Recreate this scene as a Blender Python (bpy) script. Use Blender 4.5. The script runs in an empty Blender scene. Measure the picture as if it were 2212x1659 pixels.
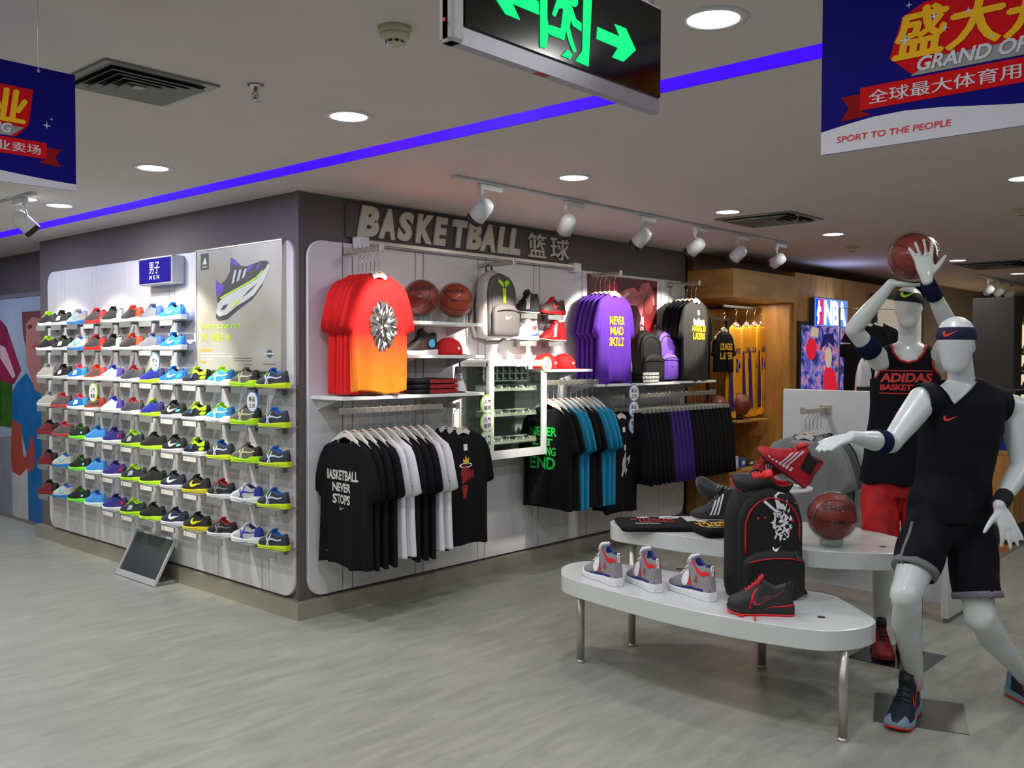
import bpy, bmesh, math, random
from mathutils import Vector, Matrix
from mathutils.bvhtree import BVHTree
random.seed(7)
PI = math.pi
SC = bpy.context.scene
COL = SC.collection
# ------------------------------------------------------------------ camera, exposure, world, large lights
F_PX, CXP, CYP = 2030.0, 1106.0, 829.5
_X = Vector((2947-CXP, 778-CYP, F_PX)).normalized()
_Y = Vector((-1135-CXP, 763-CYP, F_PX)); _Y = (_Y-_X*_X.dot(_Y)).normalized()
_Z = _X.cross(_Y)
if _Z.y > 0: _Z = -_Z
CAMR = Matrix((_X, _Y, _Z))                      # world = CAMR @ (right, down, forward)
CAMP = Vector((-3.463, -4.936, 1.65))
cam = bpy.data.cameras.new('camera'); camo = bpy.data.objects.new('camera', cam); COL.objects.link(camo)
cam.sensor_fit = 'HORIZONTAL'; cam.sensor_width = 36.0; cam.lens = 36.0*F_PX/2212.0
cam.clip_start = 0.05; cam.clip_end = 100
_r, _d, _f = CAMR @ Vector((1, 0, 0)), CAMR @ Vector((0, 1, 0)), CAMR @ Vector((0, 0, 1))
camo.matrix_world = Matrix((( _r.x, -_d.x, -_f.x, CAMP.x), (_r.y, -_d.y, -_f.y, CAMP.y), (_r.z, -_d.z, -_f.z, CAMP.z), (0, 0, 0, 1)))
SC.camera = camo
SC.view_settings.view_transform = 'Standard'; SC.view_settings.look = 'None'
SC.view_settings.gamma = 1.0; SC.view_settings.use_curve_mapping = False
SC.view_settings.exposure = 0.0
wd = bpy.data.worlds.new('world'); SC.world = wd; wd.use_nodes = True
wd.node_tree.nodes['Background'].inputs[0].default_value = (0.55, 0.56, 0.54, 1)
wd.node_tree.nodes['Background'].inputs[1].default_value = 0.16
CEIL = 2.68
DOWN_W = 13.5      # watts of one ceiling downlight
TRACK_W = 120.0     # watts of one track spot head

def hx(px, py, ax, val):                         # photo pixel -> world point on a known plane (real positions of things)
    d = CAMR @ Vector((px-CXP, py-CYP, F_PX)); t = (val-CAMP[ax])/d[ax]; return CAMP+d*t
def RW(px, py, off=0.0): return hx(px, py, 1, -off)      # on the basketball wall, 'off' metres in front of it
def LW(px, py, off=0.0): return hx(px, py, 0, -off)      # on the shoe wall
def FZ(px, py, z=0.0): return hx(px, py, 2, z)
def PD(px, py, dep):
    return CAMP + (CAMR @ Vector((px-CXP, py-CYP, F_PX)))*(dep/F_PX)

# ------------------------------------------------------------------ materials
def lin(c): return tuple(((x/12.92) if x <= 0.04045 else ((x+0.055)/1.055)**2.4) for x in c)
_mc = {}
def mat(name, rgb, rough=0.6, metal=0.0, spec=0.5, noise=0.06, scale=30.0, bump=0.0, coat=0.0, alpha=1.0, emit=0.0, srgb=True, trans=0.0, stretch=None, sheen=0.0):
    if name in _mc: return _mc[name]
    m = bpy.data.materials.new(name); m.use_nodes = True; nt = m.node_tree; b = nt.nodes['Principled BSDF']
    c = lin(rgb) if srgb else rgb
    tc = nt.nodes.new('ShaderNodeTexCoord'); src = tc.outputs['Object']
    if stretch:
        mp = nt.nodes.new('ShaderNodeMapping'); mp.inputs['Scale'].default_value = stretch
        if len(stretch) == 3: pass
        nt.links.new(src, mp.inputs[0]); src = mp.outputs[0]
    if noise > 0 or bump > 0:
        n = nt.nodes.new('ShaderNodeTexNoise'); n.inputs['Scale'].default_value = scale; n.inputs['Detail'].default_value = 4
        nt.links.new(src, n.inputs['Vector'])
    if noise > 0:
        r = nt.nodes.new('ShaderNodeValToRGB')
        r.color_ramp.elements[0].position = 0.3; r.color_ramp.elements[1].position = 0.7
        r.color_ramp.elements[0].color = (*[x*(1-noise) for x in c], 1); r.color_ramp.elements[1].color = (*[min(1, x*(1+noise)) for x in c], 1)
        nt.links.new(n.outputs['Fac'], r.inputs[0]); nt.links.new(r.outputs[0], b.inputs['Base Color'])
        if emit > 0: nt.links.new(r.outputs[0], b.inputs['Emission Color'])
    else:
        b.inputs['Base Color'].default_value = (*c, 1)
        b.inputs['Emission Color'].default_value = (*c, 1)
    if bump > 0:
        bp = nt.nodes.new('ShaderNodeBump'); bp.inputs['Strength'].default_value = bump; bp.inputs['Distance'].default_value = 0.004
        nt.links.new(n.outputs['Fac'], bp.inputs['Height']); nt.links.new(bp.outputs[0], b.inputs['Normal'])
    b.inputs['Roughness'].default_value = rough; b.inputs['Metallic'].default_value = metal
    b.inputs['Specular IOR Level'].default_value = spec; b.inputs['Coat Weight'].default_value = coat
    b.inputs['Sheen Weight'].default_value = sheen
    b.inputs['Alpha'].default_value = alpha; b.inputs['Emission Strength'].default_value = emit
    b.inputs['Transmission Weight'].default_value = trans
    _mc[name] = m
    return m

def clear_mat(name, tint, gloss=0.12, rough=0.04, bump=0.0, scale=12):
    """thin clear plastic or glass: mostly see-through with real reflections"""
    m = bpy.data.materials.new(name); m.use_nodes = True; nt = m.node_tree
    for n in list(nt.nodes):
        if n.type == 'BSDF_PRINCIPLED': nt.nodes.remove(n)
    out = [n for n in nt.nodes if n.type == 'OUTPUT_MATERIAL'][0]
    t = nt.nodes.new('ShaderNodeBsdfTransparent'); t.inputs[0].default_value = (*lin(tint), 1)
    g = nt.nodes.new('ShaderNodeBsdfGlossy'); g.inputs['Roughness'].default_value = rough
    mx = nt.nodes.new('ShaderNodeMixShader'); lw = nt.nodes.new('ShaderNodeLayerWeight'); lw.inputs[0].default_value = .5
    pw = nt.nodes.new('ShaderNodeMath'); pw.operation = 'POWER'; pw.inputs[1].default_value = 3.5
    ad = nt.nodes.new('ShaderNodeMath'); ad.operation = 'MULTIPLY_ADD'; ad.inputs[1].default_value = .6; ad.inputs[2].default_value = gloss; ad.use_clamp = True
    nt.links.new(lw.outputs['Facing'], pw.inputs[0]); nt.links.new(pw.outputs[0], ad.inputs[0]); nt.links.new(ad.outputs[0], mx.inputs[0])
    nt.links.new(t.outputs[0], mx.inputs[1]); nt.links.new(g.outputs[0], mx.inputs[2]); nt.links.new(mx.outputs[0], out.inputs[0])
    if bump > 0:
        tc = nt.nodes.new('ShaderNodeTexCoord')
        n = nt.nodes.new('ShaderNodeTexNoise'); n.inputs['Scale'].default_value = scale; n.inputs['Detail'].default_value = 3
        n.inputs['Distortion'].default_value = 1.5
        bp = nt.nodes.new('ShaderNodeBump'); bp.inputs['Strength'].default_value = bump; bp.inputs['Distance'].default_value = 0.02
        nt.links.new(tc.outputs['Object'], n.inputs['Vector']); nt.links.new(n.outputs['Fac'], bp.inputs['Height'])
        nt.links.new(bp.outputs[0], g.inputs['Normal']); nt.links.new(bp.outputs[0], lw.inputs['Normal'])
    _mc[name] = m
    return m

def glow(name, rgb, strength):
    m = bpy.data.materials.new(name); m.use_nodes = True; nt = m.node_tree; b = nt.nodes['Principled BSDF']
    c = lin(rgb); b.inputs['Base Color'].default_value = (*[x*0.05 for x in c], 1); b.inputs['Specular IOR Level'].default_value = .1
    b.inputs['Emission Color'].default_value = (*c, 1); b.inputs['Emission Strength'].default_value = strength
    _mc[name] = m
    return m

WHITE = mat('white_lacquer', (.90, .90, .90), .28, noise=.02, scale=6)
PANEL = mat('white_wall_panel', (.87, .86, .87), .38, noise=.02, scale=3)
CEILM = mat('ceiling_paint', (.85, .82, .81), .9, noise=.02, scale=4)
TAUPE = mat('taupe_paint', (.40, .375, .36), .75, noise=.04, scale=5)
SIGNB = mat('sign_board_taupe', (.36, .33, .31), .55, noise=.03, scale=5)
STEEL = mat('brushed_steel', (.74, .72, .68), .34, metal=.7, noise=.05, scale=60, stretch=(1, 1, 14))
CHROME = mat('chrome', (.80, .80, .80), .16, metal=1.0, noise=.02)
PLINTH = mat('plinth_steel', (.66, .64, .58), .38, metal=.35, noise=.05, scale=3)
GREYM = mat('grey_metal', (.55, .55, .54), .4, metal=.5, noise=.03)
BLACKP = mat('black_plastic', (.05, .05, .055), .45, noise=.05)
SLOTM = mat('slot_black', (.04, .04, .04), .8, noise=.02)
LETTER = mat('sign_letter', (.84, .82, .76), .5, noise=.02, scale=8)
LAMPW = mat('lamp_white', (.82, .83, .84), .35, noise=.02)
HANGM = mat('hanger_plastic', (.86, .86, .82), .35, noise=.02)
BLACKF = mat('black_jersey_cotton', (.085, .085, .095), .9, spec=.15, noise=.15, scale=120, bump=.15)
BLACKF2 = mat('black_sports_knit', (.055, .055, .085), .8, spec=.2, noise=.12, scale=200, bump=.1)
NAVYF = mat('navy_towelling', (.06, .08, .22), .95, spec=.2, noise=.2, scale=160, bump=.3)
WHITEF = mat('white_cotton', (.86, .86, .88), .85, noise=.04, scale=60, bump=.1)
PURPLEF = mat('purple_cotton', (.30, .10, .58), .85, noise=.08, scale=90, bump=.1)
TEALF = mat('teal_cotton', (.0, .50, .66), .85, noise=.08, scale=90, bump=.1)
GREYF = mat('grey_marl_cotton', (.50, .51, .52), .9, noise=.12, scale=200, bump=.1)
YELLOWF = mat('gold_mesh_fabric', (.93, .62, .02), .7, noise=.08, scale=150, bump=.1)
DPURPLEF = mat('deep_purple_knit', (.18, .06, .42), .8, noise=.1, scale=90)
REDF = mat('red_cloth', (.78, .03, .05), .75, noise=.1, scale=90, bump=.1)
DREDF = mat('dark_red_print', (.58, .10, .10), .8, noise=.1, scale=60)
MANQ = mat('mannequin_white', (.80, .82, .81), .36, noise=.015, scale=8, coat=.15)
PRW = mat('print_white', (.90, .90, .90), .7, noise=.02)
PRG = mat('print_green', (.10, .80, .30), .6, noise=.05)
PRY = mat('print_yellow', (.96, .74, .08), .6, noise=.05)
PRR = mat('print_red', (.85, .12, .10), .6, noise=.05)
PRB = mat('print_black', (.05, .05, .06), .6, noise=.05)
PRV = mat('print_lime', (.72, .95, .15), .6, noise=.05)
PRBL = mat('print_blue', (.10, .30, .72), .6, noise=.05)
GLASS = clear_mat('cabinet_glass', (.975, .99, .98), .04, .02)
WRAP = clear_mat('clear_wrap', (.98, .97, .97), .035, .05, bump=.9, scale=14)
ACRYL = clear_mat('clear_acrylic', (.93, .95, .94), .05, .05)
SMOKE = mat('shelf_acrylic', (.56, .57, .56), .25, noise=.03, alpha=.72)
LAMP = glow('lamp_diffuser', (1, .985, .96), 14.0)
BLUEL = glow('blue_led_diffuser', (.13, .0, 1.0), 3.4)

def wood_mat(name, c1, c2, scale=3.0, stretch=(1, 1, 9), rough=.45):
    m = bpy.data.materials.new(name); m.use_nodes = True; nt = m.node_tree; b = nt.nodes['Principled BSDF']
    tc = nt.nodes.new('ShaderNodeTexCoord'); mp = nt.nodes.new('ShaderNodeMapping'); mp.inputs['Scale'].default_value = stretch
    n = nt.nodes.new('ShaderNodeTexNoise'); n.inputs['Scale'].default_value = scale; n.inputs['Detail'].default_value = 6; n.inputs['Distortion'].default_value = .8
    r = nt.nodes.new('ShaderNodeValToRGB'); r.color_ramp.elements[0].position = .3; r.color_ramp.elements[1].position = .72
    r.color_ramp.elements[0].color = (*lin(c1), 1); r.color_ramp.elements[1].color = (*lin(c2), 1)
    nt.links.new(tc.outputs['Object'], mp.inputs[0]); nt.links.new(mp.outputs[0], n.inputs['Vector'])
    nt.links.new(n.outputs['Fac'], r.inputs[0]); nt.links.new(r.outputs[0], b.inputs['Base Color'])
    b.inputs['Roughness'].default_value = rough
    _mc[name] = m
    return m
WOOD = wood_mat('oak_veneer', (.60, .42, .20), (.76, .57, .31), 2.2, (1.2, 1.2, 5))
WOODV = wood_mat('oak_veneer_upright', (.58, .39, .17), (.74, .54, .28), 2.0, (5, 5, .8))
WOODD = wood_mat('dark_stained_wood', (.36, .22, .10), (.46, .30, .15), 2.0, (1, 1, 6))
WOODFL = wood_mat('wood_floor', (.62, .38, .16), (.78, .52, .26), 3.0, (1.2, 7, 1), .35)

def floor_mat():
    m = bpy.data.materials.new('grey_streaked_vinyl'); m.use_nodes = True; nt = m.node_tree; b = nt.nodes['Principled BSDF']
    tc = nt.nodes.new('ShaderNodeTexCoord'); mp = nt.nodes.new('ShaderNodeMapping')
    mp.inputs['Rotation'].default_value = (0, 0, R(-58+90)); mp.inputs['Scale'].default_value = (1.6, 7.5, 1)
    n = nt.nodes.new('ShaderNodeTexNoise'); n.inputs['Scale'].default_value = 1.6; n.inputs['Detail'].default_value = 9; n.inputs['Roughness'].default_value = .68
    n.inputs['Distortion'].default_value = .5
    r = nt.nodes.new('ShaderNodeValToRGB')
    r.color_ramp.elements[0].position = .36; r.color_ramp.elements[1].position = .66
    r.color_ramp.elements[0].color = (*lin((.575, .58, .54)), 1); r.color_ramp.elements[1].color = (*lin((.665, .665, .625)), 1)
    n2 = nt.nodes.new('ShaderNodeTexNoise'); n2.inputs['Scale'].default_value = .7; n2.inputs['Detail'].default_value = 3
    mx = nt.nodes.new('ShaderNodeMixRGB'); mx.blend_type = 'MULTIPLY'; mx.inputs[0].default_value = .18
    nt.links.new(tc.outputs['Object'], mp.inputs[0]); nt.links.new(mp.outputs[0], n.inputs['Vector']); nt.links.new(n.outputs['Fac'], r.inputs[0])
    nt.links.new(tc.outputs['Object'], n2.inputs['Vector']); nt.links.new(r.outputs[0], mx.inputs[1]); nt.links.new(n2.outputs['Fac'], mx.inputs[2])
    nt.links.new(mx.outputs[0], b.inputs['Base Color']); b.inputs['Roughness'].default_value = .34; b.inputs['Specular IOR Level'].default_value = .4
    return m
def R(d): return math.radians(d)
FLOORM = floor_mat()

# ------------------------------------------------------------------ mesh helpers
class MB:
    def __init__(s): s.v = []; s.f = []; s.m = []; s.sm = []
    def add(s, vs, fs, mi=0, smooth=False):
        o = len(s.v); s.v += [tuple(v) for v in vs]
        for f in fs: s.f.append(tuple(i+o for i in f)); s.m.append(mi); s.sm.append(smooth)
        return s
    def box(s, x0, y0, z0, x1, y1, z1, mi=0, bev=0.0):
        if x0 > x1: x0, x1 = x1, x0
        if y0 > y1: y0, y1 = y1, y0
        if z0 > z1: z0, z1 = z1, z0
        b = min(bev, (x1-x0)*.3, (y1-y0)*.3, (z1-z0)*.3)
        if b <= 0:
            vs = [(x0, y0, z0), (x1, y0, z0), (x1, y1, z0), (x0, y1, z0), (x0, y0, z1), (x1, y0, z1), (x1, y1, z1), (x0, y1, z1)]
            return s.add(vs, [(0, 3, 2, 1), (4, 5, 6, 7), (0, 1, 5, 4), (1, 2, 6, 5), (2, 3, 7, 6), (3, 0, 4, 7)], mi)
        vs = []; idx = {}
        for i, x in enumerate((x0, x1)):
            for j, y in enumerate((y0, y1)):
                for k, z in enumerate((z0, z1)):
                    sx, sy, sz = (1-2*i)*b, (1-2*j)*b, (1-2*k)*b
                    for a, p in enumerate(((x, y+sy, z+sz), (x+sx, y, z+sz), (x+sx, y+sy, z))):
                        idx[i, j, k, a] = len(vs); vs.append(p)
        fs = []
        for i in (0, 1):
            q = [idx[i, 0, 0, 0], idx[i, 1, 0, 0], idx[i, 1, 1, 0], idx[i, 0, 1, 0]]; fs.append(q if i else q[::-1])
            q = [idx[0, i, 0, 1], idx[1, i, 0, 1], idx[1, i, 1, 1], idx[0, i, 1, 1]]; fs.append(q[::-1] if i else q)
            q = [idx[0, 0, i, 2], idx[1, 0, i, 2], idx[1, 1, i, 2], idx[0, 1, i, 2]]; fs.append(q if i else q[::-1])
        for j in (0, 1):
            for k in (0, 1):
                fs.append((idx[0, j, k, 1], idx[1, j, k, 1], idx[1, j, k, 2], idx[0, j, k, 2]) if (j == k) else (idx[0, j, k, 2], idx[1, j, k, 2], idx[1, j, k, 1], idx[0, j, k, 1]))
                fs.append((idx[j, 0, k, 0], idx[j, 1, k, 0], idx[j, 1, k, 2], idx[j, 0, k, 2]) if (j != k) else (idx[j, 0, k, 2], idx[j, 1, k, 2], idx[j, 1, k, 0], idx[j, 0, k, 0]))
                fs.append((idx[j, k, 0, 0], idx[j, k, 1, 0], idx[j, k, 1, 1], idx[j, k, 0, 1]) if (j == k) else (idx[j, k, 0, 1], idx[j, k, 1, 1], idx[j, k, 1, 0], idx[j, k, 0, 0]))
                for i in (0, 1): pass
        for i in (0, 1):
            for j in (0, 1):
                for k in (0, 1):
                    t = (idx[i, j, k, 0], idx[i, j, k, 1], idx[i, j, k, 2]); fs.append(t if (i+j+k) % 2 else t[::-1])
        return s.add(vs, fs, mi)
    def loft(s, rings, mi=0, cap0=True, cap1=True, closed=True, smooth=True):
        n = len(rings[0]); vs = [p for r in rings for p in r]; fs = []
        for a in range(len(rings)-1):
            for i in range(n if closed else n-1):
                j = (i+1) % n
                fs.append((a*n+i, a*n+j, (a+1)*n+j, (a+1)*n+i))
        s.add(vs, fs, mi, smooth); o = len(s.v)-len(vs)
        if closed and cap0: s.f.append(tuple(o+i for i in range(n))[::-1]); s.m.append(mi); s.sm.append(False)
        if closed and cap1: s.f.append(tuple(o+(len(rings)-1)*n+i for i in range(n))); s.m.append(mi); s.sm.append(False)
        return s
    def tube(s, pts, r, n=8, mi=0, cap=True, squash=None):
        pts = [Vector(p) for p in pts]; rings = []; up = None
        rr = r if isinstance(r, (list, tuple)) else [r]*len(pts)
        for i, p in enumerate(pts):
            t = (pts[min(i+1, len(pts)-1)]-pts[max(i-1, 0)]).normalized()
            if up is None:
                up = Vector((0, 0, 1)) if abs(t.z) < .9 else Vector((1, 0, 0))
            a = t.cross(up).normalized(); b = a.cross(t).normalized(); up = b
            q = squash or 1.0
            rings.append([p+(a*math.cos(2*PI*k/n)+b*math.sin(2*PI*k/n)*q)*rr[i] for k in range(n)])
        return s.loft(rings, mi, cap, cap)
    def lathe(s, prof, c=(0, 0, 0), n=24, mi=0, axis='z', smooth=True, cap=True):
        rings = []
        for r, z in prof:
            ring = []
            for k in range(n):
                a = 2*PI*k/n; x, y = r*math.cos(a), r*math.sin(a)
                p = (x, y, z) if axis == 'z' else ((z, x, y) if axis == 'x' else (y, z, x))
                ring.append((p[0]+c[0], p[1]+c[1], p[2]+c[2]))
            rings.append(ring)
        return s.loft(rings, mi, cap, cap, smooth=smooth)
    def prism(s, pts, z0, z1, mi=0, smooth=False):
        return s.loft([[(x, y, z0) for x, y in pts], [(x, y, z1) for x, y in pts]], mi, smooth=smooth)
    def build(s, name, mats, parent=None, auto=True):
        me = bpy.data.meshes.new(name); me.from_pydata(s.v, [], s.f)
        for m in (mats if isinstance(mats, (list, tuple)) else [mats]): me.materials.append(m)
        me.polygons.foreach_set('material_index', s.m); me.polygons.foreach_set('use_smooth', s.sm)
        me.update()
        return link(name, me, parent)
def link(name, me, parent=None):
    o = bpy.data.objects.new(name, me); COL.objects.link(o)
    if parent is not None: o.parent = parent
    return o
def tag(o, label=None, cat=None, group=None, kind=None):
    if label: o['label'] = label
    if cat: o['category'] = cat
    if group: o['group'] = group
    if kind: o['kind'] = kind
    return o
def thing(name, loc, label, cat, group=None, rz=0.0, rot=None):
    o = bpy.data.objects.new(name, None); COL.objects.link(o); o.location = loc
    o.rotation_euler = rot if rot else (0, 0, rz); o.empty_display_size = .1
    return tag(o, label, cat, group)
_kids = {}
def kids(o):
    return [c for c in bpy.data.objects if c.parent == o]
def dup(src_tree, loc, label, group=None, rz=0.0, rot=None, swap=None):
    """src_tree = (root, [(part, [subparts])]); swap = {material: material}"""
    root, parts = src_tree
    r = root.copy(); COL.objects.link(r); r.location = loc; r.rotation_euler = rot if rot else (0, 0, rz); r['label'] = label
    if group: r['group'] = group
    for p, subs in parts:
        c = p.copy(); COL.objects.link(c); c.parent = r
        for q in subs:
            d = q.copy(); COL.objects.link(d); d.parent = c
    return r
def tree(root):
    return (root, [(c, kids(c)) for c in kids(root)])
def basis(o, right, up):
    """matrix taking local (x right, y up, z out) to world-ish axes"""
    right = Vector(right).normalized(); up = Vector(up).normalized(); n = right.cross(up)
    return Matrix(((right.x, up.x, n.x, o[0]), (right.y, up.y, n.y, o[1]), (right.z, up.z, n.z, o[2]), (0, 0, 0, 1)))
_tc = {}
def text_mesh(body, w=None, h=None, bold=0.0, shear=0.0, ext=0.0, spacing=1.0, centre=True):
    key = (body, w, h, bold, shear, ext, spacing, centre)
    if key in _tc: return _tc[key].copy()
    cu = bpy.data.curves.new('txt', 'FONT'); cu.body = body; cu.offset = bold; cu.shear = shear; cu.extrude = ext; cu.space_character = spacing
    cu.align_x = 'CENTER'; cu.resolution_u = 3; cu.space_line = .95
    o = bpy.data.objects.new('txt', cu); COL.objects.link(o)
    dg = bpy.context.evaluated_depsgraph_get(); dg.update()
    me = bpy.data.meshes.new_from_object(o.evaluated_get(dg)); bpy.data.objects.remove(o); bpy.data.curves.remove(cu)
    if len(me.vertices):
        xs = [v.co.x for v in me.vertices]; ys = [v.co.y for v in me.vertices]
        x0, x1, y0, y1 = min(xs), max(xs), min(ys), max(ys)
        sx = w/(x1-x0) if w else None; sy = h/(y1-y0) if h else None
        sx = sx or sy; sy = sy or sx
        for v in me.vertices:
            v.co.x = (v.co.x-(x0+x1)/2)*sx; v.co.y = (v.co.y-(y0+y1)/2)*sy
    _tc[key] = me
    return me.copy()
def put_mesh(name, me, m, parent, mtx):
    me.materials.clear(); me.materials.append(m); me.transform(mtx)
    return link(name, me, parent)
def txt(name, body, parent, mtx, m, w=None, h=None, **kw):
    return put_mesh(name, text_mesh(body, w, h, **kw), m, parent, mtx)
def poly_mesh(polys, thick=0.0008):
    """flat polygons (lists of 2D points) -> mesh in XY, raised to z=thick"""
    bm = bmesh.new()
    for pts in polys:
        vs = [bm.verts.new((x, y, thick)) for x, y in pts]
        es = []
        for i in range(len(vs)):
            es.append(bm.edges.new((vs[i], vs[(i+1) % len(vs)])))
        bmesh.ops.triangle_fill(bm, use_beauty=True, use_dissolve=False, edges=es, normal=(0, 0, 1))
    me = bpy.data.meshes.new('print'); bm.to_mesh(me); bm.free(); return me
def poly(name, polys, parent, mtx, m, thick=0.0008):
    return put_mesh(name, poly_mesh(polys, thick), m, parent, mtx)
def ell(cx, cy, rx, ry, n=24, a0=0, a1=360):
    return [(cx+rx*math.cos(R(a0+(a1-a0)*i/n)), cy+ry*math.sin(R(a0+(a1-a0)*i/n))) for i in range(n)]
def rrect(x0, y0, x1, y1, r, n=6):
    pts = []
    for cx, cy, a in ((x1-r, y1-r, 0), (x0+r, y1-r, 90), (x0+r, y0+r, 180), (x1-r, y0+r, 270)):
        for i in range(n+1): pts.append((cx+r*math.cos(R(a+90*i/n)), cy+r*math.sin(R(a+90*i/n))))
    return pts
SWOOSH = [(0, .30), (.02, .14), (.10, .03), (.22, .0), (.38, .05), (1.0, .42), (.40, .20), (.27, .165), (.18, .19), (.16, .27), (.20, .40), (.09, .38)]
def swoosh(cx, cy, w):                                    # the tick mark, w wide
    return [(cx+(x-.5)*w, cy+(y-.2)*w) for x, y in SWOOSH]
def conform(me, bvh, direction, lift=.004, dist=1.0):
    """push a print's vertices onto the surface they belong to"""
    d = Vector(direction).normalized()
    for v in me.vertices:
        h = bvh.ray_cast(v.co-d*.3, d, dist)
        if h[0] is not None: v.co = h[0]-d*lift
def bvh_of(me):
    return BVHTree.FromPolygons([v.co.copy() for v in me.vertices], [tuple(p.vertices) for p in me.polygons])
def subdiv_mesh(me, edge=.03):
    bm = bmesh.new(); bm.from_mesh(me)
    bmesh.ops.triangulate(bm, faces=bm.faces)
    for _ in range(3):
        es = [e for e in bm.edges if e.calc_length() > edge]
        if not es or len(bm.faces) > 6000: break
        bmesh.ops.subdivide_edges(bm, edges=es, cuts=1); bmesh.ops.triangulate(bm, faces=bm.faces)
    bm.to_mesh(me); bm.free(); return me
ORD = ['first', 'second', 'third', 'fourth', 'fifth', 'sixth', 'seventh', 'eighth', 'ninth', 'tenth', 'eleventh', 'twelfth', 'thirteenth', 'fourteenth',
       'fifteenth', 'sixteenth', 'seventeenth', 'eighteenth', 'nineteenth', 'twentieth', 'twenty-first', 'twenty-second', 'twenty-third', 'twenty-fourth']
# ------------------------------------------------------------------ setting: floor, ceiling, walls
def st(mb, name, m, **kw):
    o = mb.build(name, m); o['kind'] = 'structure'; return o
st(MB().box(-9, -9, -.06, 4.62, 16, 0), 'floor', FLOORM)
st(MB().box(4.62, -9, -.06, 16, -2.74, 0), 'floor', FLOORM)
st(MB().box(4.62, -2.70, -.06, 16, 16, 0.0), 'floor', WOODFL)
st(MB().box(4.58, -2.74, -.02, 16, -2.70, .012).box(4.58, -2.70, -.02, 4.62, -.6, .012), 'trim_1', STEEL)
st(MB().box(-9, -9, CEIL, -.485, 16, CEIL+.1), 'ceiling', CEILM)
st(MB().box(-.335, -9, CEIL, 16, 16, CEIL+.1), 'ceiling', CEILM)
# blue light channel let into the ceiling
st(MB().box(-.49, -9, CEIL+.06, -.33, 16, CEIL+.1), 'ceiling', CEILM)
led = thing('led_strip', (-.41, 3, CEIL), 'long straight strip of blue light let into the ceiling', 'light')
MB().box(-.073, -11.9, .002, .073, 12.9, .014).build('diffuser', BLUEL, led)
MB().box(-.0755, -11.9, 0.0, -.0735, 12.9, .05).box(.0735, -11.9, 0.0, .0755, 12.9, .05).build('channel', GREYM, led)
# the block of walls with the outside corner at the origin
st(MB().box(0.0, 0.0, 0, 4.5, .2, CEIL), 'wall_front', TAUPE)
st(MB().box(0.0, .2, 0, .2, 4.0, CEIL), 'wall_left', TAUPE)
st(MB().box(-.055, -.055, 0, 4.48, 0, .11), 'baseboard_front', PLINTH)
st(MB().box(-.055, .0, 0, 0, 4.02, .11), 'baseboard_left', PLINTH)
st(MB().box(-.012, -.012, .11, .03, .03, CEIL), 'trim_2', TAUPE)
# back areas closing the view
st(MB().box(.3, 4.0, 0, .5, 12, CEIL), 'wall_left', TAUPE)
st(MB().box(-9, 12, 0, .5, 12.2, CEIL), 'wall_back', TAUPE)

def slotted_panel(name, x0, x1, z0, z1, slots, axis, label):
    """white lacquered panel with rounded corners and pairs of recessed bracket slots, built in strips so that the slots are real gaps"""
    t = thing(name, (0, 0, 0), label, 'wall panel')
    edges = [x0]
    for s in slots: edges += [s-.0045, s+.0045]
    edges.append(x1); r = .11
    def P(x, y, z): return (x, -y, z) if axis == 'x' else (-y, x, z)
    for i in range(0, len(edges), 2):
        a, b = edges[i], edges[i+1]; pts = []
        n = 8
        if i == 0:
            pts += [(a+r-r*math.sin(R(90*k/n)), z0+r-r*math.cos(R(90*k/n))) for k in range(n+1)]
            pts += [(a+r-r*math.cos(R(90*k/n)), z1-r+r*math.sin(R(90*k/n))) for k in range(n+1)]
        else: pts += [(a, z0), (a, z1)]
        if i == len(edges)-2:
            pts += [(b-r+r*math.sin(R(90*k/n)), z1-r+r*math.cos(R(90*k/n))) for k in range(n+1)]
            pts += [(b-r+r*math.cos(R(90*k/n)), z0+r-r*math.sin(R(90*k/n))) for k in range(n+1)]
        else: pts += [(b, z1), (b, z0)]
        MB().loft([[P(x, .004, z) for x, z in pts], [P(x, .026, z) for x, z in pts], [P(x+(.003 if x < (a+b)/2 else -.003), .03, z+(.003 if z < 1 else -.003)) for x, z in pts]], smooth=False).build('panel', PANEL, t)
    m = MB()
    for s in slots:
        m.box(*P(s-.0043, .001, z0+.02), *P(s+.0043, .0045, z1-.02))
    m.build('slot_backing', SLOTM, t)
    return t
slR = [.317, .397, .945, 1.02, 1.572, 1.647, 2.2, 2.273, 2.827, 2.904, 3.409, 3.48, 4.03, 4.10]
slL = [.299, .379, .915, .988, 1.5, 1.573, 2.15, 2.225, 2.78, 2.865, 3.40, 3.47]
slotted_panel('wall_panel', .045, 4.46, .125, 2.385, slR, 'x', 'long white panel with bracket slots behind the basketball clothes')
slotted_panel('wall_panel', .02, 3.76, .125, 2.385, slL, 'y', 'white panel with rounded corners behind the rows of trainers')

# ------------------------------------------------------------------ ceiling lamps and fittings
def downlight(x, y, label, w=DOWN_W, r=.085):
    t = thing('ceiling_light', (x, y, CEIL), label, 'ceiling light', 'round recessed ceiling lights')
    if not hasattr(downlight, 'm'):
        a = MB().lathe([(.078, -.001), (.08, -.006), (.105, -.005), (.108, 0)], n=32, cap=False).build('trim_ring', LAMPW, t).data
        b = MB().lathe([(.0785, -.002), (.0785, -.0035)], n=32, smooth=False).build('diffuser', LAMP, t).data
        downlight.m = (a, b)
    else:
        link('trim_ring', downlight.m[0], t); link('diffuser', downlight.m[1], t)
    L = bpy.data.lights.new('downlight_lamp', 'AREA'); L.shape = 'DISK'; L.size = .15; L.energy = w; L.color = (.97, 1, .95)
    lo = bpy.data.objects.new('downlight_lamp', L); COL.objects.link(lo); lo.parent = t; lo.location = (0, 0, -.007)
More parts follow.
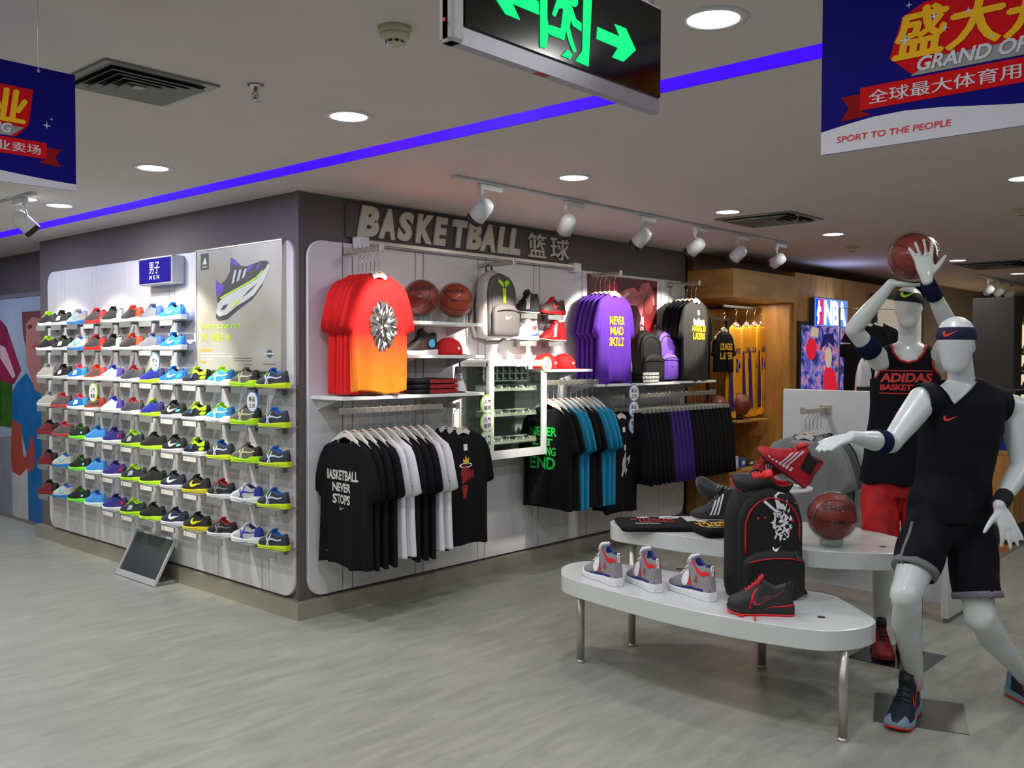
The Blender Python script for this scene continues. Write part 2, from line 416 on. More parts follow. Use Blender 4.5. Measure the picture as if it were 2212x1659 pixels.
gx = [-.93, .78, 2.485, 4.12]; gy = [-3.45, -1.65, 0, 1.64]
dl = [(-.93, -1.69, 'round ceiling light above the blue strip, left of the smoke detector'), (-.92, -3.45, 'largest round ceiling light, right of the green exit sign'),
      (-.95, 0.0, 'round ceiling light between the air vent and the shoe wall'), (.78, -1.56, 'round ceiling light just past the blue strip over the track spotlights'),
      (2.485, -1.59, 'round ceiling light beside the far air vent over the track end'), (4.12, -1.65, 'round ceiling light above the lit sports league sign'),
      (5.55, -1.70, 'round ceiling light hidden past the raised basketball'), (6.98, -1.76, 'small round ceiling light right of the raised basketball'),
      (9.05, -1.82, 'small far round ceiling light at the right edge over the far track'), (2.48, -3.48, 'round ceiling light cut by the right edge of the view'),
      (-1.02, 1.62, 'left one of the two ceiling lights over the shoe wall spotlight'), (-.75, 1.72, 'right one of the two ceiling lights over the shoe wall spotlight'),
      (-2.65, -3.45, 'added ceiling light behind the viewer near the exit sign'), (-2.65, -1.7, 'added ceiling light over the left aisle'), (-2.65, 0.0, 'ceiling light over the left aisle farther on, added for fill'),  # unseen lights carrying on the grid around the viewer, added to fill the room
      (-2.65, 1.64, 'added ceiling light over the far left aisle'), (-.93, -5.3, 'added ceiling light over the aisle behind'), (.78, -5.3, 'added ceiling light over the near right aisle'),
      (2.48, -5.3, 'added ceiling light over the right aisle'), (-2.65, -5.3, 'added ceiling light behind the viewer'), (.78, -3.45, 'ceiling light over the display tables'), (-.93, 3.4, 'ceiling light beyond the shoe wall'),
      (4.12, -3.5, 'ceiling light over the right side mannequins'), (7.0, -4.2, 'ceiling light over the far right aisle'),
 (-2.65, 3.4, 'added ceiling light over the far left aisle, beyond the shoe wall'), (-4.4, -1.7, 'added ceiling light farther left, outside the view'), (-4.4, 1.64, 'added ceiling light farther left on the aisle'), (-4.4, 5.2, 'added ceiling light far left beyond the picture wall'), (-.93, 5.2, 'added ceiling light beside the wall picture'), (-4.4, -5.3, 'added ceiling light far behind the viewer')]  # unseen lights added to brighten what the floor mirror reflects
for x, y, lb in dl:
    w = DOWN_W
    if x > 0: w *= .68
    if x > 5: w *= .7
    if (x, y) == (.78, -3.45) or (x, y) == (4.12, -3.5): w *= .45
    downlight(x, y, lb, w)

def vent(x0, y0, x1, y1, label):
    cx, cy = (x0+x1)/2, (y0+y1)/2; hw, hd = abs(x1-x0)/2, abs(y1-y0)/2
    t = thing('air_vent', (cx, cy, CEIL), label, 'air vent')
    m = MB()
    for a, b, c, d in ((-hw, -hd, hw, -hd+.035), (-hw, hd-.035, hw, hd), (-hw, -hd+.035, -hw+.035, hd-.035), (hw-.035, -hd+.035, hw, hd-.035)):
        m.box(a, b, -.010, c, d, 0)
    m.build('frame', GREYM, t)
    MB().box(-hw+.03, -hd+.03, -.004, hw-.03, hd-.03, -.001).build('duct_opening', SLOTM, t)
    for k in range(1, 5):
        s = 1-k*.2; a, b = (hw-.03)*s, (hd-.03)*s
        o = []; i_ = []
        mm = MB()
        mm.loft([[(-a, -b, -.004), (a, -b, -.004), (a, b, -.004), (-a, b, -.004)], [(-a-.028, -b-.028, -.022), (a+.028, -b-.028, -.022), (a+.028, b+.028, -.022), (-a-.028, b+.028, -.022)],
                 [(-a-.026, -b-.026, -.025), (a+.026, -b-.026, -.025), (a+.026, b+.026, -.025), (-a-.026, b+.026, -.025)], [(-a, -b, -.007), (a, -b, -.007), (a, b, -.007), (-a, b, -.007)]], cap0=False, cap1=False, smooth=False)
        mm.build('louvre', GREYM, t)
    MB().box(-.02, -.02, -.02, .02, .02, -.004).build('centre_plate', GREYM, t)
vent(-1.98, -1.69, -1.54, -1.28, 'square grey louvred air vent in the ceiling beside the left banner')
vent(2.72, -1.95, 3.25, -1.35, 'square air vent in the ceiling behind the track spotlights')
vent(7.3, -2.3, 8.1, -1.6, 'far thin looking air vent right of the raised basketball')
def detector(px, py, label, yellow=False):
    p = FZ(px, py, CEIL)
    t = thing('smoke_detector', p, label, 'smoke detector')
    c = mat('aged_cream_plastic', (.78, .76, .66), .5, noise=.03)
    MB().lathe([(.052, 0), (.052, -.014), (.048, -.02)], n=28).build('base', c, t)
    MB().lathe([(.047, -.02), (.047, -.032), (.038, -.040), (.030, -.041), (.030, -.052), (.020, -.058), (.004, -.059)], n=28).build('cap', c, t)
    m = MB()
    for k in range(9):
        a = 2*PI*k/9; m.add([(.0308*math.cos(a+s), .0308*math.sin(a+s), z) for s, z in ((-.22, -.043), (.22, -.043), (.22, -.050), (-.22, -.050))], [(0, 1, 2, 3)])
    m.build('opening', BLACKP, t)
detector(853, 60, 'round cream smoke detector on the ceiling left of the exit sign')
detector(1842, 533, 'distant round smoke detector on the ceiling above the lit league sign')
detector(2208, 452, 'yellowish smoke detector cut by the right edge of the view')
def sprinkler(px, py, label):
    p = FZ(px, py, CEIL)
    t = thing('sprinkler', p, label, 'sprinkler')
    MB().lathe([(.030, 0), (.032, -.004), (.018, -.012), (.010, -.014)], n=24).build('escutcheon', CHROME, t)
    MB().lathe([(.009, -.012), (.009, -.03), (.013, -.032), (.013, -.036), (.005, -.038), (.005, -.056)], n=16).tube([(-.012, 0, -.034), (-.014, 0, -.046), (-.003, 0, -.058)], .0025).tube([(.012, 0, -.034), (.014, 0, -.046), (.003, 0, -.058)], .0025).build('body', CHROME, t)
    MB().lathe([(.003, -.056), (.017, -.058), (.017, -.060), (.003, -.061)], n=20).build('deflector', CHROME, t)
sprinkler(552, 183, 'chrome ceiling sprinkler between the air vent and the round lights')
sprinkler(1722, 464, 'small far ceiling sprinkler right of the track end')

# track spotlights
def spot_head(base, aim, label, light=True, w=TRACK_W, ax='x', group='white track spotlights', ang=44):
    t = thing('track_spotlight', base, label, 'spotlight', group)
    d = 1 if ax == 'x' else 0
    bx = (.0, -.018, -.055, .19, .018, -.022) if ax == 'x' else (-.018, 0, -.055, .018, .19, -.022)
    MB().box(*bx, bev=.004).build('adapter_box', LAMPW, t)
    MB().lathe([(.017, -.05), (.017, -.078), (.010, -.080), (.010, -.10)], c=(.02 if d else 0, 0 if d else .02, 0), n=16).build('swivel', LAMPW, t)
    piv = Vector((.02 if d else 0, 0 if d else .02, -.185))
    a = (Vector(aim)-(Vector(base)+piv)).normalized()
    side = a.cross(Vector((0, 0, 1))).normalized()
    top = Vector((.02 if d else 0, 0 if d else .02, -.10))
    MB().tube([top, top+side*.03+Vector((0, 0, -.012)), piv+side*.052+Vector((0, 0, .02)), piv+side*.052], .006, 8).build('yoke', LAMPW, t)
    q = a.to_track_quat('Z', 'Y').to_matrix()
    def L(prof, m, name):
        mb = MB().lathe(prof, n=28); mb.v = [tuple(piv+q@Vector(v)) for v in mb.v]; return mb.build(name, m, t)
    L([(.02, -.085), (.040, -.075), (.050, -.045), (.051, .045)], LAMPW, 'housing')
    L([(.0515, .045), (.0515, .075), (.044, .078), (.040, .052), (.01, .050)], BLACKP, 'snoot')
    L([(.040, .0585), (.002, .0595)], LAMP, 'lens')
    if light:
        Lp = bpy.data.lights.new('spot_lamp', 'SPOT'); Lp.energy = w; Lp.spot_size = R(ang); Lp.spot_blend = .35; Lp.shadow_soft_size = .03; Lp.color = (1, .92, .80)
        lo = bpy.data.objects.new('spot_lamp', Lp); COL.objects.link(lo); lo.parent = t
        lo.matrix_local = Matrix.Translation(piv+a*.10) @ a.to_track_quat('-Z', 'Y').to_matrix().to_4x4()
def track(a, b, label):
    t = thing('light_track', (a[0], a[1], CEIL), label, 'light track')
    dx, dy = b[0]-a[0], b[1]-a[1]
    if abs(dx) > abs(dy): MB().box(0, -.017, -.02, dx, .017, 0, bev=.003).build('rail', LAMPW, t); MB().box(-.012, -.018, -.022, 0, .018, 0).build('end_cap', LAMPW, t)
    else: MB().box(-.017, 0, -.02, .017, dy, 0, bev=.003).build('rail', LAMPW, t); MB().box(-.018, -.012, -.022, .018, 0, 0).build('end_cap', LAMPW, t)
track((.28, -1.10), (4.35, -1.10), 'thin white light track carrying six spotlights in front of the basketball wall')
aims = [(.45, 0, 1.55), (1.70, -.1, 1.45), (2.15, 0, 1.5), (2.9, 0, 1.75), (3.55, 0, 1.6), (4.0, 0, 1.8)]
names = ['first spotlight from the left, above the letter A of the wall lettering', 'second spotlight from the left, over the end of the wall lettering', 'third spotlight on the ceiling track, past the lettering',
         'fourth spotlight on the ceiling track, above the dark poster', 'fifth spotlight on the ceiling track, at the wooden fascia', 'sixth and farthest spotlight on the long ceiling track']
wk = iter((1.0, 1.7, 1.1, 1.2, .8, 1.2))
for (px, py), aim, nm in zip([(1022, 390), (1203, 428), (1355, 462), (1478, 485), (1575, 503), (1672, 519)], aims, names):
    p = FZ(px, py, CEIL); spot_head((p.x, -1.10, CEIL), aim, 'white '+nm, w=TRACK_W*next(wk))
track((-1.08, 1.3), (-1.08, 4.4), 'white light track on the ceiling in front of the shoe wall')
for y, nm in ((1.42, 'white spotlight with black snoot hanging under the left banner'), (2.5, 'second white spotlight on the track before the shoe wall'), (3.4, 'third white spotlight on the track before the shoe wall')):
    spot_head((-1.08, y, CEIL), (0, y-.15, 1.42), nm, w=TRACK_W*(.85 if y < 2 else .35), ax='y', ang=60)
# one more track past the mannequins, seen small at the right edge
q0 = FZ(2128, 596, CEIL)
track((q0.x-.3, q0.y), (q0.x+4, q0.y), 'far light track at the right edge behind the mannequins')
for px, nm in ((2136, 'leftmost far white spotlight above the front mannequin'), (2172, 'middle far white spotlight above the front mannequin'), (2210, 'far white spotlight cut by the right edge')):
    q = FZ(px, 596+(px-2128)*.12, CEIL); spot_head((q.x, q0.y, CEIL), (q.x-.2, q0.y+1.2, 1.4), nm, light=False)

# ------------------------------------------------------------------ exit sign
t = thing('exit_sign', (-2.56, -4.0, 2.083), 'black box exit sign with green running figure and arrows, hung from the ceiling', 'exit sign')
GG = glow('green_lit_graphic', (.05, .98, .50), 1.25)
W_, H_ = .518, .185
MB().prism(rrect(0, 0, W_, .018, .004, 3), 0, H_).build('housing', mat('anodised_aluminium', (.70, .69, .74), .4, metal=.3, noise=.03), t)
m = MB().box(.026, -.0045, .026, W_-.006, 0, H_-.006); m.build('face_plate', mat('gloss_black_face', (.015, .015, .018), .12, noise=.02), t)
MB().box(0, -.006, 0, .024, .024, H_, bev=.004).build('end_cap', mat('grey_sign_plastic', (.74, .73, .76), .45, noise=.02), t)
MB().lathe([(.003, 0), (.003, .0015)], c=(-.0015, .010, .030), n=12, axis='x').build('test_button', PRR, t)
MB().box(.19, .004, -.0008, .215, .013, 0).build('label_sticker', PRR, t)
FM = basis((-2.56*0, -.0052, 0), (1, 0, 0), (0, 0, 1))
arrowR = [(.325, .101), (.323, .081), (.382, .081), (.366, .062), (.398, .062), (.434, .090), (.405, .119), (.372, .118), (.386, .101)]
arrowL = [(.504-x, z) for x, z in arrowR]
poly('arrow', [arrowR], t, FM, GG); poly('arrow', [arrowL], t, FM, GG)
poly('door_symbol', [[(.183, .034), (.197, .035), (.203, .060), (.203, .070), (.200, .080), (.200, .150), (.289, .150), (.286, .053), (.268, .033), (.303, .032), (.312, .160), (.183, .160)]], t, FM, GG)
poly('runner_symbol', [[(.226, .124), (.246, .130), (.262, .112), (.270, .099), (.284, .096), (.284, .083), (.262, .086), (.257, .094), (.254, .082), (.262, .064), (.272, .049), (.264, .045), (.253, .058), (.245, .074), (.241, .058), (.206, .058), (.200, .066), (.206, .073), (.232, .074), (.238, .106), (.228, .104), (.219, .088), (.211, .090)]], t, FM, GG)
poly('runner_symbol', [ell(.264, .127, .011, .011, 16)], t, FM, GG); poly('runner_symbol', [[(.234, .033), (.255, .033), (.262, .041), (.249, .046)]], t, FM, GG)
for x in (.06, W_-.02):
    MB().tube([(x, .010, H_), (x, .010, CEIL-2.083)], .0065, 12).build('hanging_rod', CHROME, t)
    MB().lathe([(.02, CEIL-2.083-.02), (.02, CEIL-2.083)], c=(x, .010, 0), n=16).build('ceiling_cup', CHROME, t)

# ------------------------------------------------------------------ printed banners
BNV = mat('banner_blue_print', (.05, .02, .46), .7, spec=.12, noise=.04, scale=3)
BNW = mat('banner_white_print', (.80, .79, .86), .5, noise=.02)
BRED = mat('banner_red_print', (.80, .06, .10), .7, spec=.12, noise=.04)
BDRED = mat('banner_dark_red_print', (.55, .05, .06), .7, spec=.12, noise=.04)
BYEL = mat('banner_yellow_print', (.95, .72, .15), .7, spec=.12, noise=.04)
BGRY = mat('banner_grey_print', (.55, .55, .56), .5, noise=.03)
def banner(origin, right, W, H, label, right_part):
    """flat printed board; origin = lower left corner"""
    t = thing('hanging_banner', origin, label, 'banner')
    r = Vector(right).normalized(); n = r.cross(Vector((0, 0, 1)))
    B = basis((0, 0, 0), r, (0, 0, 1))
    th = .004
    mb = MB().box(0, 0, -th, W, H, 0); mb.v = [tuple(B@Vector(v)) for v in mb.v]; mb.build('board', BNV, t)
    # white foot with a curved upper edge
    ft = [(0, .14), (.08, .165), (.16, .185), (.25, .19), (.35, .175), (.5, .135), (.65, .10), (.8, .075), (.9, .062), (1, .055)]
    poly('white_foot', [[(0, 0), (W, 0)]+[(fx_*W, fz_*H) for fx_, fz_ in ft[::-1]]], t, B, BNW, .0004)
    def T(s, cx, cy, w, h, m, **k): txt('lettering', s, t, B@Matrix.Translation((cx*W, cy*H, k.pop('z', .0016))), m, w=w*W, h=h*H, **k)
    poly('ribbon', [[(.12*W, .235*H), (.88*W, .235*H), (.88*W, .372*H), (.12*W, .372*H)]], t, B, BRED, .001)
    poly('ribbon_tail', [[(.062*W, .185*H), (.155*W, .20*H), (.12*W, .235*H), (.12*W, .335*H), (.062*W, .335*H), (.085*W, .26*H)]], t, B, BDRED, .0007)
    poly('ribbon_tail', [[(.938*W, .185*H), (.845*W, .20*H), (.88*W, .235*H), (.88*W, .335*H), (.938*W, .335*H), (.915*W, .26*H)]], t, B, BDRED, .0007)
    T('全球最大体育用品专业卖场', .5, .303, .71, .082, BNW); T('全球最大体育用品专业卖场', .5016, .303, .71, .082, BNW, z=.0019)
    poly('relief', [[(.205*W, .515*H), (.275*W, .385*H), (.76*W, .385*H), (.81*W, .50*H), (.83*W, .80*H), (.30*W, .80*H), (.24*W, .74*H)]], t, B, BRED, .0006)
    poly('relief_shade', [[(.265*W, .385*H), (.74*W, .385*H), (.79*W, .47*H), (.35*W, .47*H)]], t, B, BGRY, .0010)
    for k in range(5): T('盛大开业', .504+.0028*k, .63, .585, .285, BYEL, shear=.15, z=.0020+.0001*k)
    for k in (-1, 1): T('盛大开业', .510, .63+.007*k, .585, .285, BYEL, shear=.15, z=.0026+.0001*k)
    T('GRAND OPENING', .515, .445, .46, .085, BNW, bold=.03, shear=.25, z=.0028)
    T('SPORT TO THE PEOPLE', .215, .078, .33, .038, PRR, bold=.01, shear=.1)
    for sx, sy, sr in ((.25, .60, .02), (.33, .70, .016), (.55, .75, .014), (.88, .52, .018), (.26, .80, .010), (.90, .58, .008), (.62, .60, .012), (.42, .69, .012), (.36, .62, .012), (.48, .52, .010)):
        st_ = []
        for k in range(8):
            rr = sr*W*(1 if k % 2 == 0 else .22); st_.append((sx*W+rr*math.cos(k*PI/4), sy*H+rr*math.sin(k*PI/4)))
        poly('sparkle', [st_], t, B, BNW, .0034)
    poly('logo_plate', [rrect(.36*W, .84*H, .66*W, .97*H, .01)], t, B, BNW, .0012)
    for x in (.15, .85):
        mb = MB(); p0 = B@Vector((x*W, H-.012, .002)); mb.tube([p0, p0+Vector((0, 0, CEIL-origin[2]-H+.012))], .0012, 6); mb.build('cord', mat('nylon_cord', (.8, .8, .8), .5), t)
        mb = MB(); q = B@Vector((x*W, H-.012, .0)); mb.lathe([(.005, -.003), (.005, .003)], n=12, axis='y' if abs(r.x) > .5 else 'x'); mb.v = [tuple(Vector(v)+q) for v in mb.v]; mb.build('eyelet', CHROME, t)
BH = .342
banner((-1.512, -4.061, 2.086), (0, -1, 0), .70, BH, 'blue grand opening banner hanging at the upper right of the view', True)
banner((-2.25-.70, -2.08, 2.14), (1, 0, 0), .70, .342, 'blue grand opening banner hanging at the left edge above the shoe wall', False)

# ------------------------------------------------------------------ wall lettering, lamp bar, light box, poster, lettering board
t = thing('sign_board', (.0, -.002, 0), 'dark board with raised cream BASKETBALL letters and two Chinese characters', 'sign')
MB().box(.355, -.016, 2.425, 2.74, 0, 2.655, bev=.003).build('board', SIGNB, t)
for ch, a_, b_ in (('B', 770, 818), ('A', 815, 853), ('S', 856, 893), ('K', 895, 936), ('E', 934, 967), ('T', 976, 1010), ('B', 1005, 1039), ('A', 1034, 1069), ('L', 1072, 1098), ('L', 1097, 1123)):
    u0_, u1_ = RW(a_, 480, .03).x, RW(b_, 480, .03).x
    txt('letter', ch, t, basis(((u0_+u1_)/2, -.030, 2.543), (1, 0, 0), (0, 0, 1)), LETTER, w=(u1_-u0_)*.97, h=.205, bold=.055, shear=.2, ext=.008)
for ch, a_, b_ in (('篮', 1139, 1180), ('球', 1187, 1229)):
    u0_, u1_ = RW(a_, 530, .03).x, RW(b_, 530, .03).x
    txt('letter', ch, t, basis(((u0_+u1_)/2, -.028, 2.538), (1, 0, 0), (0, 0, 1)), LETTER, w=(u1_-u0_)*.95, h=.19, bold=.006, ext=.007)
t = thing('lamp_bar', (0, 0, 0), 'slim metal lamp bar with white end caps under the basketball lettering', 'lamp')
MB().box(.46, -.085, 2.385, 2.66, -.035, 2.415, bev=.004).build('bar', STEEL, t)
MB().box(.40, -.095, 2.345, .485, -.02, 2.43, bev=.004).build('end_cap', WHITE, t)
MB().box(2.64, -.095, 2.355, 2.735, -.02, 2.43, bev=.004).build('end_cap', WHITE, t)
MB().box(.50, -.078, 2.380, 2.63, -.045, 2.3845).build('diffuser', mat('bar_diffuser', (.75, .75, .74), .4), t)

t = thing('sign_box', (-.03, 1.35, 2.168), 'blue and white box sign reading MEN above the shoe rows', 'sign')
MB().box(-.10, 0, 0, 0, .49, .20, bev=.006).build('housing', mat('sign_box_side', (.78, .78, .80), .4, noise=.02), t)
MB().box(-.104, .012, .012, -.10, .478, .188).build('face', mat('royal_blue_face', (.09, .05, .46), .7, spec=.1, noise=.03), t)
BM_ = basis((-.1055, .245, .12), (0, -1, 0), (0, 0, 1))
txt('lettering', '男子', t, BM_, PRW, w=.155, h=.085, bold=.004)
txt('lettering', 'MEN', t, basis((-.1055, .245, .052), (0, -1, 0), (0, 0, 1)), PRW, w=.145, h=.030, bold=.02, spacing=1.8)

def swatch(name, rgb, **k): return mat(name, rgb, .55, noise=.03, **k)
t = thing('shoe_poster', (-.03, 1.13, 1.555), 'large beige poster of a tilted running shoe on the shoe wall', 'poster')
PW, PH = 1.03, .822
m_ = bpy.data.materials.new('poster_ground'); m_.use_nodes = True; nt = m_.node_tree; b = nt.nodes['Principled BSDF']
tc = nt.nodes.new('ShaderNodeTexCoord'); n = nt.nodes.new('ShaderNodeTexNoise'); n.inputs['Scale'].default_value = 2.2; n.inputs['Detail'].default_value = 1
rp = nt.nodes.new('ShaderNodeValToRGB'); rp.color_ramp.elements[0].color = (*lin((.62, .60, .54)), 1); rp.color_ramp.elements[1].color = (*lin((.74, .73, .70)), 1)
rp.color_ramp.elements[0].position = .35; rp.color_ramp.elements[1].position = .65
nt.links.new(tc.outputs['Object'], n.inputs[0]); nt.links.new(n.outputs[0], rp.inputs[0]); nt.links.new(rp.outputs[0], b.inputs[0]); b.inputs['Roughness'].default_value = .35
MB().box(-.03, -PW, 0, 0, 0, PH, bev=.002).build('panel', m_, t)
MB().box(-.034, -PW-.008, -.008, -.0, -PW, PH+.008).box(-.034, 0, -.008, 0, .008, PH+.008).box(-.034, -PW, PH, 0, 0, PH+.008).box(-.034, -PW, -.008, 0, 0, 0).build('frame', STEEL, t)
B = basis((-.0305, 0, 0), (0, -1, 0), (0, 0, 1))
def PP(name, pts, m, z=.0008):
    poly(name, [[(x*PW, y*PH) for x, y in p] for p in pts], t, B, m, z)
gr1, gr2, pu = swatch('poster_shoe_dark', (.26, .25, .28)), swatch('poster_shoe_pale', (.82, .82, .80)), swatch('poster_shoe_purple', (.42, .28, .72))
PP('shoe_sole', [[(.25, .47), (.27, .55), (.36, .62), (.55, .665), (.72, .72), (.83, .80), (.865, .84), (.875, .80), (.80, .69), (.70, .60), (.60, .555), (.50, .52), (.38, .455), (.29, .44)]], gr2)
PP('shoe_outsole', [[(.25, .47), (.29, .44), (.38, .455), (.50, .52), (.60, .555), (.70, .60), (.80, .69), (.79, .665), (.68, .565), (.58, .52), (.50, .48), (.38, .415), (.28, .405), (.245, .43)], [(.30, .49), (.36, .50), (.40, .54), (.34, .53)], [(.56, .58), (.66, .63), (.74, .69), (.64, .64)]], gr1, .0012)
PP('shoe_upper', [[(.26, .58), (.25, .66), (.245, .74), (.30, .71), (.36, .73), (.42, .80), (.425, .875), (.50, .845), (.62, .83), (.78, .86), (.845, .855), (.865, .84), (.83, .80), (.72, .72), (.55, .665), (.36, .62), (.27, .55)]], gr1, .0012)
PP('shoe_heel', [[(.25, .66), (.245, .76), (.28, .71), (.34, .71), (.345, .66), (.30, .62), (.27, .60)], [(.425, .875), (.50, .845), (.56, .835), (.47, .90), (.43, .915)], [(.60, .79), (.66, .84), (.70, .84), (.64, .78)], [(.72, .80), (.76, .85), (.79, .85), (.74, .79)]], pu, .0016)
PP('stripe', [[(.44, .70), (.47, .71), (.50, .81), (.475, .81)], [(.50, .715), (.53, .725), (.56, .81), (.535, .81)], [(.56, .735), (.59, .745), (.62, .81), (.595, .81)]], gr2, .002)
PP('lime_line', [[(.30, .598), (.55, .677), (.72, .735), (.80, .79), (.80, .778), (.72, .722), (.55, .665), (.30, .585)], [(.44, .50), (.52, .545), (.54, .57), (.48, .55)]], PRV, .0024)
PP('logo_plate', [[(.055, .84), (.155, .84), (.155, .975), (.055, .975)]], swatch('poster_logo_dark', (.20, .20, .22)))
PP('logo_mark', [[(.078, .885), (.092, .885), (.085, .90)], [(.093, .885), (.112, .885), (.098, .922), (.088, .905)], [(.113, .885), (.135, .885), (.112, .945), (.101, .925)]], PRW, .0012)
for s_, cx, cy, w, h, mm in (('boost your run', .30, .36, .48, .062, PRV), ('跑，动能不停', .24, .27, .36, .07, PRV), ('adidas', .105, .865, .07, .015, PRW)):
    txt('lettering', s_, t, B@Matrix.Translation((cx*PW, cy*PH, .0014)), mm, w=w*PW, h=h*PH, bold=.012)
PP('small_print', [[(.05, .155), (.19, .155), (.19, .17), (.05, .17)], [(.05, .055), (.11, .055), (.11, .07), (.05, .07)]], swatch('poster_orange', (.85, .62, .12)))
PP('small_print', [[(.05, .13), (.36, .13), (.36, .138), (.05, .138)], [(.05, .108), (.44, .108), (.44, .116), (.05, .116)], [(.05, .085), (.22, .085), (.22, .093), (.05, .093)]], gr2)
PP('small_print', [[(.46, .095), (.67, .095), (.67, .103), (.46, .103)], [(.46, .075), (.67, .075), (.67, .083), (.46, .083)], [(.57, .045), (.68, .045), (.68, .052), (.57, .052)], [(.80, .05), (.94, .05), (.94, .058), (.80, .058)]], swatch('poster_text_grey', (.45, .45, .44)))
PP('badge', [[(.87, .10), (.92, .135), (.87, .17), (.82, .135)]], swatch('poster_badge', (.20, .30, .42)), .001)
PP('badge_band', [[(.82, .128), (.92, .128), (.92, .142), (.82, .142)]], gr2, .0014)
# ------------------------------------------------------------------ trainers
def interp(tab, s):
    for (a, va), (b, vb) in zip(tab, tab[1:]):
        if s <= b:
            t = (s-a)/(b-a) if b > a else 0; t = max(0, min(1, t)); t = t*t*(3-2*t)*.5+t*.5
            return va+(vb-va)*t
    return tab[-1][1]
WT = [(0, .014), (.03, .026), (.12, .032), (.3, .032), (.45, .034), (.68, .047), (.8, .047), (.9, .042), (.96, .031), (.99, .018), (1, .008)]
KIND = {
 'low':  dict(H=[(0, .108), (.04, .116), (.12, .104), (.28, .092), (.40, .108), (.48, .118), (.56, .110), (.72, .082), (.86, .066), (.95, .056), (1, .042)], sole=[(0, .034), (.3, .028), (.5, .020), (.8, .018), (1, .026)], o=(.03, .47), dep=.05),
 'high': dict(H=[(0, .140), (.04, .152), (.12, .145), (.25, .138), (.36, .155), (.43, .160), (.52, .128), (.66, .086), (.82, .062), (.95, .046), (1, .034)], sole=[(0, .034), (.3, .030), (.5, .024), (.8, .022), (1, .030)], o=(.03, .42), dep=.10),
 'chunky': dict(H=[(0, .112), (.04, .120), (.12, .108), (.28, .098), (.40, .114), (.48, .122), (.56, .114), (.72, .086), (.86, .072), (.95, .062), (1, .050)], sole=[(0, .046), (.2, .044), (.42, .020), (.55, .020), (.72, .034), (.9, .032), (1, .034)], o=(.03, .47), dep=.05),
}
LEN = .29
def shoe_pt(kind, s, v, side=1, lift=0.0):
    """point on the outer side: s heel->toe, v 0 sole line .. 1 top"""
    K = KIND[kind]; w = interp(WT, s); h = interp(K['H'], s); zb = interp(K['sole'], s)
    o = op(K, s)
    dome = math.sqrt(max(0, 1-(v*.97)**2.6)); wall = 1-.30*v**1.4
    y = w*(dome*(1-o)+wall*o)
    return Vector(((s-.5)*LEN+ (.010*v if s < .1 else 0), side*(y+lift), zb+(h-zb)*v+lift*.4))
def op(K, s):
    a, b = K['o']; e = .05
    return max(0, min(1, (s-a)/e)) * max(0, min(1, (b+e-s)/e))
_cacheshoe = {}
def shoe_meshes(kind):
    if kind in _cacheshoe: return _cacheshoe[kind]
    K = KIND[kind]; N = 26
    S = [0, .015, .04, .08]+[.08+.84*i/18 for i in range(1, 19)]+[.95, .975, .99, 1.0]
    vv = [0, .18, .38, .58, .76, .9, 1.0]
    mb = MB(); rings = []
    for s in S:
        o = op(K, s); side = []
        for v in vv: side.append(shoe_pt(kind, s, v))
        yt = side[-1].y; ht = side[-1].z; x = (s-.5)*LEN; zb = interp(K['sole'], s)
        dep = min(K['dep'], ht-zb-.006)*o
        inner = [Vector((x, yt*(.90*o+.72*(1-o)), ht+.003)), Vector((x, yt*(.76*o+.45*(1-o)), ht-.002*o+.0035*(1-o)-dep*.15)), Vector((x, yt*(.60*o+.2*(1-o)), ht-dep+.004*(1-o)))]
        half = side+inner
        rings.append(half+[Vector((p.x, -p.y, p.z)) for p in reversed(half)])
    n = len(rings[0]); nh = n//2
    vs = [p for r in rings for p in r]; fs = []; mi = []
    for a in range(len(rings)-1):
        sm_ = (S[a]+S[a+1])/2
        for i in range(n-1):
            fs.append((a*n+i, a*n+i+1, (a+1)*n+i+1, (a+1)*n+i))
            k = i if i < nh else n-2-i
            m = 0
            if sm_ < .17 and k < 6: m = 1                      # heel counter
            elif sm_ > .86 and k < 5: m = 2                    # toe cap
            elif .44 < sm_ < .72 and k >= 6: m = 3             # tongue panel on top
            if op(K, sm_) > .4 and k >= 6: m = 4               # lining
            mi.append(m)
    up = (vs, fs, mi, n, len(rings))
    def sole(z0f, z1f, grow):
        rr = []
        outl = []
        for s in S: outl.append((s, 1))
        ring0 = [((s-.5)*LEN*1.02, interp(WT, s)+grow*(1 if .0 < s < 1 else .3), s) for s in S]
        pts = [(x, y, s) for x, y, s in ring0]+[(x, -y, s) for x, y, s in reversed(ring0)]
        for f in (z0f, None, z1f):
            if f is None: rr.append([(x*1.008, y*1.05, (z0f(s)+z1f(s))/2) for x, y, s in pts])
            else: rr.append([(x, y, f(s)) for x, y, s in pts])
        return rr
    spring = lambda s: .012*max(0, (s-.78)/.22)**2 + (.010*max(0, .55-abs(s-.47)/.12) if kind == 'chunky' else 0)
    out = sole(lambda s: spring(s), lambda s: spring(s)+.008, .002)
    mid = sole(lambda s: spring(s)+.008, lambda s: max(interp(K['sole'], s)+.004, spring(s)+.012), .0035)
    _cacheshoe[kind] = (up, out, mid, S)
    return _cacheshoe[kind]
def decal(kind, polys, side, lift=.0016):
    """polygons in (s, v) wrapped round the side of the upper"""
    me = poly_mesh(polys, 0); subdiv_mesh(me, .06)
    for v in me.vertices: v.co = shoe_pt(kind, min(.99, max(0, v.co.x)), min(1, max(0, v.co.y)), side, lift)
    return me
def strips(kind, s0, n=3, dv=(.05, .85), w=.035, gap=.03, slant=-.09):
    return [[(s0+i*(w+gap), dv[0]), (s0+i*(w+gap)+w, dv[0]), (s0+i*(w+gap)+w+slant, dv[1]), (s0+i*(w+gap)+slant, dv[1])] for i in range(n)]
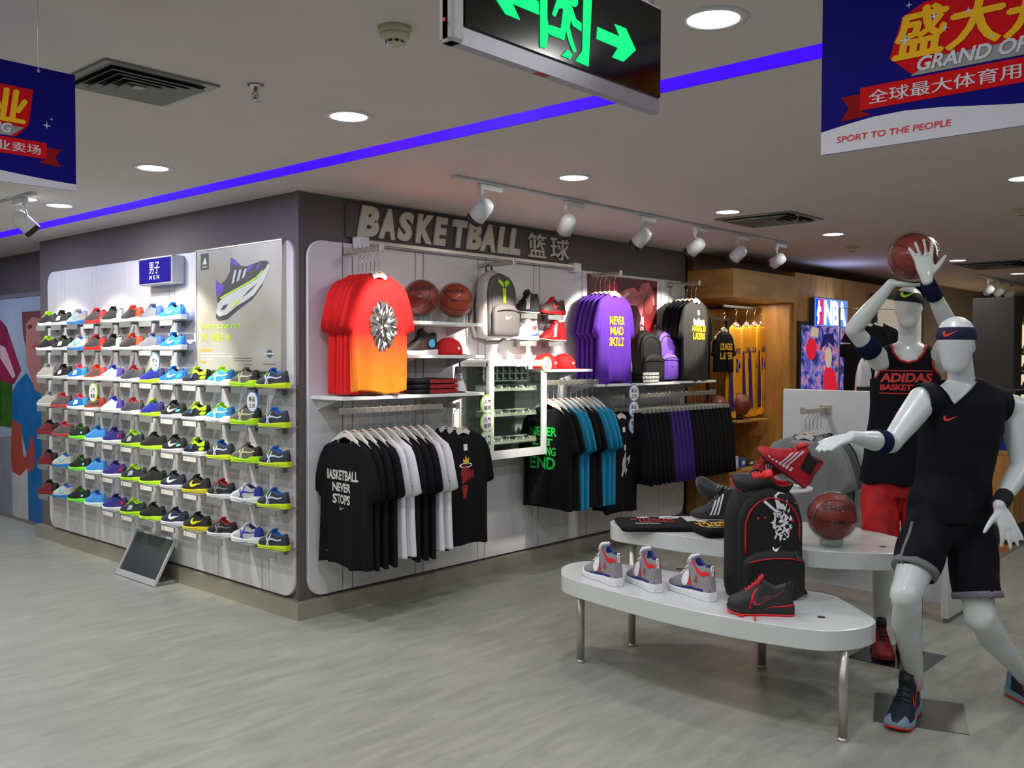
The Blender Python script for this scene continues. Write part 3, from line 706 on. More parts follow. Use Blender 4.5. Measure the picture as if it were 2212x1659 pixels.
def tick(s0, v0, ws, hv):                                  # toe is +s; the tick's curl sits towards the toe
    return [[(s0-(x-.5)*ws, v0+y*hv*2.2) for x, y in SWOOSH]]
_sm = {}
def sm(rgb, rough=.6):
    k = 'shoe_'+'_'.join('%02d' % int(c*99) for c in rgb)
    return mat(k, rgb, rough, noise=.08, scale=90)
def make_shoe(label, kind='low', up=(0, 0, 0), heel=None, toe=None, tongue=None, lining=None, mid=(1, 1, 1), out=None, lace=None, logo=None, marks=None, group=None, name='trainer', opening_lace=False, extras=None):
    heel = heel or up; toe = toe or up; tongue = tongue or up; lining = lining or tongue; out = out or mid; lace = lace or tongue
    t = thing(name, (0, 0, 0), label, 'shoe', group)
    U, O, Mi, S = shoe_meshes(kind); vs, fs, mi, n, nr = U
    mb = MB(); mb.v = [tuple(v) for v in vs]; mb.f = list(fs); mb.m = list(mi); mb.sm = [True]*len(fs)
    mb.f.append(tuple(range(n))[::-1]); mb.m.append(1); mb.sm.append(False); mb.f.append(tuple((nr-1)*n+i for i in range(n))); mb.m.append(2); mb.sm.append(False)
    mb.build('upper', [sm(up), sm(heel), sm(toe), sm(tongue), sm(lining)], t)
    MB().loft(Mi, smooth=False).build('midsole', sm(mid), t)
    MB().loft(O, smooth=False).build('outsole', sm(out), t)
    K = KIND[kind]; s1 = K['o'][1]; hT = interp(K['H'], s1+.02); x1 = (s1+.03-.5)*LEN
    # tongue standing up in front of the opening
    r = []
    for k, (dx, dz, w) in enumerate(((.02, -.02, .023), (.006, .002, .025), (-.006, .014, .024), (-.010, .020, .018))):
        r.append([(x1+dx+tx*.005, w*ty, hT+dz+tx*.002) for tx, ty in ((1, -1), (1, 1), (-1, 1), (-1, -1))])
    MB().loft(r, smooth=True).build('tongue', sm(tongue), t)
    mb = MB(); 
    for k in range(5):
        s = s1+.045+k*.05; z = interp(K['H'], s)+.004; w = .60*interp(WT, s)
        mb.tube([((s-.5)*LEN, -w, z-.006), ((s-.5)*LEN+.004, 0, z+.002), ((s-.5)*LEN, w, z-.006)], .0028, 6)
    mb.build('laces', sm(lace), t)
    if logo == 'tick':
        for sd in (1, -1): 
            me = decal(kind, tick(.40, .22, .42, .62), sd); me.materials.append(sm(marks)); link('side_logo', me, t)
    if logo == 'stripes':
        for sd in (1, -1):
            for p in strips(kind, .50): me = decal(kind, [p], sd); me.materials.append(sm(marks)); link('side_stripe', me, t)
    if logo == 'cross':
        for sd in (1, -1):
            me = decal(kind, [[(.58, .0), (.63, .0), (.52, .95), (.48, .95)], [(.50, .0), (.53, .0), (.66, .80), (.62, .85)], [(.12, .55), (.55, .45), (.55, .58), (.12, .68)]], sd); me.materials.append(sm(marks)); link('side_logo', me, t)
    if logo == 'patch':
        for sd in (1, -1):
            me = decal(kind, [[(.44, .25), (.60, .20), (.55, .62), (.40, .66)]], sd); me.materials.append(sm(marks)); link('side_logo', me, t)
    if logo == 'heelpatch':
        for sd in (1, -1):
            me = decal(kind, [ell(.16, .40, .11, .20, 14)], sd); me.materials.append(sm(marks)); link('side_patch', me, t)
            me = decal(kind, tick(.42, .25, .34, .5), sd); me.materials.append(sm((.85, .85, .85))); link('side_logo', me, t)
    for e in extras or []:
        polys, col, lift = e
        for sd in (1, -1):
            me = decal(kind, polys, sd, lift); me.materials.append(sm(col)); link('side_panel', me, t)
    return t
Wh, Bk, Gy, DG = (.93, .93, .93), (.07, .07, .08), (.55, .55, .56), (.22, .22, .24)
LIME, BLUE, CY, RED, OR, NVY = (.72, .95, .10), (.10, .45, .88), (.30, .80, .95), (.90, .12, .12), (.96, .33, .12), (.08, .12, .24)
ST = {
 'limetop': dict(d='black trainer with lime collar and white sole', up=Bk, tongue=LIME, mid=Wh),
 'blackp': dict(d='black trainer with white side patch and pale sole', up=Bk, mid=(.82, .82, .84), logo='patch', marks=Wh),
 'greyblue': dict(d='pale grey trainer with bright blue sole', up=(.76, .74, .70), lining=BLUE, mid=(.12, .50, .80), lace=CY, logo='tick', marks=(.45, .75, .85)),
 'redsole': dict(d='black and grey trainer with thick red sole', up=(.25, .22, .22), toe=(.6, .58, .58), tongue=RED, lining=Bk, mid=RED, heel=RED),
 'blkwhite': dict(d='black and white trainer with white sole', up=Bk, toe=Wh, mid=Wh, heel=(.75, .75, .75)),
 'blkorange': dict(d='black trainer with orange heel and red toe', up=(.2, .14, .14), tongue=OR, heel=OR, toe=(.75, .15, .15), mid=Wh),
 'greyroyal': dict(d='dark grey trainer with royal blue collar and white sole', up=(.45, .45, .48), lining=BLUE, heel=(.2, .35, .85), mid=Wh),
 'blue': dict(d='bright blue trainer with pale blue heel patch', up=(.10, .48, .90), lining=Bk, mid=(.80, .85, .95), logo='heelpatch', marks=(.25, .75, .95)),
 'grey': dict(d='pale grey trainer with grey white sole', up=(.66, .65, .63), mid=(.80, .79, .77)),
 'bluepink': dict(d='blue trainer with coral collar and white side patch', up=(.05, .42, .72), tongue=(.95, .30, .40), heel=(.1, .6, .8), mid=Wh, logo='patch', marks=Wh),
 'coral': dict(d='charcoal and coral trainer with white sole', up=(.42, .28, .28), tongue=OR, heel=(.85, .3, .25), mid=Wh, extras=[([[(.1, 0), (.95, 0), (.95, .14), (.1, .14)]], OR, .002)]),
 'whiteblue': dict(d='white trainer with violet blue collar', up=Wh, tongue=(.30, .35, .85), heel=(.35, .3, .7), mid=Wh),
 'charcoal': dict(d='charcoal trainer with red tongue and white sole', up=(.27, .27, .29), toe=Gy, tongue=(.8, .2, .2), mid=Wh),
 'royallime': dict(d='royal blue trainer with lime sole', up=(.10, .12, .55), tongue=LIME, heel=(.15, .15, .4), mid=LIME, lining=(.15, .2, .6)),
 'limeblk': dict(d='black trainer with wide lime collar and white sole', up=Bk, lining=Bk, mid=Wh, lace=LIME, tongue=LIME, extras=[([[(.02, .5), (.02, .98), (.30, .98), (.48, .98), (.56, .70), (.50, .62), (.40, .78), (.30, .70)]], LIME, .004), ([ell(.14, .30, .12, .20, 14)], LIME, .003), ([[(.52, .3), (.60, .3), (.56, .62), (.50, .6)]], BLUE, .003)]),
 'skywhite': dict(d='sky blue and white trainer with lime collar and tall white sole', kind='chunky', up=(.20, .66, .90), heel=(.12, .42, .68), toe=CY, tongue=LIME, lining=LIME, mid=Wh, logo='cross', marks=(.85, .95, .75)),
 'olivelime': dict(d='olive grey trainer with chunky lime sole', kind='chunky', up=(.42, .40, .34), heel=Bk, lining=Bk, tongue=(.5, .5, .42), mid=LIME, logo='cross', marks=(.82, .84, .70)),
 'asic': dict(d='dark navy trainer with white crossed side marks and yellow lime sole', up=(.17, .18, .23), lining=(.08, .40, .75), tongue=(.05, .35, .7), mid=(.80, .90, .10), lace=LIME, logo='cross', marks=(.78, .83, .90)),
 'blkmint': dict(d='black trainer with mint heel mark and white sole', up=(.12, .12, .13), mid=(.86, .84, .88), logo='tick', marks=(.8, .8, .8), extras=[([ell(.16, .38, .11, .14, 12)], (.45, .85, .80), .004)]),
 'redblk': dict(d='dark red and black trainer with black sole', up=(.42, .10, .13), tongue=Bk, heel=Bk, mid=(.5, .08, .1)),
 'greyred': dict(d='dark grey trainer with red edge line', up=(.35, .32, .32), tongue=(.8, .2, .25), mid=(.75, .25, .25)),
 'blkgreen': dict(d='black trainer with bright green sole', up=(.10, .13, .11), tongue=(.3, .5, .2), mid=(.50, .95, .25), extras=[([ell(.2, .40, .06, .14, 12)], (.6, .9, .85), .003)]),
 'bluegreen': dict(d='light blue trainer with green side and white sole', up=(.25, .55, .85), toe=(.35, .65, .55), lining=(.2, .45, .8), mid=(.88, .95, .88)),
 'indigo': dict(d='indigo trainer with small red heel and white sole', up=(.20, .17, .52), heel=(.30, .15, .4), mid=Wh, extras=[([ell(.08, .45, .05, .18, 12)], RED, .003)]),
 'ninelime': dict(d='dark trainer with grey lettered side and lime collar', up=(.16, .19, .21), tongue=LIME, lining=LIME, mid=LIME, logo='patch', marks=(.7, .75, .75)),
 'blklime': dict(d='plain black trainer with bright lime sole', up=(.10, .11, .10), lining=(.12, .14, .05), mid=LIME),
 'navytick': dict(d='navy trainer with white tick and white sole', up=(.13, .18, .25), mid=(.86, .84, .90), logo='tick', marks=Wh),
 'blkyellow': dict(d='black trainer with yellow tick and yellow sole', up=(.11, .11, .11), mid=(.85, .78, .12), logo='tick', marks=(.90, .86, .10)),
 'blkredlining': dict(d='black trainer with red lining and white sole', up=(.08, .08, .09), tongue=(.7, .08, .1), lining=(.7, .08, .1), mid=(.86, .86, .88), logo='cross', marks=(.45, .45, .45)),
 'whitenavy': dict(d='chunky white and silver trainer with blue lining', kind='chunky', up=(.72, .73, .74), toe=Wh, lining=(.10, .14, .50), tongue=Wh, heel=(.15, .2, .65), mid=Wh, logo='cross', marks=(.2, .25, .6)),
}
# rows from the top; listed from the corner (nearest) to the far left end
ROWS = [
 (1.907, 4, ['blue', 'greyroyal', 'blkorange', 'blkwhite', 'redsole', 'greyblue', 'blackp', 'limetop']),
 (1.694, 4, ['blue', 'greyroyal', 'blkorange', 'blkwhite', 'redsole', 'greyblue', 'blackp', 'limetop']),
 (1.453, 0, ['asic', 'olivelime', 'skywhite', 'limeblk', 'blue', 'royallime', 'charcoal', 'whiteblue', 'coral', 'bluepink', 'blackp', 'grey']),
 (1.209, 0, ['asic', 'olivelime', 'skywhite', 'limeblk', 'blkmint', 'royallime', 'charcoal', 'whiteblue', 'coral', 'bluepink', 'greyred', 'grey']),
 (.965, 0, ['asic', 'olivelime', 'asic', 'limeblk', 'blkmint', 'blklime', 'ninelime', 'indigo', 'bluegreen', 'blkgreen', 'greyred', 'redblk']),
 (.705, 0, ['asic', 'whitenavy', 'blkredlining', 'blkyellow', 'navytick', 'blklime', 'ninelime', 'indigo', 'bluegreen', 'blkgreen', 'greyblue', 'redblk']),
 (.444, 0, ['asic', 'whitenavy', 'blkredlining', 'blkyellow', 'navytick', 'blklime', 'ninelime', 'indigo', 'bluegreen', 'blkgreen', 'greyblue', 'redblk']),
]
ROWN = ['top', 'second', 'third', 'fourth', 'fifth', 'sixth', 'bottom']
TAGS = {0: {4, 8}, 1: {4, 5}, 2: {3, 4, 5, 6}, 3: {3, 4, 8}, 4: {3, 4, 6, 7, 8}, 5: {3, 4, 5, 6, 7, 8}, 6: {3, 4, 6, 7}}
TAGM = mat('price_card', (.90, .88, .85), .6, noise=.03)
protos = {}; shelf_proto = {}
def make_shelf(tagged, label):
    t = thing('shoe_shelf', (0, 0, 0), label, 'shelf', 'small clear shelves for single trainers')
    MB().box(-.17, -.12, -.006, -.028, .12, 0, bev=.001).build('plate', SMOKE, t)
    MB().box(-.176, -.10, -.044, -.172, .09, -.006).box(-.172, -.10, -.044, -.168, -.098, -.006).box(-.172, .088, -.044, -.168, .09, -.006).box(-.178, -.10, -.044, -.172, .09, -.042).build('label_holder', SMOKE, t)
    MB().box(-.05, -.012, -.05, -.028, .012, -.006).box(-.12, -.006, -.02, -.03, .006, -.006).build('bracket', GREYM, t)
    if tagged: MB().box(-.1785, -.095, -.041, -.177, .075, -.010).build('price_card', TAGM, t); MB().box(-.1792, .045, -.036, -.1786, .050, -.014).build('print_line', PRB, t)
    return t
A_SHOE = R(8)
for ri, (z, k0, names_) in enumerate(ROWS):
    for j, nm in enumerate(names_):
        k = k0+j; y = .10+.3135*k
        cfg = dict(ST[nm]); d = cfg.pop('d')
        lb = '%s, %s shelf row, %s from the wall corner' % (d, ROWN[ri], ORD[k])
        if len(lb.split()) > 16: lb = '%s, %s row, %s from the corner' % (' '.join(d.split()[:9]), ROWN[ri], ORD[k])
        rz = PI/2+A_SHOE+random.uniform(-.08, .08); loc = (-.115+random.uniform(-.006, .006), y+random.uniform(-.012, .012), z+.001)
        if nm not in protos:
            o = make_shoe(lb, group='trainers on the shoe wall', **cfg); o.scale = (.90, .95, .90); protos[nm] = tree(o); o.location = loc; o.rotation_euler = (0, 0, rz)
        else: dup(protos[nm], loc, lb, 'trainers on the shoe wall', rz=rz)
        tg = k in TAGS[ri]
        lb2 = 'small clear shelf %s, %s row, %s from the wall corner' % ('with a white price card' if tg else 'without a card', ROWN[ri], ORD[k])
        if tg not in shelf_proto:
            o = make_shelf(tg, lb2); shelf_proto[tg] = tree(o); o.location = (0, y, z)
        else: dup(shelf_proto[tg], (0, y, z), lb2)
def wall_disc(loc, right, lines, rim, label, r=.07, depth=True):
    t = thing('round_sign', loc, label, 'sign')
    B = basis((0, 0, 0), right, (0, 0, 1))
    def L(mb): mb.v = [tuple(B@Vector(v)) for v in mb.v]; return mb
    L(MB().lathe([(r, -.003), (r, .001)], n=36, smooth=False)).build('rim', rim, t)
    L(MB().lathe([(r*.90, .001), (r*.90, .0022)], n=36, smooth=False)).build('face', PRW, t)
    for i, s_ in enumerate(lines):
        txt('lettering', s_, t, B@Matrix.Translation((0, r*(.27-.62*i), .0032)), PRB, w=r*1.05, h=r*.48, bold=.01)
RIMB = mat('rim_blue', (.15, .50, .82), .5, noise=.03); RIMG = mat('rim_lime', (.62, .90, .15), .5, noise=.03)
p = LW(545, 868, .20); wall_disc(p, (0, -1, 0), ['新品', '上市'], RIMB, 'round white sign with blue rim standing on the fourth shoe row near the corner', .066)
p = LW(335, 783, .20); wall_disc(p, (0, -1, 0), ['新品', '上市'], RIMB, 'round blue rimmed sign under the second shoe row, left of the poster', .066)
p = LW(201, 848, .20); wall_disc(p, (0, -1, 0), ['人气', '推荐'], RIMG, 'bright round sign with lime rim in front of the far left shoes', .075)
# floor mirror leaning back
t = thing('floor_mirror', (-.235, 1.72, 0), 'low tilted shoe mirror standing on the floor before the shoe wall', 'mirror', rz=0)
c_, s_ = math.cos(R(28)), math.sin(R(28))
def tilt(mb):
    mb.v = [(x*c_+z*s_, y, z*c_-x*s_) for x, y, z in mb.v]; return mb
MIR = mat('mirror_glass', (.60, .64, .66), .16, metal=.85, noise=.0)
MFR = mat('mirror_frame', (.80, .80, .80), .35, metal=.3, noise=.02)
tilt(MB().box(-.012, -.30, 0.0, .006, -.285, .36).box(-.012, .285, 0, .006, .30, .36).box(-.012, -.285, .345, .006, .285, .36).box(-.012, -.285, 0, .006, .285, .045)).build('frame', MFR, t)
tilt(MB().box(-.006, -.285, .045, 0, .285, .345)).build('glass', MIR, t)
tilt(MB().box(0, -.28, .01, .006, .28, .35)).build('back_board', GREYM, t)
MB().box(.02, -.25, 0, .19, -.235, .012).box(.02, .235, 0, .19, .25, .012).box(.178, -.25, 0, .19, .25, .012).build('foot_frame', MFR, t)

# ------------------------------------------------------------------ hangers, shirts, shorts
def hanger_tree(label, w=.175, clips=False):
    t = thing('hanger', (0, 0, 0), label, 'hanger')
    pts = [(.0, 0, .165), (.016, 0, .172), (.028, 0, .160), (.026, 0, .142), (.008, 0, .125), (0, 0, .11), (0, 0, .03)]
    MB().tube([(-.014, 0, .150)]+pts, .0022, 6).build('hook', CHROME, t)
    if not clips:
        r = []
        for i in range(15):
            x = -w+2*w*i/14; zc = .014-.098*(abs(x)/w)**1.3; hh = .024-.012*abs(x)/w
            r.append([(x, -.009, zc-hh), (x, .009, zc-hh), (x, .009, zc+hh*.6), (x, -.009, zc+hh*.6)])
        MB().loft(r, smooth=False).build('body', HANGM, t)
        poly('logo', [[(-.014, .014), (.014, .014), (.014, .020), (-.014, .020)]], t, basis((0, -.010, 0), (1, 0, 0), (0, 0, 1)), PRR)
    else:
        MB().box(-.16, -.006, .012, .16, .006, .034, bev=.003).build('bar', mat('clear_hanger_bar', (.68, .68, .64), .3), t)
        for x in (-.15, -.02+.0, .15)[::2]:
            MB().box(x-.018, -.012, -.028, x+.018, .012, .036, bev=.003).build('clip', mat('clear_hanger_clip', (.60, .60, .56), .3), t)
    return t
def shirt_mesh(L=.74, hw=.235, dep=.032, seed=1, sleeve=.25, slope=.6, neck=.075):
    rnd = random.Random(seed); ph = [rnd.uniform(0, 6.28) for _ in range(6)]
    N = 56; mb = MB(); rings = []
    zs = [-L, -L+.012, -L+.12, -L+.25, -.42, -.33, -.26, -.20, -.14, -.09, -.055, -.03, -.012, 0.0]
    def prof(z):
        if z > -.26:
            t = (z+.26)/.26
            shoulder = [(0, 1.0), (.35, .95), (.62, .90), (.79, .80), (.88, .62), (.95, .44), (1, neck/hw)]
            return hw*interp(shoulder, t)
        return hw*(1+.03*((-z-.26)/(L-.26)))
    for z in zs:
        w = prof(z); am = max(0, min(1, (-z-.12)/(L-.12))); d = dep*(.55+.45*min(1, -z/.15)) if z < -.002 else dep*.5
        ring = []
        for k in range(N):
            a = 2*PI*k/N; ca, sa = math.cos(a), math.sin(a)
            x = w*math.copysign(abs(ca)**.75, ca); y = d*math.copysign(abs(sa)**.6, sa)
            f = am*.017*(math.sin(x*34+ph[0]+z*1.5)+.6*math.sin(x*57+ph[1]-z*2)) + am*.006*math.sin(x*110+ph[2])
            zz = z
            if z >= -.012 and y < 0: zz = z-.085*max(0, 1-(x/(neck*1.02))**2)
            if z == -L or z == -L+.012: zz += .012*math.sin(x*14+ph[3])
            ring.append((x, y+f, zz))
        rings.append(ring)
    mb.loft(rings, cap0=True, cap1=False)
    if sleeve:
        for sd in (1, -1):
            rr = []
            OU = [(.150, -.030), (.205, -.058), (.240, -.110), (.266, -.180), (.288, -.255), (.306, -.335)]
            IN = [(.150, -.215), (.178, -.235), (.196, -.262), (.207, -.300), (.214, -.340), (.220, -.382)]
            sc_ = hw/.235; sl = sleeve/.25
            for i in range(6):
                t = i/5
                def Q(p):
                    x, z = p; return (x*sc_, -.2*(1-sl)*0+(z if z > -.2 else -.2+(z+.2)*sl))
                (ox, oz), (ix, iz) = Q(OU[i]), Q(IN[i]); cx, cz = (ox+ix)/2, (oz+iz)/2; hx_, hz_ = (ox-ix)/2, (oz-iz)/2; th = dep*(.70+.25*math.sin(PI*min(1, t*1.2)))*(1-.12*t)
                ring = []
                for k in range(20):
                    a = 2*PI*k/20
                    ring.append((sd*(cx+hx_*math.cos(a)), th*math.sin(a)+.009*math.sin(a*3+ph[4]+t*3)*t, cz+hz_*math.cos(a)))
                rr.append(ring if sd > 0 else ring[::-1])
            mb.loft(rr, cap0=True, cap1=True)
    return mb
def make_shirt(label, fab, group, seed=1, collar=None, L=.74, prints=None, sleeve=.25, hw=.235, name='t_shirt', cat='shirt', neck=.075, dep=.032):
    t = thing(name, (0, 0, 0), label, cat, group)
    mb = shirt_mesh(L=L, seed=seed, sleeve=sleeve, hw=hw, neck=neck, dep=dep)
    o = mb.build('body', fab, t)
    # rib collar following the neck edge
    pts = []
    for k in range(25):
        a = 2*PI*k/24; x = neck*math.copysign(abs(math.cos(a))**.75, math.cos(a)); y = dep*.5*math.copysign(abs(math.sin(a))**.6, math.sin(a))
        z = -.085*max(0, 1-(x/(neck*1.02))**2) if y < 0 else 0
        pts.append((x, y, z))
    MB().tube(pts, .0075, 6).build('collar', collar or fab, t)
    if prints:
        bv = bvh_of(o.data)
        for nm, me, m in prints:
            subdiv_mesh(me, .03); me.transform(basis((0, 0, 0), (1, 0, 0), (0, 0, 1)))
            for v in me.vertices: v.co.y = -.2
            conform(me, bv, (0, 1, 0), .0035); me.materials.clear(); me.materials.append(m); link(nm, me, t)
    return t
def tmesh(s, cx, cz, w, h, **k):
    me = text_mesh(s, w, h, **k); me.transform(Matrix.Translation((cx, cz, 0))); return me
def pmesh(polys): return poly_mesh(polys, 0)
def neck_label(): return ('neck_label', pmesh([[(-.018, -.135), (.018, -.135), (.018, -.092), (-.018, -.092)]]), PRW)
def wall_arm(u, off, z, label, y0=0.0, ax=1, length=.35):
    """face-out arm with stop studs, sticking out of the wall at u"""
    t = thing('waterfall_rail', (u, -y0, z), label, 'clothes rail')
    MB().box(-.012, -length, -.015, .012, -.02, .015, bev=.003).build('bar', STEEL, t)
    MB().box(-.017, -length-.008, -.020, .017, -length, .026, bev=.003).build('end_stop', STEEL, t)
    MB().box(-.05, -.034, -.03, .05, -.022, .03).build('wall_plate', STEEL, t)
    m = MB()
    for k in range(6): m.lathe([(.003, .014), (.003, .022), (.0045, .024), (.001, .027)], c=(0, -.07-k*.045, 0), n=8)
    m.build('stud', CHROME, t)['kind'] = 'stuff'
    return t
HANGZ = .165
hang = tree(hanger_tree('white hanger of the front red shirt'))
clip = tree(hanger_tree('clip hanger of the nearest shorts', clips=True))
_h1 = [False, False]
def hanger(loc, rz, label, clips=False):
    i = 1 if clips else 0; src = clip if clips else hang
    if not _h1[i]:
        _h1[i] = True; src[0].location = loc; src[0].rotation_euler = (0, 0, rz); src[0]['label'] = label; return
    dup(src, loc, label, rz=rz)
def series(protos_, positions, rz, labels, hlabels, group, hz=-.005):
    """protos_: list of root objects or trees, one per position (same object may repeat)"""
    used_ = set()
    for i, (p, pos) in enumerate(zip(protos_, positions)):
        q = rz+random.uniform(-.05, .05)
        if p[0].name not in used_ and not p[0].get('_placed'):
            used_.add(p[0].name); p[0]['_placed'] = 1; p[0].location = pos; p[0].rotation_euler = (0, 0, q); p[0]['label'] = labels[i]; p[0]['group'] = group
        else: dup(p, pos, labels[i], group, rz=q)
        hanger((pos[0]-(.006 if hz > 0 else 0), pos[1], pos[2]+hz), q, hlabels[i])
# red shirts on the first arm
m_ = bpy.data.materials.new('red_to_orange_cotton'); m_.use_nodes = True; nt = m_.node_tree; b = nt.nodes['Principled BSDF']
tc = nt.nodes.new('ShaderNodeTexCoord'); sp = nt.nodes.new('ShaderNodeSeparateXYZ'); rp = nt.nodes.new('ShaderNodeValToRGB'); mr = nt.nodes.new('ShaderNodeMapRange')
mr.inputs[1].default_value = -.76; mr.inputs[2].default_value = -.36
rp.color_ramp.elements[0].color = (*lin((1.0, .56, .06)), 1); rp.color_ramp.elements[1].color = (*lin((.88, .04, .04)), 1)
nt.links.new(tc.outputs['Object'], sp.inputs[0]); nt.links.new(sp.outputs[2], mr.inputs[0]); nt.links.new(mr.outputs[0], rp.inputs[0]); nt.links.new(rp.outputs[0], b.inputs[0]); b.inputs['Roughness'].default_value = .85
RO = m_
rnd = random.Random(5)
shards_w, shards_b = [], []
for k in range(120):                                        # faceted lion head print: many small dark and pale shards inside a pointed oval
    a = rnd.uniform(0, 2*PI); rr = math.sqrt(rnd.uniform(0, 1)); cx, cz = .108*rr*math.cos(a)*(1-.25*max(0, -math.sin(a))), .148*rr*math.sin(a)
    an = math.atan2(cz, cx)+rnd.uniform(-.3, .3); l, w = rnd.uniform(.026, .05), rnd.uniform(.009, .018)
    d, n_ = (math.cos(an), math.sin(an)), (-math.sin(an), math.cos(an))
    q = [(cx-d[0]*l/2, cz-d[1]*l/2), (cx+n_[0]*w/2, cz+n_[1]*w/2), (cx+d[0]*l/2, cz+d[1]*l/2), (cx-n_[0]*w/2, cz-n_[1]*w/2)]
    (shards_b if k % 5 < 3 else shards_w).append([(x+.005, z-.325) for x, z in q])
base = [(math.cos(R(a))*(.122 if i % 2 else .104)*(1-.22*max(0, -math.sin(R(a)))), math.sin(R(a))*(.165 if i % 2 else .145)) for i, a in enumerate(range(0, 360, 15))]
rs = make_shirt('x', RO, 'red shirts on the first arm', 3, collar=mat('dark_red_rib', (.45, .03, .03), .8), prints=[('lion_print_base', pmesh([[(x+.005, z-.325) for x, z in base]]), swatch('print_grey_mid', (.30, .29, .29)))])
bv = bvh_of([c for c in kids(rs) if c.name.startswith('body')][0].data)
for nm, sh, m in (('lion_print_dark', shards_b, PRB), ('lion_print_light', shards_w, PRW)):
    me = bpy.data.meshes.new(nm); bm = bmesh.new()
    for q in sh:
        bm.faces.new([bm.verts.new((x, y, 0)) for x, y in q])
    bm.to_mesh(me); bm.free(); me.transform(basis((0, 0, 0), (1, 0, 0), (0, 0, 1)))
    for v in me.vertices: v.co.y = -.2
    conform(me, bv, (0, 1, 0), .0058 if 'dark' in nm else .0050); me.materials.append(m); link(nm, me, rs)['kind'] = 'stuff'
rp_ = tree(make_shirt('x', mat('bright_red_cotton', (.86, .05, .05), .85, noise=.06), 'red shirts on the first arm', 4))
U1 = .371; pos = [(U1, -.325+.041*i, 2.165) for i in range(6)]
wall_arm(U1, 0, 2.33, 'steel arm holding the red shirts')
series([tree(rs)]+[rp_]*5, pos, 0, ['front red and orange t-shirt with grey lion print']+['%s plain red shirt behind the lion print one' % ORD[i] for i in range(5)],
       ['white hanger of the front red shirt']+['white hanger of the %s red shirt behind the front one' % ORD[i] for i in range(5)], 'red shirts on the first arm')
# purple shirts
pp = make_shirt('x', PURPLEF, 'g', 6, collar=mat('amber_rib', (.85, .60, .15), .8), prints=[('print_line', tmesh(s, 0, z, w, h, bold=.03), PRY) for s, z, w, h in (('NEVER', -.225, .22, .07), ('MAD', -.310, .19, .07), ('SKILLZ', -.400, .22, .075))])
pp2 = tree(make_shirt('x', PURPLEF, 'g', 7)); U3 = 2.93
wall_arm(U3, 0, 2.345, 'steel arm holding the purple shirts')
series([tree(pp)]+[pp2]*4, [(U3-.03, -.31+.048*i, 2.18) for i in range(5)], 0, ['front purple t-shirt with yellow lettering']+['%s purple shirt behind the lettered purple one' % ORD[i] for i in range(4)],
       ['hanger of the front purple shirt']+['hanger of the %s purple shirt behind the front one' % ORD[i] for i in range(4)], 'purple shirts on the second arm')
# black shirts with yellow print
bp = make_shirt('x', mat('washed_black_cotton', (.14, .13, .12), .85, noise=.08), 'g', 8, prints=[neck_label(), ('print_flash', pmesh([[(-.10, -.20), (-.09, -.165), (-.05, -.19), (0, -.16), (.03, -.185), (.09, -.175), (.10, -.23), (-.09, -.23)]]), PRW)]+[('print_line', tmesh(s, 0, z, w, h, bold=.04), m) for s, z, w, h, m in (('ANGELES', -.260, .25, .055, PRY), ('LAKERS', -.330, .20, .065, PRY))])
bp2 = tree(make_shirt('x', BLACKF, 'g', 9)); U4 = 4.17
wall_arm(U4, 0, 2.34, 'steel arm holding the black shirts with yellow print')
series([tree(bp)]+[bp2]*4, [(U4, -.32+.048*i, 2.18) for i in range(5)], 0, ['front black t-shirt with white and yellow print']+['%s black shirt behind the yellow printed one' % ORD[i] for i in range(4)],
       ['hanger of the front yellow printed black shirt']+['hanger of the %s black shirt on the third arm' % ORD[i+1] for i in range(4)], 'black shirts on the third arm')

def rail(u0, u1, z, off, label, n=12):
    t = thing('clothes_rail', (u0, -off, z), label, 'clothes rail')
    W = u1-u0
    MB().box(0, -.007, -.018, W, .007, .018, bev=.003).build('bar', STEEL, t)
    for x in (.18, W-.15): MB().box(x-.010, 0, -.012, x+.010, off-.025, .012, bev=.002).build('bracket', STEEL, t)
    m = MB()
    for k in range(n): m.lathe([(.003, .017), (.003, .026), (.0048, .028), (.001, .031)], c=(.03+k*(W-.06)/(n-1), 0, 0), n=8)
    m.build('stud', CHROME, t)['kind'] = 'stuff'
# lower rail A: black and white shirts facing left
RZ = -PI/2
fA = make_shirt('x', BLACKF, 'g', 11, collar=mat('grey_rib', (.35, .35, .36), .8), L=.78, hw=.25, prints=[('print_line', tmesh(s, 0, z, w, h, bold=.035), swatch('print_silver', (.80, .80, .78))) for s, z, w, h in (('BASKETBALL', -.225, .31, .062), ('NEVER', -.300, .18, .055), ('STOPS', -.372, .17, .060))]
   + [('tick_print', pmesh([swoosh(0, -.430, .055)]), swatch('print_silver', (.8, .8, .78))), ('size_print', tmesh('DRI-FIT', -.17, -.715, .05, .012), swatch('print_dim_grey', (.5, .5, .5)))])
bkA = tree(make_shirt('x', BLACKF, 'g', 12, L=.78)); whA = make_shirt('x', WHITEF, 'g', 13, L=.76)
def sleeve_mark(t, m, dz=-.30):
    """small mark on the near sleeve, facing the hanging shirt's right side"""
    me = pmesh([swoosh(0, 0, .045)]); me.transform(basis((.258, -.036, dz), (1, 0, 0), (0, 0, 1)))
    me.materials.append(m); link('sleeve_logo', me, t)
sleeve_mark(whA, swatch('print_violet', (.25, .15, .55))); whA = tree(whA)
rail(.06, .92, 1.315, .33, 'slim steel rail with the black and white shirts', 10)
seqA = ['f', 'b', 'b', 'b', 'w', 'w', 'b', 'b', 'b', 'w', 'w']
tr = {'f': tree(fA), 'b': bkA, 'w': whA}; pos = [(.11+.066*i, -.33, 1.150) for i in range(len(seqA))]
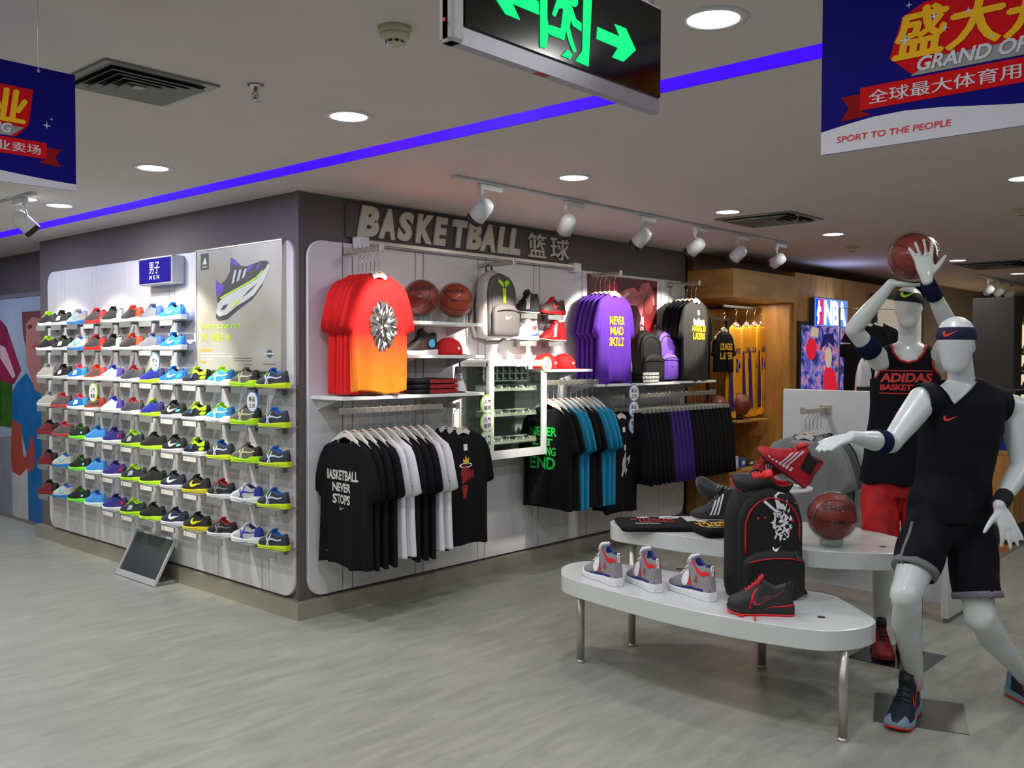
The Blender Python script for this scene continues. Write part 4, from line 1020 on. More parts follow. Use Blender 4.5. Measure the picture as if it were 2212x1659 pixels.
series([tr[c] for c in seqA], pos, RZ, [('black t-shirt with silver BASKETBALL lettering, nearest on the lower rail' if c == 'f' else '%s shirt, %s from the left on the lower left rail' % ('plain black' if c == 'b' else 'white', ORD[i])) for i, c in enumerate(seqA)],
       ['pale hanger, %s from the left on the lower left rail' % ORD[i] for i in range(len(seqA))], 'shirts on the lower left rail', hz=.020)
# three black shirts with the flaming ball, facing out
wall_arm(1.04, 0, 1.315, 'steel arm under the shelf with the flaming ball shirt')
ht = make_shirt('x', BLACKF, 'g', 15, L=.78, prints=[neck_label(), ('print_hoop', pmesh([ell(0, -.235, .062, .018, 30)+ell(0, -.235, .050, .010, 30)[::-1]]), PRW), ('print_flame', pmesh([[(-.02, -.225), (-.03, -.19), (-.01, -.20), (0, -.165), (.012, -.20), (.03, -.18), (.025, -.225)]]), PRY),
   ('print_ball', pmesh([ell(-.005, -.285, .045, .05, 20)]), DREDF), ('print_block', pmesh([[(-.04+i*.024, -.36+.01*i), (-.022+i*.024, -.36+.01*i), (-.022+i*.024, -.27), (-.04+i*.024, -.27)] for i in range(5)]+[[(-.03, -.46), (.0, -.46), (.02, -.37), (-.04, -.37)]]), DREDF)])
ht2 = tree(make_shirt('x', BLACKF, 'g', 16, L=.76))
series([tree(ht), ht2, ht2], [(1.04, -.40+.085*i, 1.150) for i in range(3)], 0, ['front black t-shirt with flaming ball and red print', 'first plain black shirt behind the flaming ball shirt', 'second plain black shirt behind the flaming ball shirt'],
       ['hanger of the flaming ball shirt', 'first hanger behind the flaming ball shirt', 'second hanger behind the flaming ball shirt'], 'flaming ball shirts beside the glass cabinet')
# rail B: black and teal shirts
rail(2.0, 2.66, 1.455, .33, 'steel rail with the black and teal shirts', 10)
gt = make_shirt('x', BLACKF, 'g', 17, L=.78, prints=[('print_line', tmesh(s, -.02, z, w, h, bold=.03), PRG) for s, z, w, h in (('NEVER', -.200, .28, .07), ('LET', -.280, .20, .055), ('PLAYING', -.350, .26, .065), ('END', -.440, .26, .095))]+[('tick_print', pmesh([swoosh(0, -.11, .04)]), PRW)])
blB = make_shirt('x', BLACKF, 'g', 18, L=.78); sleeve_mark(blB, PRV); blB = tree(blB)
tlB = make_shirt('x', TEALF, 'g', 19, L=.80); sleeve_mark(tlB, swatch('print_teal_dark', (.0, .25, .35))); tlB = tree(tlB)
seqB = ['g', 'b', 't', 't', 'b', 'b', 't', 't', 't']; tr = {'g': tree(gt), 'b': blB, 't': tlB}
series([tr[c] for c in seqB], [(2.03+.07*i, -.33, 1.285) for i in range(9)], RZ, [('black t-shirt with large green lettering behind the glass cabinet' if c == 'g' else '%s shirt, %s from the left on the middle rail' % ('black' if c == 'b' else 'teal blue', ORD[i])) for i, c in enumerate(seqB)],
       ['pale hanger, %s from the left on the middle rail' % ORD[i] for i in range(9)], 'shirts on the middle rail', hz=.020)
# black shirt with the white figure
wall_arm(2.98, 0, 1.315, 'short arm under the long shelf with the figure print shirt')
fg = [[(0, -.33), (.02, -.30), (.035, -.31), (.03, -.34), (.05, -.37), (.04, -.42), (.06, -.46), (.04, -.50), (.02, -.46), (-.01, -.47), (-.03, -.51), (-.05, -.49), (-.03, -.44), (-.035, -.40), (-.02, -.36)], ell(.015, -.265, .022, .028, 14), [(.05, -.36), (.085, -.33), (.08, -.39), (.055, -.42), (.07, -.385)]]
fgs = make_shirt('x', BLACKF, 'g', 21, L=.80, prints=[neck_label(), ('figure_print', pmesh(fg), swatch('print_silver', (.8, .8, .78))), ('print_dots', pmesh([ell(-.02, -.24, .010, .006, 8), ell(.02, -.215, .012, .006, 8)]), PRR)])
fg2 = tree(make_shirt('x', BLACKF, 'g', 22, L=.78))
series([tree(fgs), fg2], [(2.98, -.33, 1.16), (2.98, -.24, 1.16)], 0, ['black t-shirt with white figure print left of the shorts', 'plain black shirt behind the white figure print one'],
       ['hanger of the white figure print shirt', 'hanger behind the white figure print shirt'], 'figure print shirts beside the shorts')
# rail C: shorts on clip hangers
def make_shorts(label, fab, seed, group, side=None):
    t = thing('shorts', (0, 0, 0), label, 'shorts', group); rnd = random.Random(seed); ph = [rnd.uniform(0, 6) for _ in range(4)]
    mb = MB(); N = 36
    for sd in (-1, 1):
        rr = []
        for z, x0, x1, d in ((0, .0, .175, .018), (-.03, 0, .185, .020), (-.2, 0, .215, .024), (-.30, .004, .225, .026), (-.45, .010, .235, .027), (-.60, .016, .245, .028)):
            cx, hw_ = (x0+x1)/2, (x1-x0)/2; ring = []
            for k in range(N):
                a = 2*PI*k/N; x = cx+hw_*math.copysign(abs(math.cos(a))**.7, math.cos(a)); y = d*math.copysign(abs(math.sin(a))**.7, math.sin(a))
                ring.append((sd*x, y+(-z)*.022*math.sin(x*60+ph[0]), z+(.01*math.sin(x*20+ph[1]) if z < -.5 else 0)))
            rr.append(ring if sd < 0 else ring[::-1])
        mb.loft(rr)
    mb.build('legs', fab, t)
    MB().prism(rrect(-.18, -.023, .18, .023, .02, 4), -.028, .004).build('waistband', fab, t)
    if side:
        for sd in (-1, 1): MB().box(sd*.215-.012, -.032, -.60, sd*.215+.012, -.029, -.03).build('side_stripe', side, t)
    return t
rail(3.25, 4.58, 1.315, .30, 'long steel rail with the row of shorts', 24)
shb = tree(make_shorts('x', BLACKF2, 1, 'g')); shp = tree(make_shorts('x', DPURPLEF, 2, 'g')); shp2 = make_shorts('x', BLACKF2, 3, 'g')
me = pmesh([ell(x, z, .016, .012, 7) for x, z in ((.08, -.52), (.12, -.55), (.16, -.53), (.2, -.57), (.10, -.58), (.18, -.50))]); me.transform(basis((0, -.034, 0), (1, 0, 0), (0, 0, 1))); me.materials.append(PRW); link('spot_print', me, shp2); shp2 = tree(shp2)
seqC = ['b']*6+['p']*5+['d']+['b']*10
for i, c in enumerate(seqC):
    x = 3.14+.0665*i; z = 1.175; src = {'b': shb, 'p': shp, 'd': shp2}[c]
    lb = '%s shorts, %s from the left on the shorts rail' % ({'b': 'black', 'p': 'deep purple', 'd': 'black shorts with white spots printed'}[c].replace(' shorts with white spots printed', ''), ORD[i])
    if c == 'd': lb = 'black shorts with white spots near the hem on the shorts rail'
    q = RZ+random.uniform(-.05, .05)
    if not src[0].get('_placed'): src[0]['_placed'] = 1; src[0].location = (x, -.30, z); src[0].rotation_euler = (0, 0, q); src[0]['label'] = lb; src[0]['group'] = 'shorts on the long rail'
    else: dup(src, (x, -.30, z), lb, 'shorts on the long rail', rz=q)
    hanger((x, -.30, z), q, 'clip hanger, %s from the left on the shorts rail' % ORD[i], True)
for o in bpy.data.objects:
    if o.get('_placed'): del o['_placed']
# ------------------------------------------------------------------ shelves of the basketball wall
def board(u0, u1, z, label, depth=.35):
    t = thing('wall_shelf', (u0, 0, z), label, 'shelf')
    MB().box(0, -depth, -.022, u1-u0, -.03, 0, bev=.002).build('board', WHITE, t)
    for x in ((.05, u1-u0-.06) if u1-u0 < .8 else (.05, (u1-u0)/2, u1-u0-.06)):
        m = MB(); m.loft([[(x-.004, -.03, -.022), (x-.004, -.26, -.022), (x-.004, -.03, -.09)], [(x+.004, -.03, -.022), (x+.004, -.26, -.022), (x+.004, -.03, -.09)]], smooth=False); m.build('bracket', LAMPW, t)
board(.067, 1.31, 1.402, 'long white shelf under the red shirts')
board(.70, 1.31, 1.885, 'white shelf carrying the two basketballs')
board(.70, 1.31, 1.662, 'white shelf with the black high top and red cap')
board(1.96, 2.56, 1.557, 'white shelf with the red caps right of the glass cabinet')
board(2.62, 3.87, 1.432, 'long white shelf under the purple shirts')
board(3.875, 4.5, 1.438, 'white shelf under the yellow printed black shirts')
# ------------------------------------------------------------------ basketballs
BALLM = mat('pebbled_basketball', (.50, .15, .09), .5, noise=.12, scale=260, bump=.35)
BALLM2 = mat('pebbled_basketball_bright', (.68, .26, .13), .5, noise=.12, scale=260, bump=.35)
SEAM = mat('ball_seam', (.10, .04, .06), .6, noise=.02)
def ball(loc, label, rot=(0, 0, 0), r=.12, m=BALLM, group='wrapped basketballs', stand=True, wrap=True, face=None, lines=('SPALDING', 'NBA')):
    t = thing('basketball', loc, label, 'basketball', group)
    E = Matrix.Identity(3)
    from mathutils import Euler
    E = Euler(rot).to_matrix()
    mb = MB().lathe([(max(.001, r*math.sin(PI*k/24)), -r*math.cos(PI*k/24)) for k in range(25)], n=40); mb.v = [tuple(E@Vector(v)) for v in mb.v]; mb.build('cover', m, t)
    def curve(f, n=56):
        pts = [E@(Vector(f(2*PI*i/n)).normalized()*r*1.0) for i in range(n+1)]
        MB().tube(pts, .0022, 5).build('seam', SEAM, t)
    curve(lambda a: (math.cos(a), math.sin(a), 0)); curve(lambda a: (0, math.cos(a), math.sin(a)))
    for s in (1, -1): curve(lambda a: (s*.62, .95*math.cos(a), .95*math.sin(a)) if True else 0)
    if lines:
        bv = BVHTree.FromPolygons([E@Vector(v) for v in []] or [Vector(v) for v in mb.v], mb.f)
        fd = Vector(face or (-.74, -.67, .1)).normalized(); rt = Vector((0, 0, 1)).cross(fd).normalized(); up = fd.cross(rt)
        for s, dz, w, h in ((lines[0], .048, .15, .028), (lines[1], -.022, .05, .020)):
            me = text_mesh(s, w, h, bold=.02); subdiv_mesh(me, .012); me.transform(basis(fd*r*1.5+up*dz, rt, up)); conform(me, bv, -fd, .0012)
            me.materials.clear(); me.materials.append(PRB); link('lettering', me, t)
    if wrap: MB().lathe([(max(.001, r*1.075*math.sin(PI*k/20)), -r*1.075*math.cos(PI*k/20)) for k in range(21)], n=36).build('plastic_wrap', WRAP, t)
    return t
def ball_stand(loc, label, h=.05):
    t = thing('ball_stand', loc, label, 'stand')
    MB().lathe([(.058, 0), (.058, h), (.054, h), (.054, 0)], n=32, cap=False).build('ring', ACRYL, t)
for u, lb, m, rot in ((.855, 'left wrapped basketball on the top white shelf', BALLM, (.5, .4, .3)), (1.175, 'right brighter wrapped basketball on the top white shelf', BALLM2, (.2, .9, 1.2))):
    ball((u, -.19, 1.885+.045+.118), lb, rot, m=m); ball_stand((u, -.19, 1.8855), 'clear ring stand under the %s basketball on the shelf' % lb.split()[0], .05)
# ------------------------------------------------------------------ caps
CAPR = mat('red_cap_twill', (.82, .06, .08), .75, noise=.06, scale=150, bump=.1)
def cap(loc, rz, label, group=None):
    t = thing('baseball_cap', loc, label, 'cap', group, rz=rz)
    prof = [(.092, 0), (.094, .02), (.088, .06), (.070, .092), (.040, .112), (.008, .118)]
    n = 32; rings = [[(r*1.10*math.cos(2*PI*k/n), r*math.sin(2*PI*k/n), z) for k in range(n)] for r, z in prof]
    MB().loft(rings).build('crown', CAPR, t)
    rr = []
    for s in (0, 1):
        rr.append([(.03+(.165 if s else .075)*math.cos(R(a)), (.082+.012*s)*math.sin(R(a)), .004-.012*s*(1-.6*abs(math.sin(R(a))))) for a in range(-80, 81, 10)])
    top = rr[0]+rr[1][::-1]
    MB().loft([[(x, y, z-.002) for x, y, z in top], [(x, y, z+.003) for x, y, z in top]], smooth=False).build('brim', CAPR, t)
    MB().lathe([(.008, .117), (.006, .122), (.001, .123)], n=12).build('button', CAPR, t)
    for k in range(3):
        a = k*PI/3; pts = [(r*1.10*1.004*math.cos(a), r*1.004*math.sin(a), z+.001) for r, z in prof]+[(-r*1.10*1.004*math.cos(a), -r*1.004*math.sin(a), z+.001) for r, z in reversed(prof)]
        MB().tube(pts, .0011, 4).build('seam', PRR, t)
    poly('logo', [[(-.014, .0), (.0, .014), (.014, .0), (0, -.012)]], t, basis((.03, -.0935, .045), (1, 0, 0), (0, 0, 1)), PRW)
    return t
cap((1.10, -.20, 1.664), R(-15), 'red baseball cap beside the black high top on the shelf')
cap((2.15, -.20, 1.559), R(-15), 'red baseball cap, left one of the pair behind the glass cabinet')
cap((2.37, -.20, 1.559), R(-15), 'red baseball cap, right one of the pair near the purple shirts')
# ------------------------------------------------------------------ shoes on the basketball wall
def put(o, loc, rz=0, rot=None):
    o.location = loc; o.rotation_euler = rot if rot else (0, 0, rz); return o
F180 = PI   # toe towards -x (left in the view)
put(make_shoe('black high top trainer with pale blue heel and white sole on the shelf', 'high', up=(.12, .09, .09), heel=(.10, .08, .08), tongue=Bk, mid=(.9, .85, .88), logo=None, name='high_top', extras=[([ell(.19, .42, .10, .26, 14)], (.35, .75, .95), .003), ([[(.35, 0), (.55, 0), (.45, .6), (.30, .9)]], (.25, .12, .12), .002)]), (.82, -.20, 1.663), F180-.15)
put(make_shoe('white high top trainer leaning at the glass cabinet on the long shelf', 'high', up=(.88, .86, .90), heel=(.9, .88, .92), tongue=(.5, .5, .52), lining=NVY, mid=(.92, .9, .93), name='high_top', logo='tick', marks=(.72, .68, .74)), (1.18, -.22, 1.403), -2.3)
for (u, z, lb, cfg, rz) in (
  (1.98, 1.990, 'black high top trainer with three white stripes on the upper clear shelf', dict(kind='high', up=(.06, .06, .07), mid=(.12, .12, .13), out=(.8, .8, .8), logo='stripes', marks=Wh), F180),
  (2.30, 1.990, 'black trainer with red tongue and red sole on the upper clear shelf', dict(kind='low', up=(.26, .22, .22), tongue=(.9, .1, .15), mid=(.8, .08, .1), logo='tick', marks=(.85, .25, .25)), F180),
  (1.97, 1.780, 'white and grey high top trainer with blue edge on the lower clear shelf', dict(kind='high', up=(.78, .77, .80), toe=Wh, heel=(.6, .58, .6), tongue=Wh, mid=(.88, .87, .92), extras=[([[(.02, 0), (.35, 0), (.35, .1), (.02, .12)]], (.15, .25, .6), .003), ([ell(.2, .6, .08, .16, 12)], (.85, .3, .35), .003)]), F180),
  (2.31, 1.780, 'shiny red high top trainer with white stripes on the lower clear shelf', dict(kind='high', up=(.72, .04, .08), mid=(.62, .05, .08), out=Wh, lining=Bk, logo='stripes', marks=Wh), F180)):
    put(make_shoe(lb, name='display_trainer', **cfg), (u, -.14, z+.001), rz)
    s = dup(shelf_proto[False], (u, 0, z), 'clear shelf %s' % ('under the '+' '.join(lb.split()[:8])), 'clear shelves on the basketball wall', rz=-PI/2*1.0)
    s.rotation_euler = (0, 0, PI/2)
# folded shirts
def folded(loc, rz, label, n, col, prints=None, w=.26, d=.30, h=.022, edge=None, group=None, rot=None):
    out = []
    for k in range(n):
        t = thing('folded_shirt', (loc[0]+random.uniform(-.004, .004), loc[1], loc[2]+k*(h+.001)), label if n == 1 else '%s, %s of the stack' % (label, ('lowest', 'middle', 'topmost')[k]), 'shirt', group if n > 1 else None, rz=rz+random.uniform(-.03, .03)*(n > 1))
        r = []
        for z, g in ((0, -.006), (.004, 0), (h*.5, .003), (h-.005, 0), (h, -.008)):
            r.append([(x+.003*math.sin(y*40+k), y+.003*math.sin(x*50+k*2), z+.002*math.sin(x*30+y*25+k)*(z > .01)) for x, y in rrect(-w/2-g, -d/2-g, w/2+g, d/2+g, .03, 4)])
        MB().loft(r).build('cloth', col, t)
        if edge: MB().box(w/2-.25, -d/2-.0065, .003, w/2-.002, -d/2-.0035, h-.004).build('edge_print', edge, t)
        if prints and k == n-1: prints(t, h+.0022)
        out.append(t)
    return out
CHKR = mat('red_black_check', (.62, .10, .11), .8, noise=.5, scale=70)
def pr_heat(t, z):
    poly('print_white', [ell(-.06, .02, .04, .05, 16)], t, Matrix.Translation((0, 0, z)), PRW); poly('print_red', [ell(.05, .0, .045, .07, 16)], t, Matrix.Translation((0, 0, z)), DREDF)
    MB().tube([(.0+.07*math.cos(R(a)), .05+.035*math.sin(R(a)), z+.001) for a in range(0, 190, 15)], .004, 5).build('print_ring', PRW, t)
folded((.87, -.20, 1.4025), 0, 'folded black shirt with red edge on the long shelf', 3, BLACKF, pr_heat, .36, .28, .033, edge=CHKR, group='folded shirts on the long shelf')
WED = mat('white_lettered_edge', (.75, .75, .74), .8, noise=.6, scale=60)
folded((3.34, -.22, 1.4325), 0, 'folded black shirt with white edge beside the backpacks', 3, BLACKF, None, .34, .26, .03, edge=WED, group='folded shirts beside the backpacks')
t = thing('display_block', (3.2, -.10, 1.4325), 'plain white display block behind the folded shirts', 'display block')
MB().box(-.12, -.045, 0, .12, .045, .20, bev=.003).build('block', WHITE, t)
# ------------------------------------------------------------------ backpacks
def backpack(loc, rz, label, m1, m2, m3, trim=None, W=.30, H=.50, D=.17, logo=None, pocket=.24, straps=True, rot=None, zipm=None, side=None):
    """front faces local -Y, origin at the bottom centre"""
    t = thing('backpack', loc, label, 'backpack', rz=rz, rot=rot)
    def shell(w, h, d, y0, z0, m, name, e=.5, ytop=.62):
        N = 40; rr = []
        for k in range(17):
            f = k/16; z = z0+h*f
            ww = w*(1-.0*f) * (math.sqrt(max(0, 1-max(0, (f-.66)/.34)**2))*.96+.04 if f > .66 else (1-.10*(1-min(1, f/.12))**2))
            dd = d*(math.sqrt(max(0, 1-max(0, (f-.7)/.3)**2))*.7+.3 if f > .7 else 1-.18*(1-min(1, f/.15))**2)*(1-(1-ytop)*.4*f)
            ring = []
            for j in range(N):
                a = 2*PI*j/N; x = ww/2*math.copysign(abs(math.cos(a))**e, math.cos(a)); y = dd/2*math.copysign(abs(math.sin(a))**e, math.sin(a))
                ring.append((x, y0-dd/2+ y*1.0, z+.004*math.sin(x*40+z*30)*(.2 < f < .9)))
            rr.append(ring)
        return MB().loft(rr).build(name, m, t)
    shell(W, H, D, .0, 0, side or m1, 'main_body')
    shell(W*.88, H*.93, D*.45, -D+.045, .01, m1, 'front_panel')
    pk = shell(W*.84, pocket, D*.42, -D-.0, .012, m2, 'front_pocket', ytop=.9)
    # zip lines
    zm = zipm or m3
    fp_ = [c for c in kids(t) if c.name.startswith(('front_panel', 'main_body'))]; vs_, fs_ = [], []
    for c in fp_: o_ = len(vs_); vs_ += [v.co.copy() for v in c.data.vertices]; fs_ += [tuple(i+o_ for i in p.vertices) for p in c.data.polygons]
    bz = BVHTree.FromPolygons(vs_, fs_); zp = []
    for x, z in [(-W*.37, H*f) for f in (.40, .48, .56)]+[(W*.37*math.cos(R(a)), H*.62+H*.25*math.sin(R(a))) for a in range(180, -1, -9)]+[(W*.37, H*f) for f in (.56, .50)]:
        h_ = bz.ray_cast(Vector((x, -.6, z)), Vector((0, 1, 0)), 1.0)
        if h_[0] is not None: zp.append(h_[0]+Vector((0, -.002, 0)))
    MB().tube(zp, .0045, 6).build('zip', zm, t)
    MB().tube([(-W*.36, -D-.062, pocket*.80), (-W*.2, -D-.072, pocket*.86), (0, -D-.074, pocket*.88), (W*.2, -D-.072, pocket*.86), (W*.36, -D-.062, pocket*.80)], .004, 6).build('pocket_zip', zm, t)
    MB().tube([(-.03, .0, H-.02), (-.03, .005, H+.03), (0, .008, H+.045), (.03, .005, H+.03), (.03, .0, H-.02)], .007, 8).build('haul_loop', m3, t)
    if straps:
        for sd in (-1, 1):
            MB().tube([(sd*.06, .0, H-.04), (sd*.08, .04, H-.12), (sd*.10, .055, H*.5), (sd*.12, .03, .10), (sd*.13, -.01, .03)], .017, 8, squash=.4).build('shoulder_strap', m3, t)
    for l in logo or []:
        nm, polys, m, y, cz = l
        me = poly_mesh(polys, 0); subdiv_mesh(me, .02); me.transform(basis((0, -.6, cz), (1, 0, 0), (0, 0, 1)))
        vs_, fs_ = [], []
        for c in kids(t):
            if c.name.startswith(('front', 'main')): o_ = len(vs_); vs_ += [v.co.copy() for v in c.data.vertices]; fs_ += [tuple(i+o_ for i in p.vertices) for p in c.data.polygons]
        conform(me, BVHTree.FromPolygons(vs_, fs_), (0, 1, 0), .0035, 2.0); me.materials.append(m); link(nm, me, t)
    return t
bg1, bg2 = mat('backpack_pale_grey', (.72, .71, .70), .7, noise=.05, scale=100), mat('backpack_charcoal', (.36, .34, .34), .75, noise=.08, scale=150, bump=.1)
sheath = [[(x*1.25, y*1.2) for x, y in q] for q in [[(-.052, .055), (-.040, .075), (.0, .048), (-.004, .018)], [(.004, .048), (.040, .075), (.052, .052), (.008, .018)], [(-.016, .014), (.016, .014), (.012, -.075), (-.008, -.075)]]]
wall_arm(1.615, 0, 2.335, 'steel arm holding the grey backpack')
gb_ = backpack((1.605, -.11, 1.79), 0, 'grey and charcoal backpack with lime emblem hanging above the glass cabinet', bg2, bg2, bg2, side=bg1, W=.33, H=.50, D=.14, logo=[('emblem', sheath, PRV, -.222, .345), ('tick_logo', [swoosh(0, 0, .07)], PRW, -.2020, .145)], zipm=bg2)
bb = mat('backpack_black', (.06, .06, .06), .75, noise=.1, scale=120, bump=.1); bpur = mat('backpack_purple', (.36, .22, .62), .65, noise=.06, scale=80)
MB().tube([(-.15, .04, .30), (-.175, .03, .12), (-.16, .0, .0), (-.08, -.04, -.035), (.04, -.06, -.03), (.12, -.05, .0)], .020, 8, squash=.5).build('hanging_strap', bg2, gb_)
backpack((3.53, -.16, 1.4335), R(-14), 'black backpack standing on the long shelf beside the purple one', bb, bb, bb, W=.28, H=.46, D=.13)
backpack((3.86, -.10, 1.4395), R(-10), 'purple backpack standing on the shelf before the black shirts', bpur, bpur, bb, side=bb, W=.27, H=.47, D=.13, logo=[('tick_logo', [swoosh(.02, 0, .04)], PRB, -.193, .13)])
# ------------------------------------------------------------------ dark red poster
t = thing('player_poster', (2.90, -.032, 1.66), 'dark red poster of a player in shadow between purple and black shirts', 'poster')
MB().box(0, -.012, 0, 1.04, 0, .70).build('panel', mat('poster_deep_red', (.46, .03, .08), .4, noise=.85, scale=2.6), t)
B = basis((0, -.0125, 0), (1, 0, 0), (0, 0, 1))
poly('figure', [[(.50, .0), (.45, .12), (.52, .28), (.46, .40), (.40, .52), (.44, .56), (.56, .60), (.66, .62), (.74, .58), (.78, .66), (.90, .68), (.98, .60), (1.00, .48), (.94, .46), (.88, .56), (.82, .52), (.80, .38), (.78, .22), (.84, .0)]], t, B, mat('poster_skin_red', (.80, .42, .45), .4, noise=.5, scale=8), .0006)
poly('jersey', [[(.55, .0), (.52, .14), (.57, .28), (.55, .42), (.62, .46), (.72, .46), (.78, .36), (.74, .2), (.78, 0)]], t, B, mat('poster_jersey', (.16, .02, .04), .4, noise=.4, scale=8), .001)
poly('ball', [ell(.90, .47, .075, .085, 22)], t, B, mat('poster_ball', (.52, .16, .16), .4, noise=.3, scale=10), .0014)
poly('red_glow', [[(.40, .02), (.56, .02), (.60, .34), (.46, .34)], [(.30, .30), (.44, .52), (.40, .66), (.24, .62)]], t, B, mat('poster_glow_red', (.80, .06, .12), .4, noise=.4, scale=5), .0004)
poly('highlight', [[(.80, .05), (.84, .05), (.82, .36), (.79, .36)], [(.50, .50), (.60, .56), (.58, .58), (.47, .53)]], t, B, mat('poster_glow', (.95, .75, .78), .4, noise=.1), .0014)
# ------------------------------------------------------------------ glass accessory cabinet
CW, CD, CH = .625, .30, .715; c0 = (1.368, -.025, .915)
t = thing('glass_cabinet', c0, 'white framed glass cabinet with trays of small accessories on the wall', 'cabinet')
fw = .045
def CB(x0, y0, z0, x1, y1, z1, name, m): MB().box(x0, y0, z0, x1, y1, z1, bev=.002).build(name, m, t)
CB(0, -CD, 0, CW, 0, .022, 'bottom', WHITE); CB(0, -CD, CH-.022, CW, 0, CH, 'top', WHITE)
MB().box(-.002, -CD-.02, 0, fw, -CD, CH).box(CW-fw, -CD-.02, 0, CW+.002, -CD, CH).box(fw, -CD-.02, 0, CW-fw, -CD, fw+.015).box(fw, -CD-.02, CH-fw, CW-fw, -CD, CH).build('door', WHITE, t)
d_ = [c for c in kids(t) if c.name.startswith('door')][0]
MB().box(fw, -CD-.012, fw+.015, CW-fw, -CD-.008, CH-fw).build('pane', GLASS, d_)
MB().box(.006, -CD+.02, .0, .022, 0, .03).box(.004, -CD, CH-.05, .022, 0, CH-.022).box(.004, -CD, .022, .022, -CD+.02, CH-.022).box(.004, -.02, .022, .022, 0, CH-.022).build('side_frame', WHITE, t)
MB().box(.010, -CD+.02, .03, .014, -.02, CH-.05).build('side_glass', GLASS, t)
MB().box(CW-.012, -CD, .02, CW-.008, -.005, CH-.022).build('side_glass', GLASS, t)
MB().box(.02, -.005, .02, CW-.01, -.001, CH-.02).build('back', mat('cabinet_back_grey', (.58, .60, .58), .5), t)
MB().box(.30, -CD+.03, .022, .303, -.03, CH-.03).build('divider', GLASS, t)
for z, nm in ((.10, 0), (.29, 0), (.47, 0)): CB(.02, -CD+.03, z-.006, CW-.02, -.01, z, 'glass_shelf', GLASS)
trm = mat('tray_beige', (.66, .66, .60), .5, noise=.03)
for ri, z in enumerate((.02, .22, .405)):
    tr_ = thing('accessory_tray', (c0[0]+.03, c0[1]-CD+.05, c0[2]+z+.0805), '%s tray of small accessories inside the glass cabinet' % ('lowest', 'middle', 'upper')[ri], 'tray')
    MB().box(0, 0, 0, .56, .10, .006).box(0, 0, .006, .56, .004, .018).box(0, .096, .006, .56, .10, .045).box(0, .004, .006, .004, .096, .035).box(.556, .004, .006, .56, .096, .035).build('tray', trm, tr_)
    m = MB()
    for k in range(1, 7): m.box(.08*k-.002, .004, .006, .08*k+.002, .096, .024)
    m.build('divider', trm, tr_)
    for k in range(7):
        q = thing('wristband_pack', (tr_.location.x+.04+.08*k, tr_.location.y+.05, tr_.location.z+.0065), 'small shiny packet, %s from the left in the %s cabinet tray' % (ORD[k], ('lowest', 'middle', 'upper')[ri]), 'packet', 'packets in the cabinet trays', rz=R(20))
        MB().box(-.024, -.018, 0, .024, .026, .034, bev=.006).build('pack', (CHROME if k % 3 == 0 else (PRB if k % 3 == 1 else GREYM)), q)
        MB().box(-.014, -.019, .010, .014, -.0182, .024).build('card', PRW, q)
rk = thing('wire_rack', (c0[0]+.06, c0[1]-.20, c0[2]+.555), 'pale wire rack of small black packs inside the cabinet top', 'rack')
rm = mat('pale_green_wire', (.78, .84, .82), .4, noise=.02); m = MB()
for k in range(8): m.box(.068*k, -.006, 0, .068*k+.010, .006, .12)
for z in (0, .055, .112): m.box(0, -.006, z, .49, .006, z+.008)
m.build('frame', rm, rk)
for r_ in range(2):
    for k in range(7):
        q = thing('sock_pack', (rk.location.x+.010+.068*k, rk.location.y+.010, rk.location.z+.010+.055*r_), 'small black pack, %s in the %s row of the wire rack' % (ORD[k], ('lower', 'upper')[r_]), 'packet', 'black packs in the wire rack')
        MB().box(0, 0, 0, .056, .03, .042, bev=.003).build('pack', PRB, q)
        MB().box(.02, -.001, .008, .040, -.0002, .016).build('label', PRW, q)
for z, lb in ((1.315, 'top'), (1.188, 'middle'), (1.062, 'lowest')):
    wall_disc((1.335, -.352, z), (1, 0, 0), ['人气', '推荐'], RIMG, '%s of three round lime rimmed signs left of the glass cabinet' % lb, .070)
wall_disc((1.985, -.352, 1.595), (1, 0, 0), ['人气', '推荐'], RIMG, 'single round sign at the upper right corner of the glass cabinet', .058)
for z, lb in ((1.350, 'top'), (1.212, 'middle'), (1.075, 'lowest')):
    wall_disc((3.12, -.362, z), (1, 0, 0), ['新品', '上市'], RIMB, '%s of three round blue rimmed signs above the shorts' % lb, .074)

# ------------------------------------------------------------------ timber league area past the end of the wall
st(MB().box(4.50, .0, 0, 4.56, .3, CEIL), 'wall_right', BLACKP)
st(MB().box(4.54, -.06, 2.50, 11, .1, CEIL), 'wall_front', WOODD)
def struct_parts(root_name, m_root):
    pass
t = thing('timber_canopy', (4.54, 0, 0), 'pale timber boxed canopy over the league corner', 'canopy')
MB().box(0, -.50, 2.235, .03, .0, 2.50).build('end_board', WOOD, t)
MB().box(.03, -.50, 2.235, 1.30, -.47, 2.50).build('front_board', WOOD, t)
MB().box(.0, -.498, 2.225, 1.30, .30, 2.235).build('soffit_board', WOOD, t)
MB().box(.03, -.47, 2.49, 1.30, .0, 2.50).build('top_board', WOODD, t)
for k, x in enumerate((.25, .55, .85, 1.1)): MB().lathe([(.03, -.004), (.028, -.008)], c=(x, -.28, 2.229), n=20, smooth=False).build('added_lamp_disc', LAMPW, t)  # invented lamp discs, unlit; the added area light below does the lighting
Lc = bpy.data.lights.new('canopy_fill', 'AREA'); Lc.shape = 'RECTANGLE'; Lc.size = 1.0; Lc.size_y = .15; Lc.energy = 6; Lc.color = (1, .86, .66)  # unseen fill light added to brighten the corner under the canopy
lo = bpy.data.objects.new('canopy_fill', Lc); COL.objects.link(lo); lo.parent = t; lo.location = (.65, -.25, 2.215)
st(MB().box(4.56, .30, 0, 5.80, .36, 2.5), 'wall_front', WOODV)
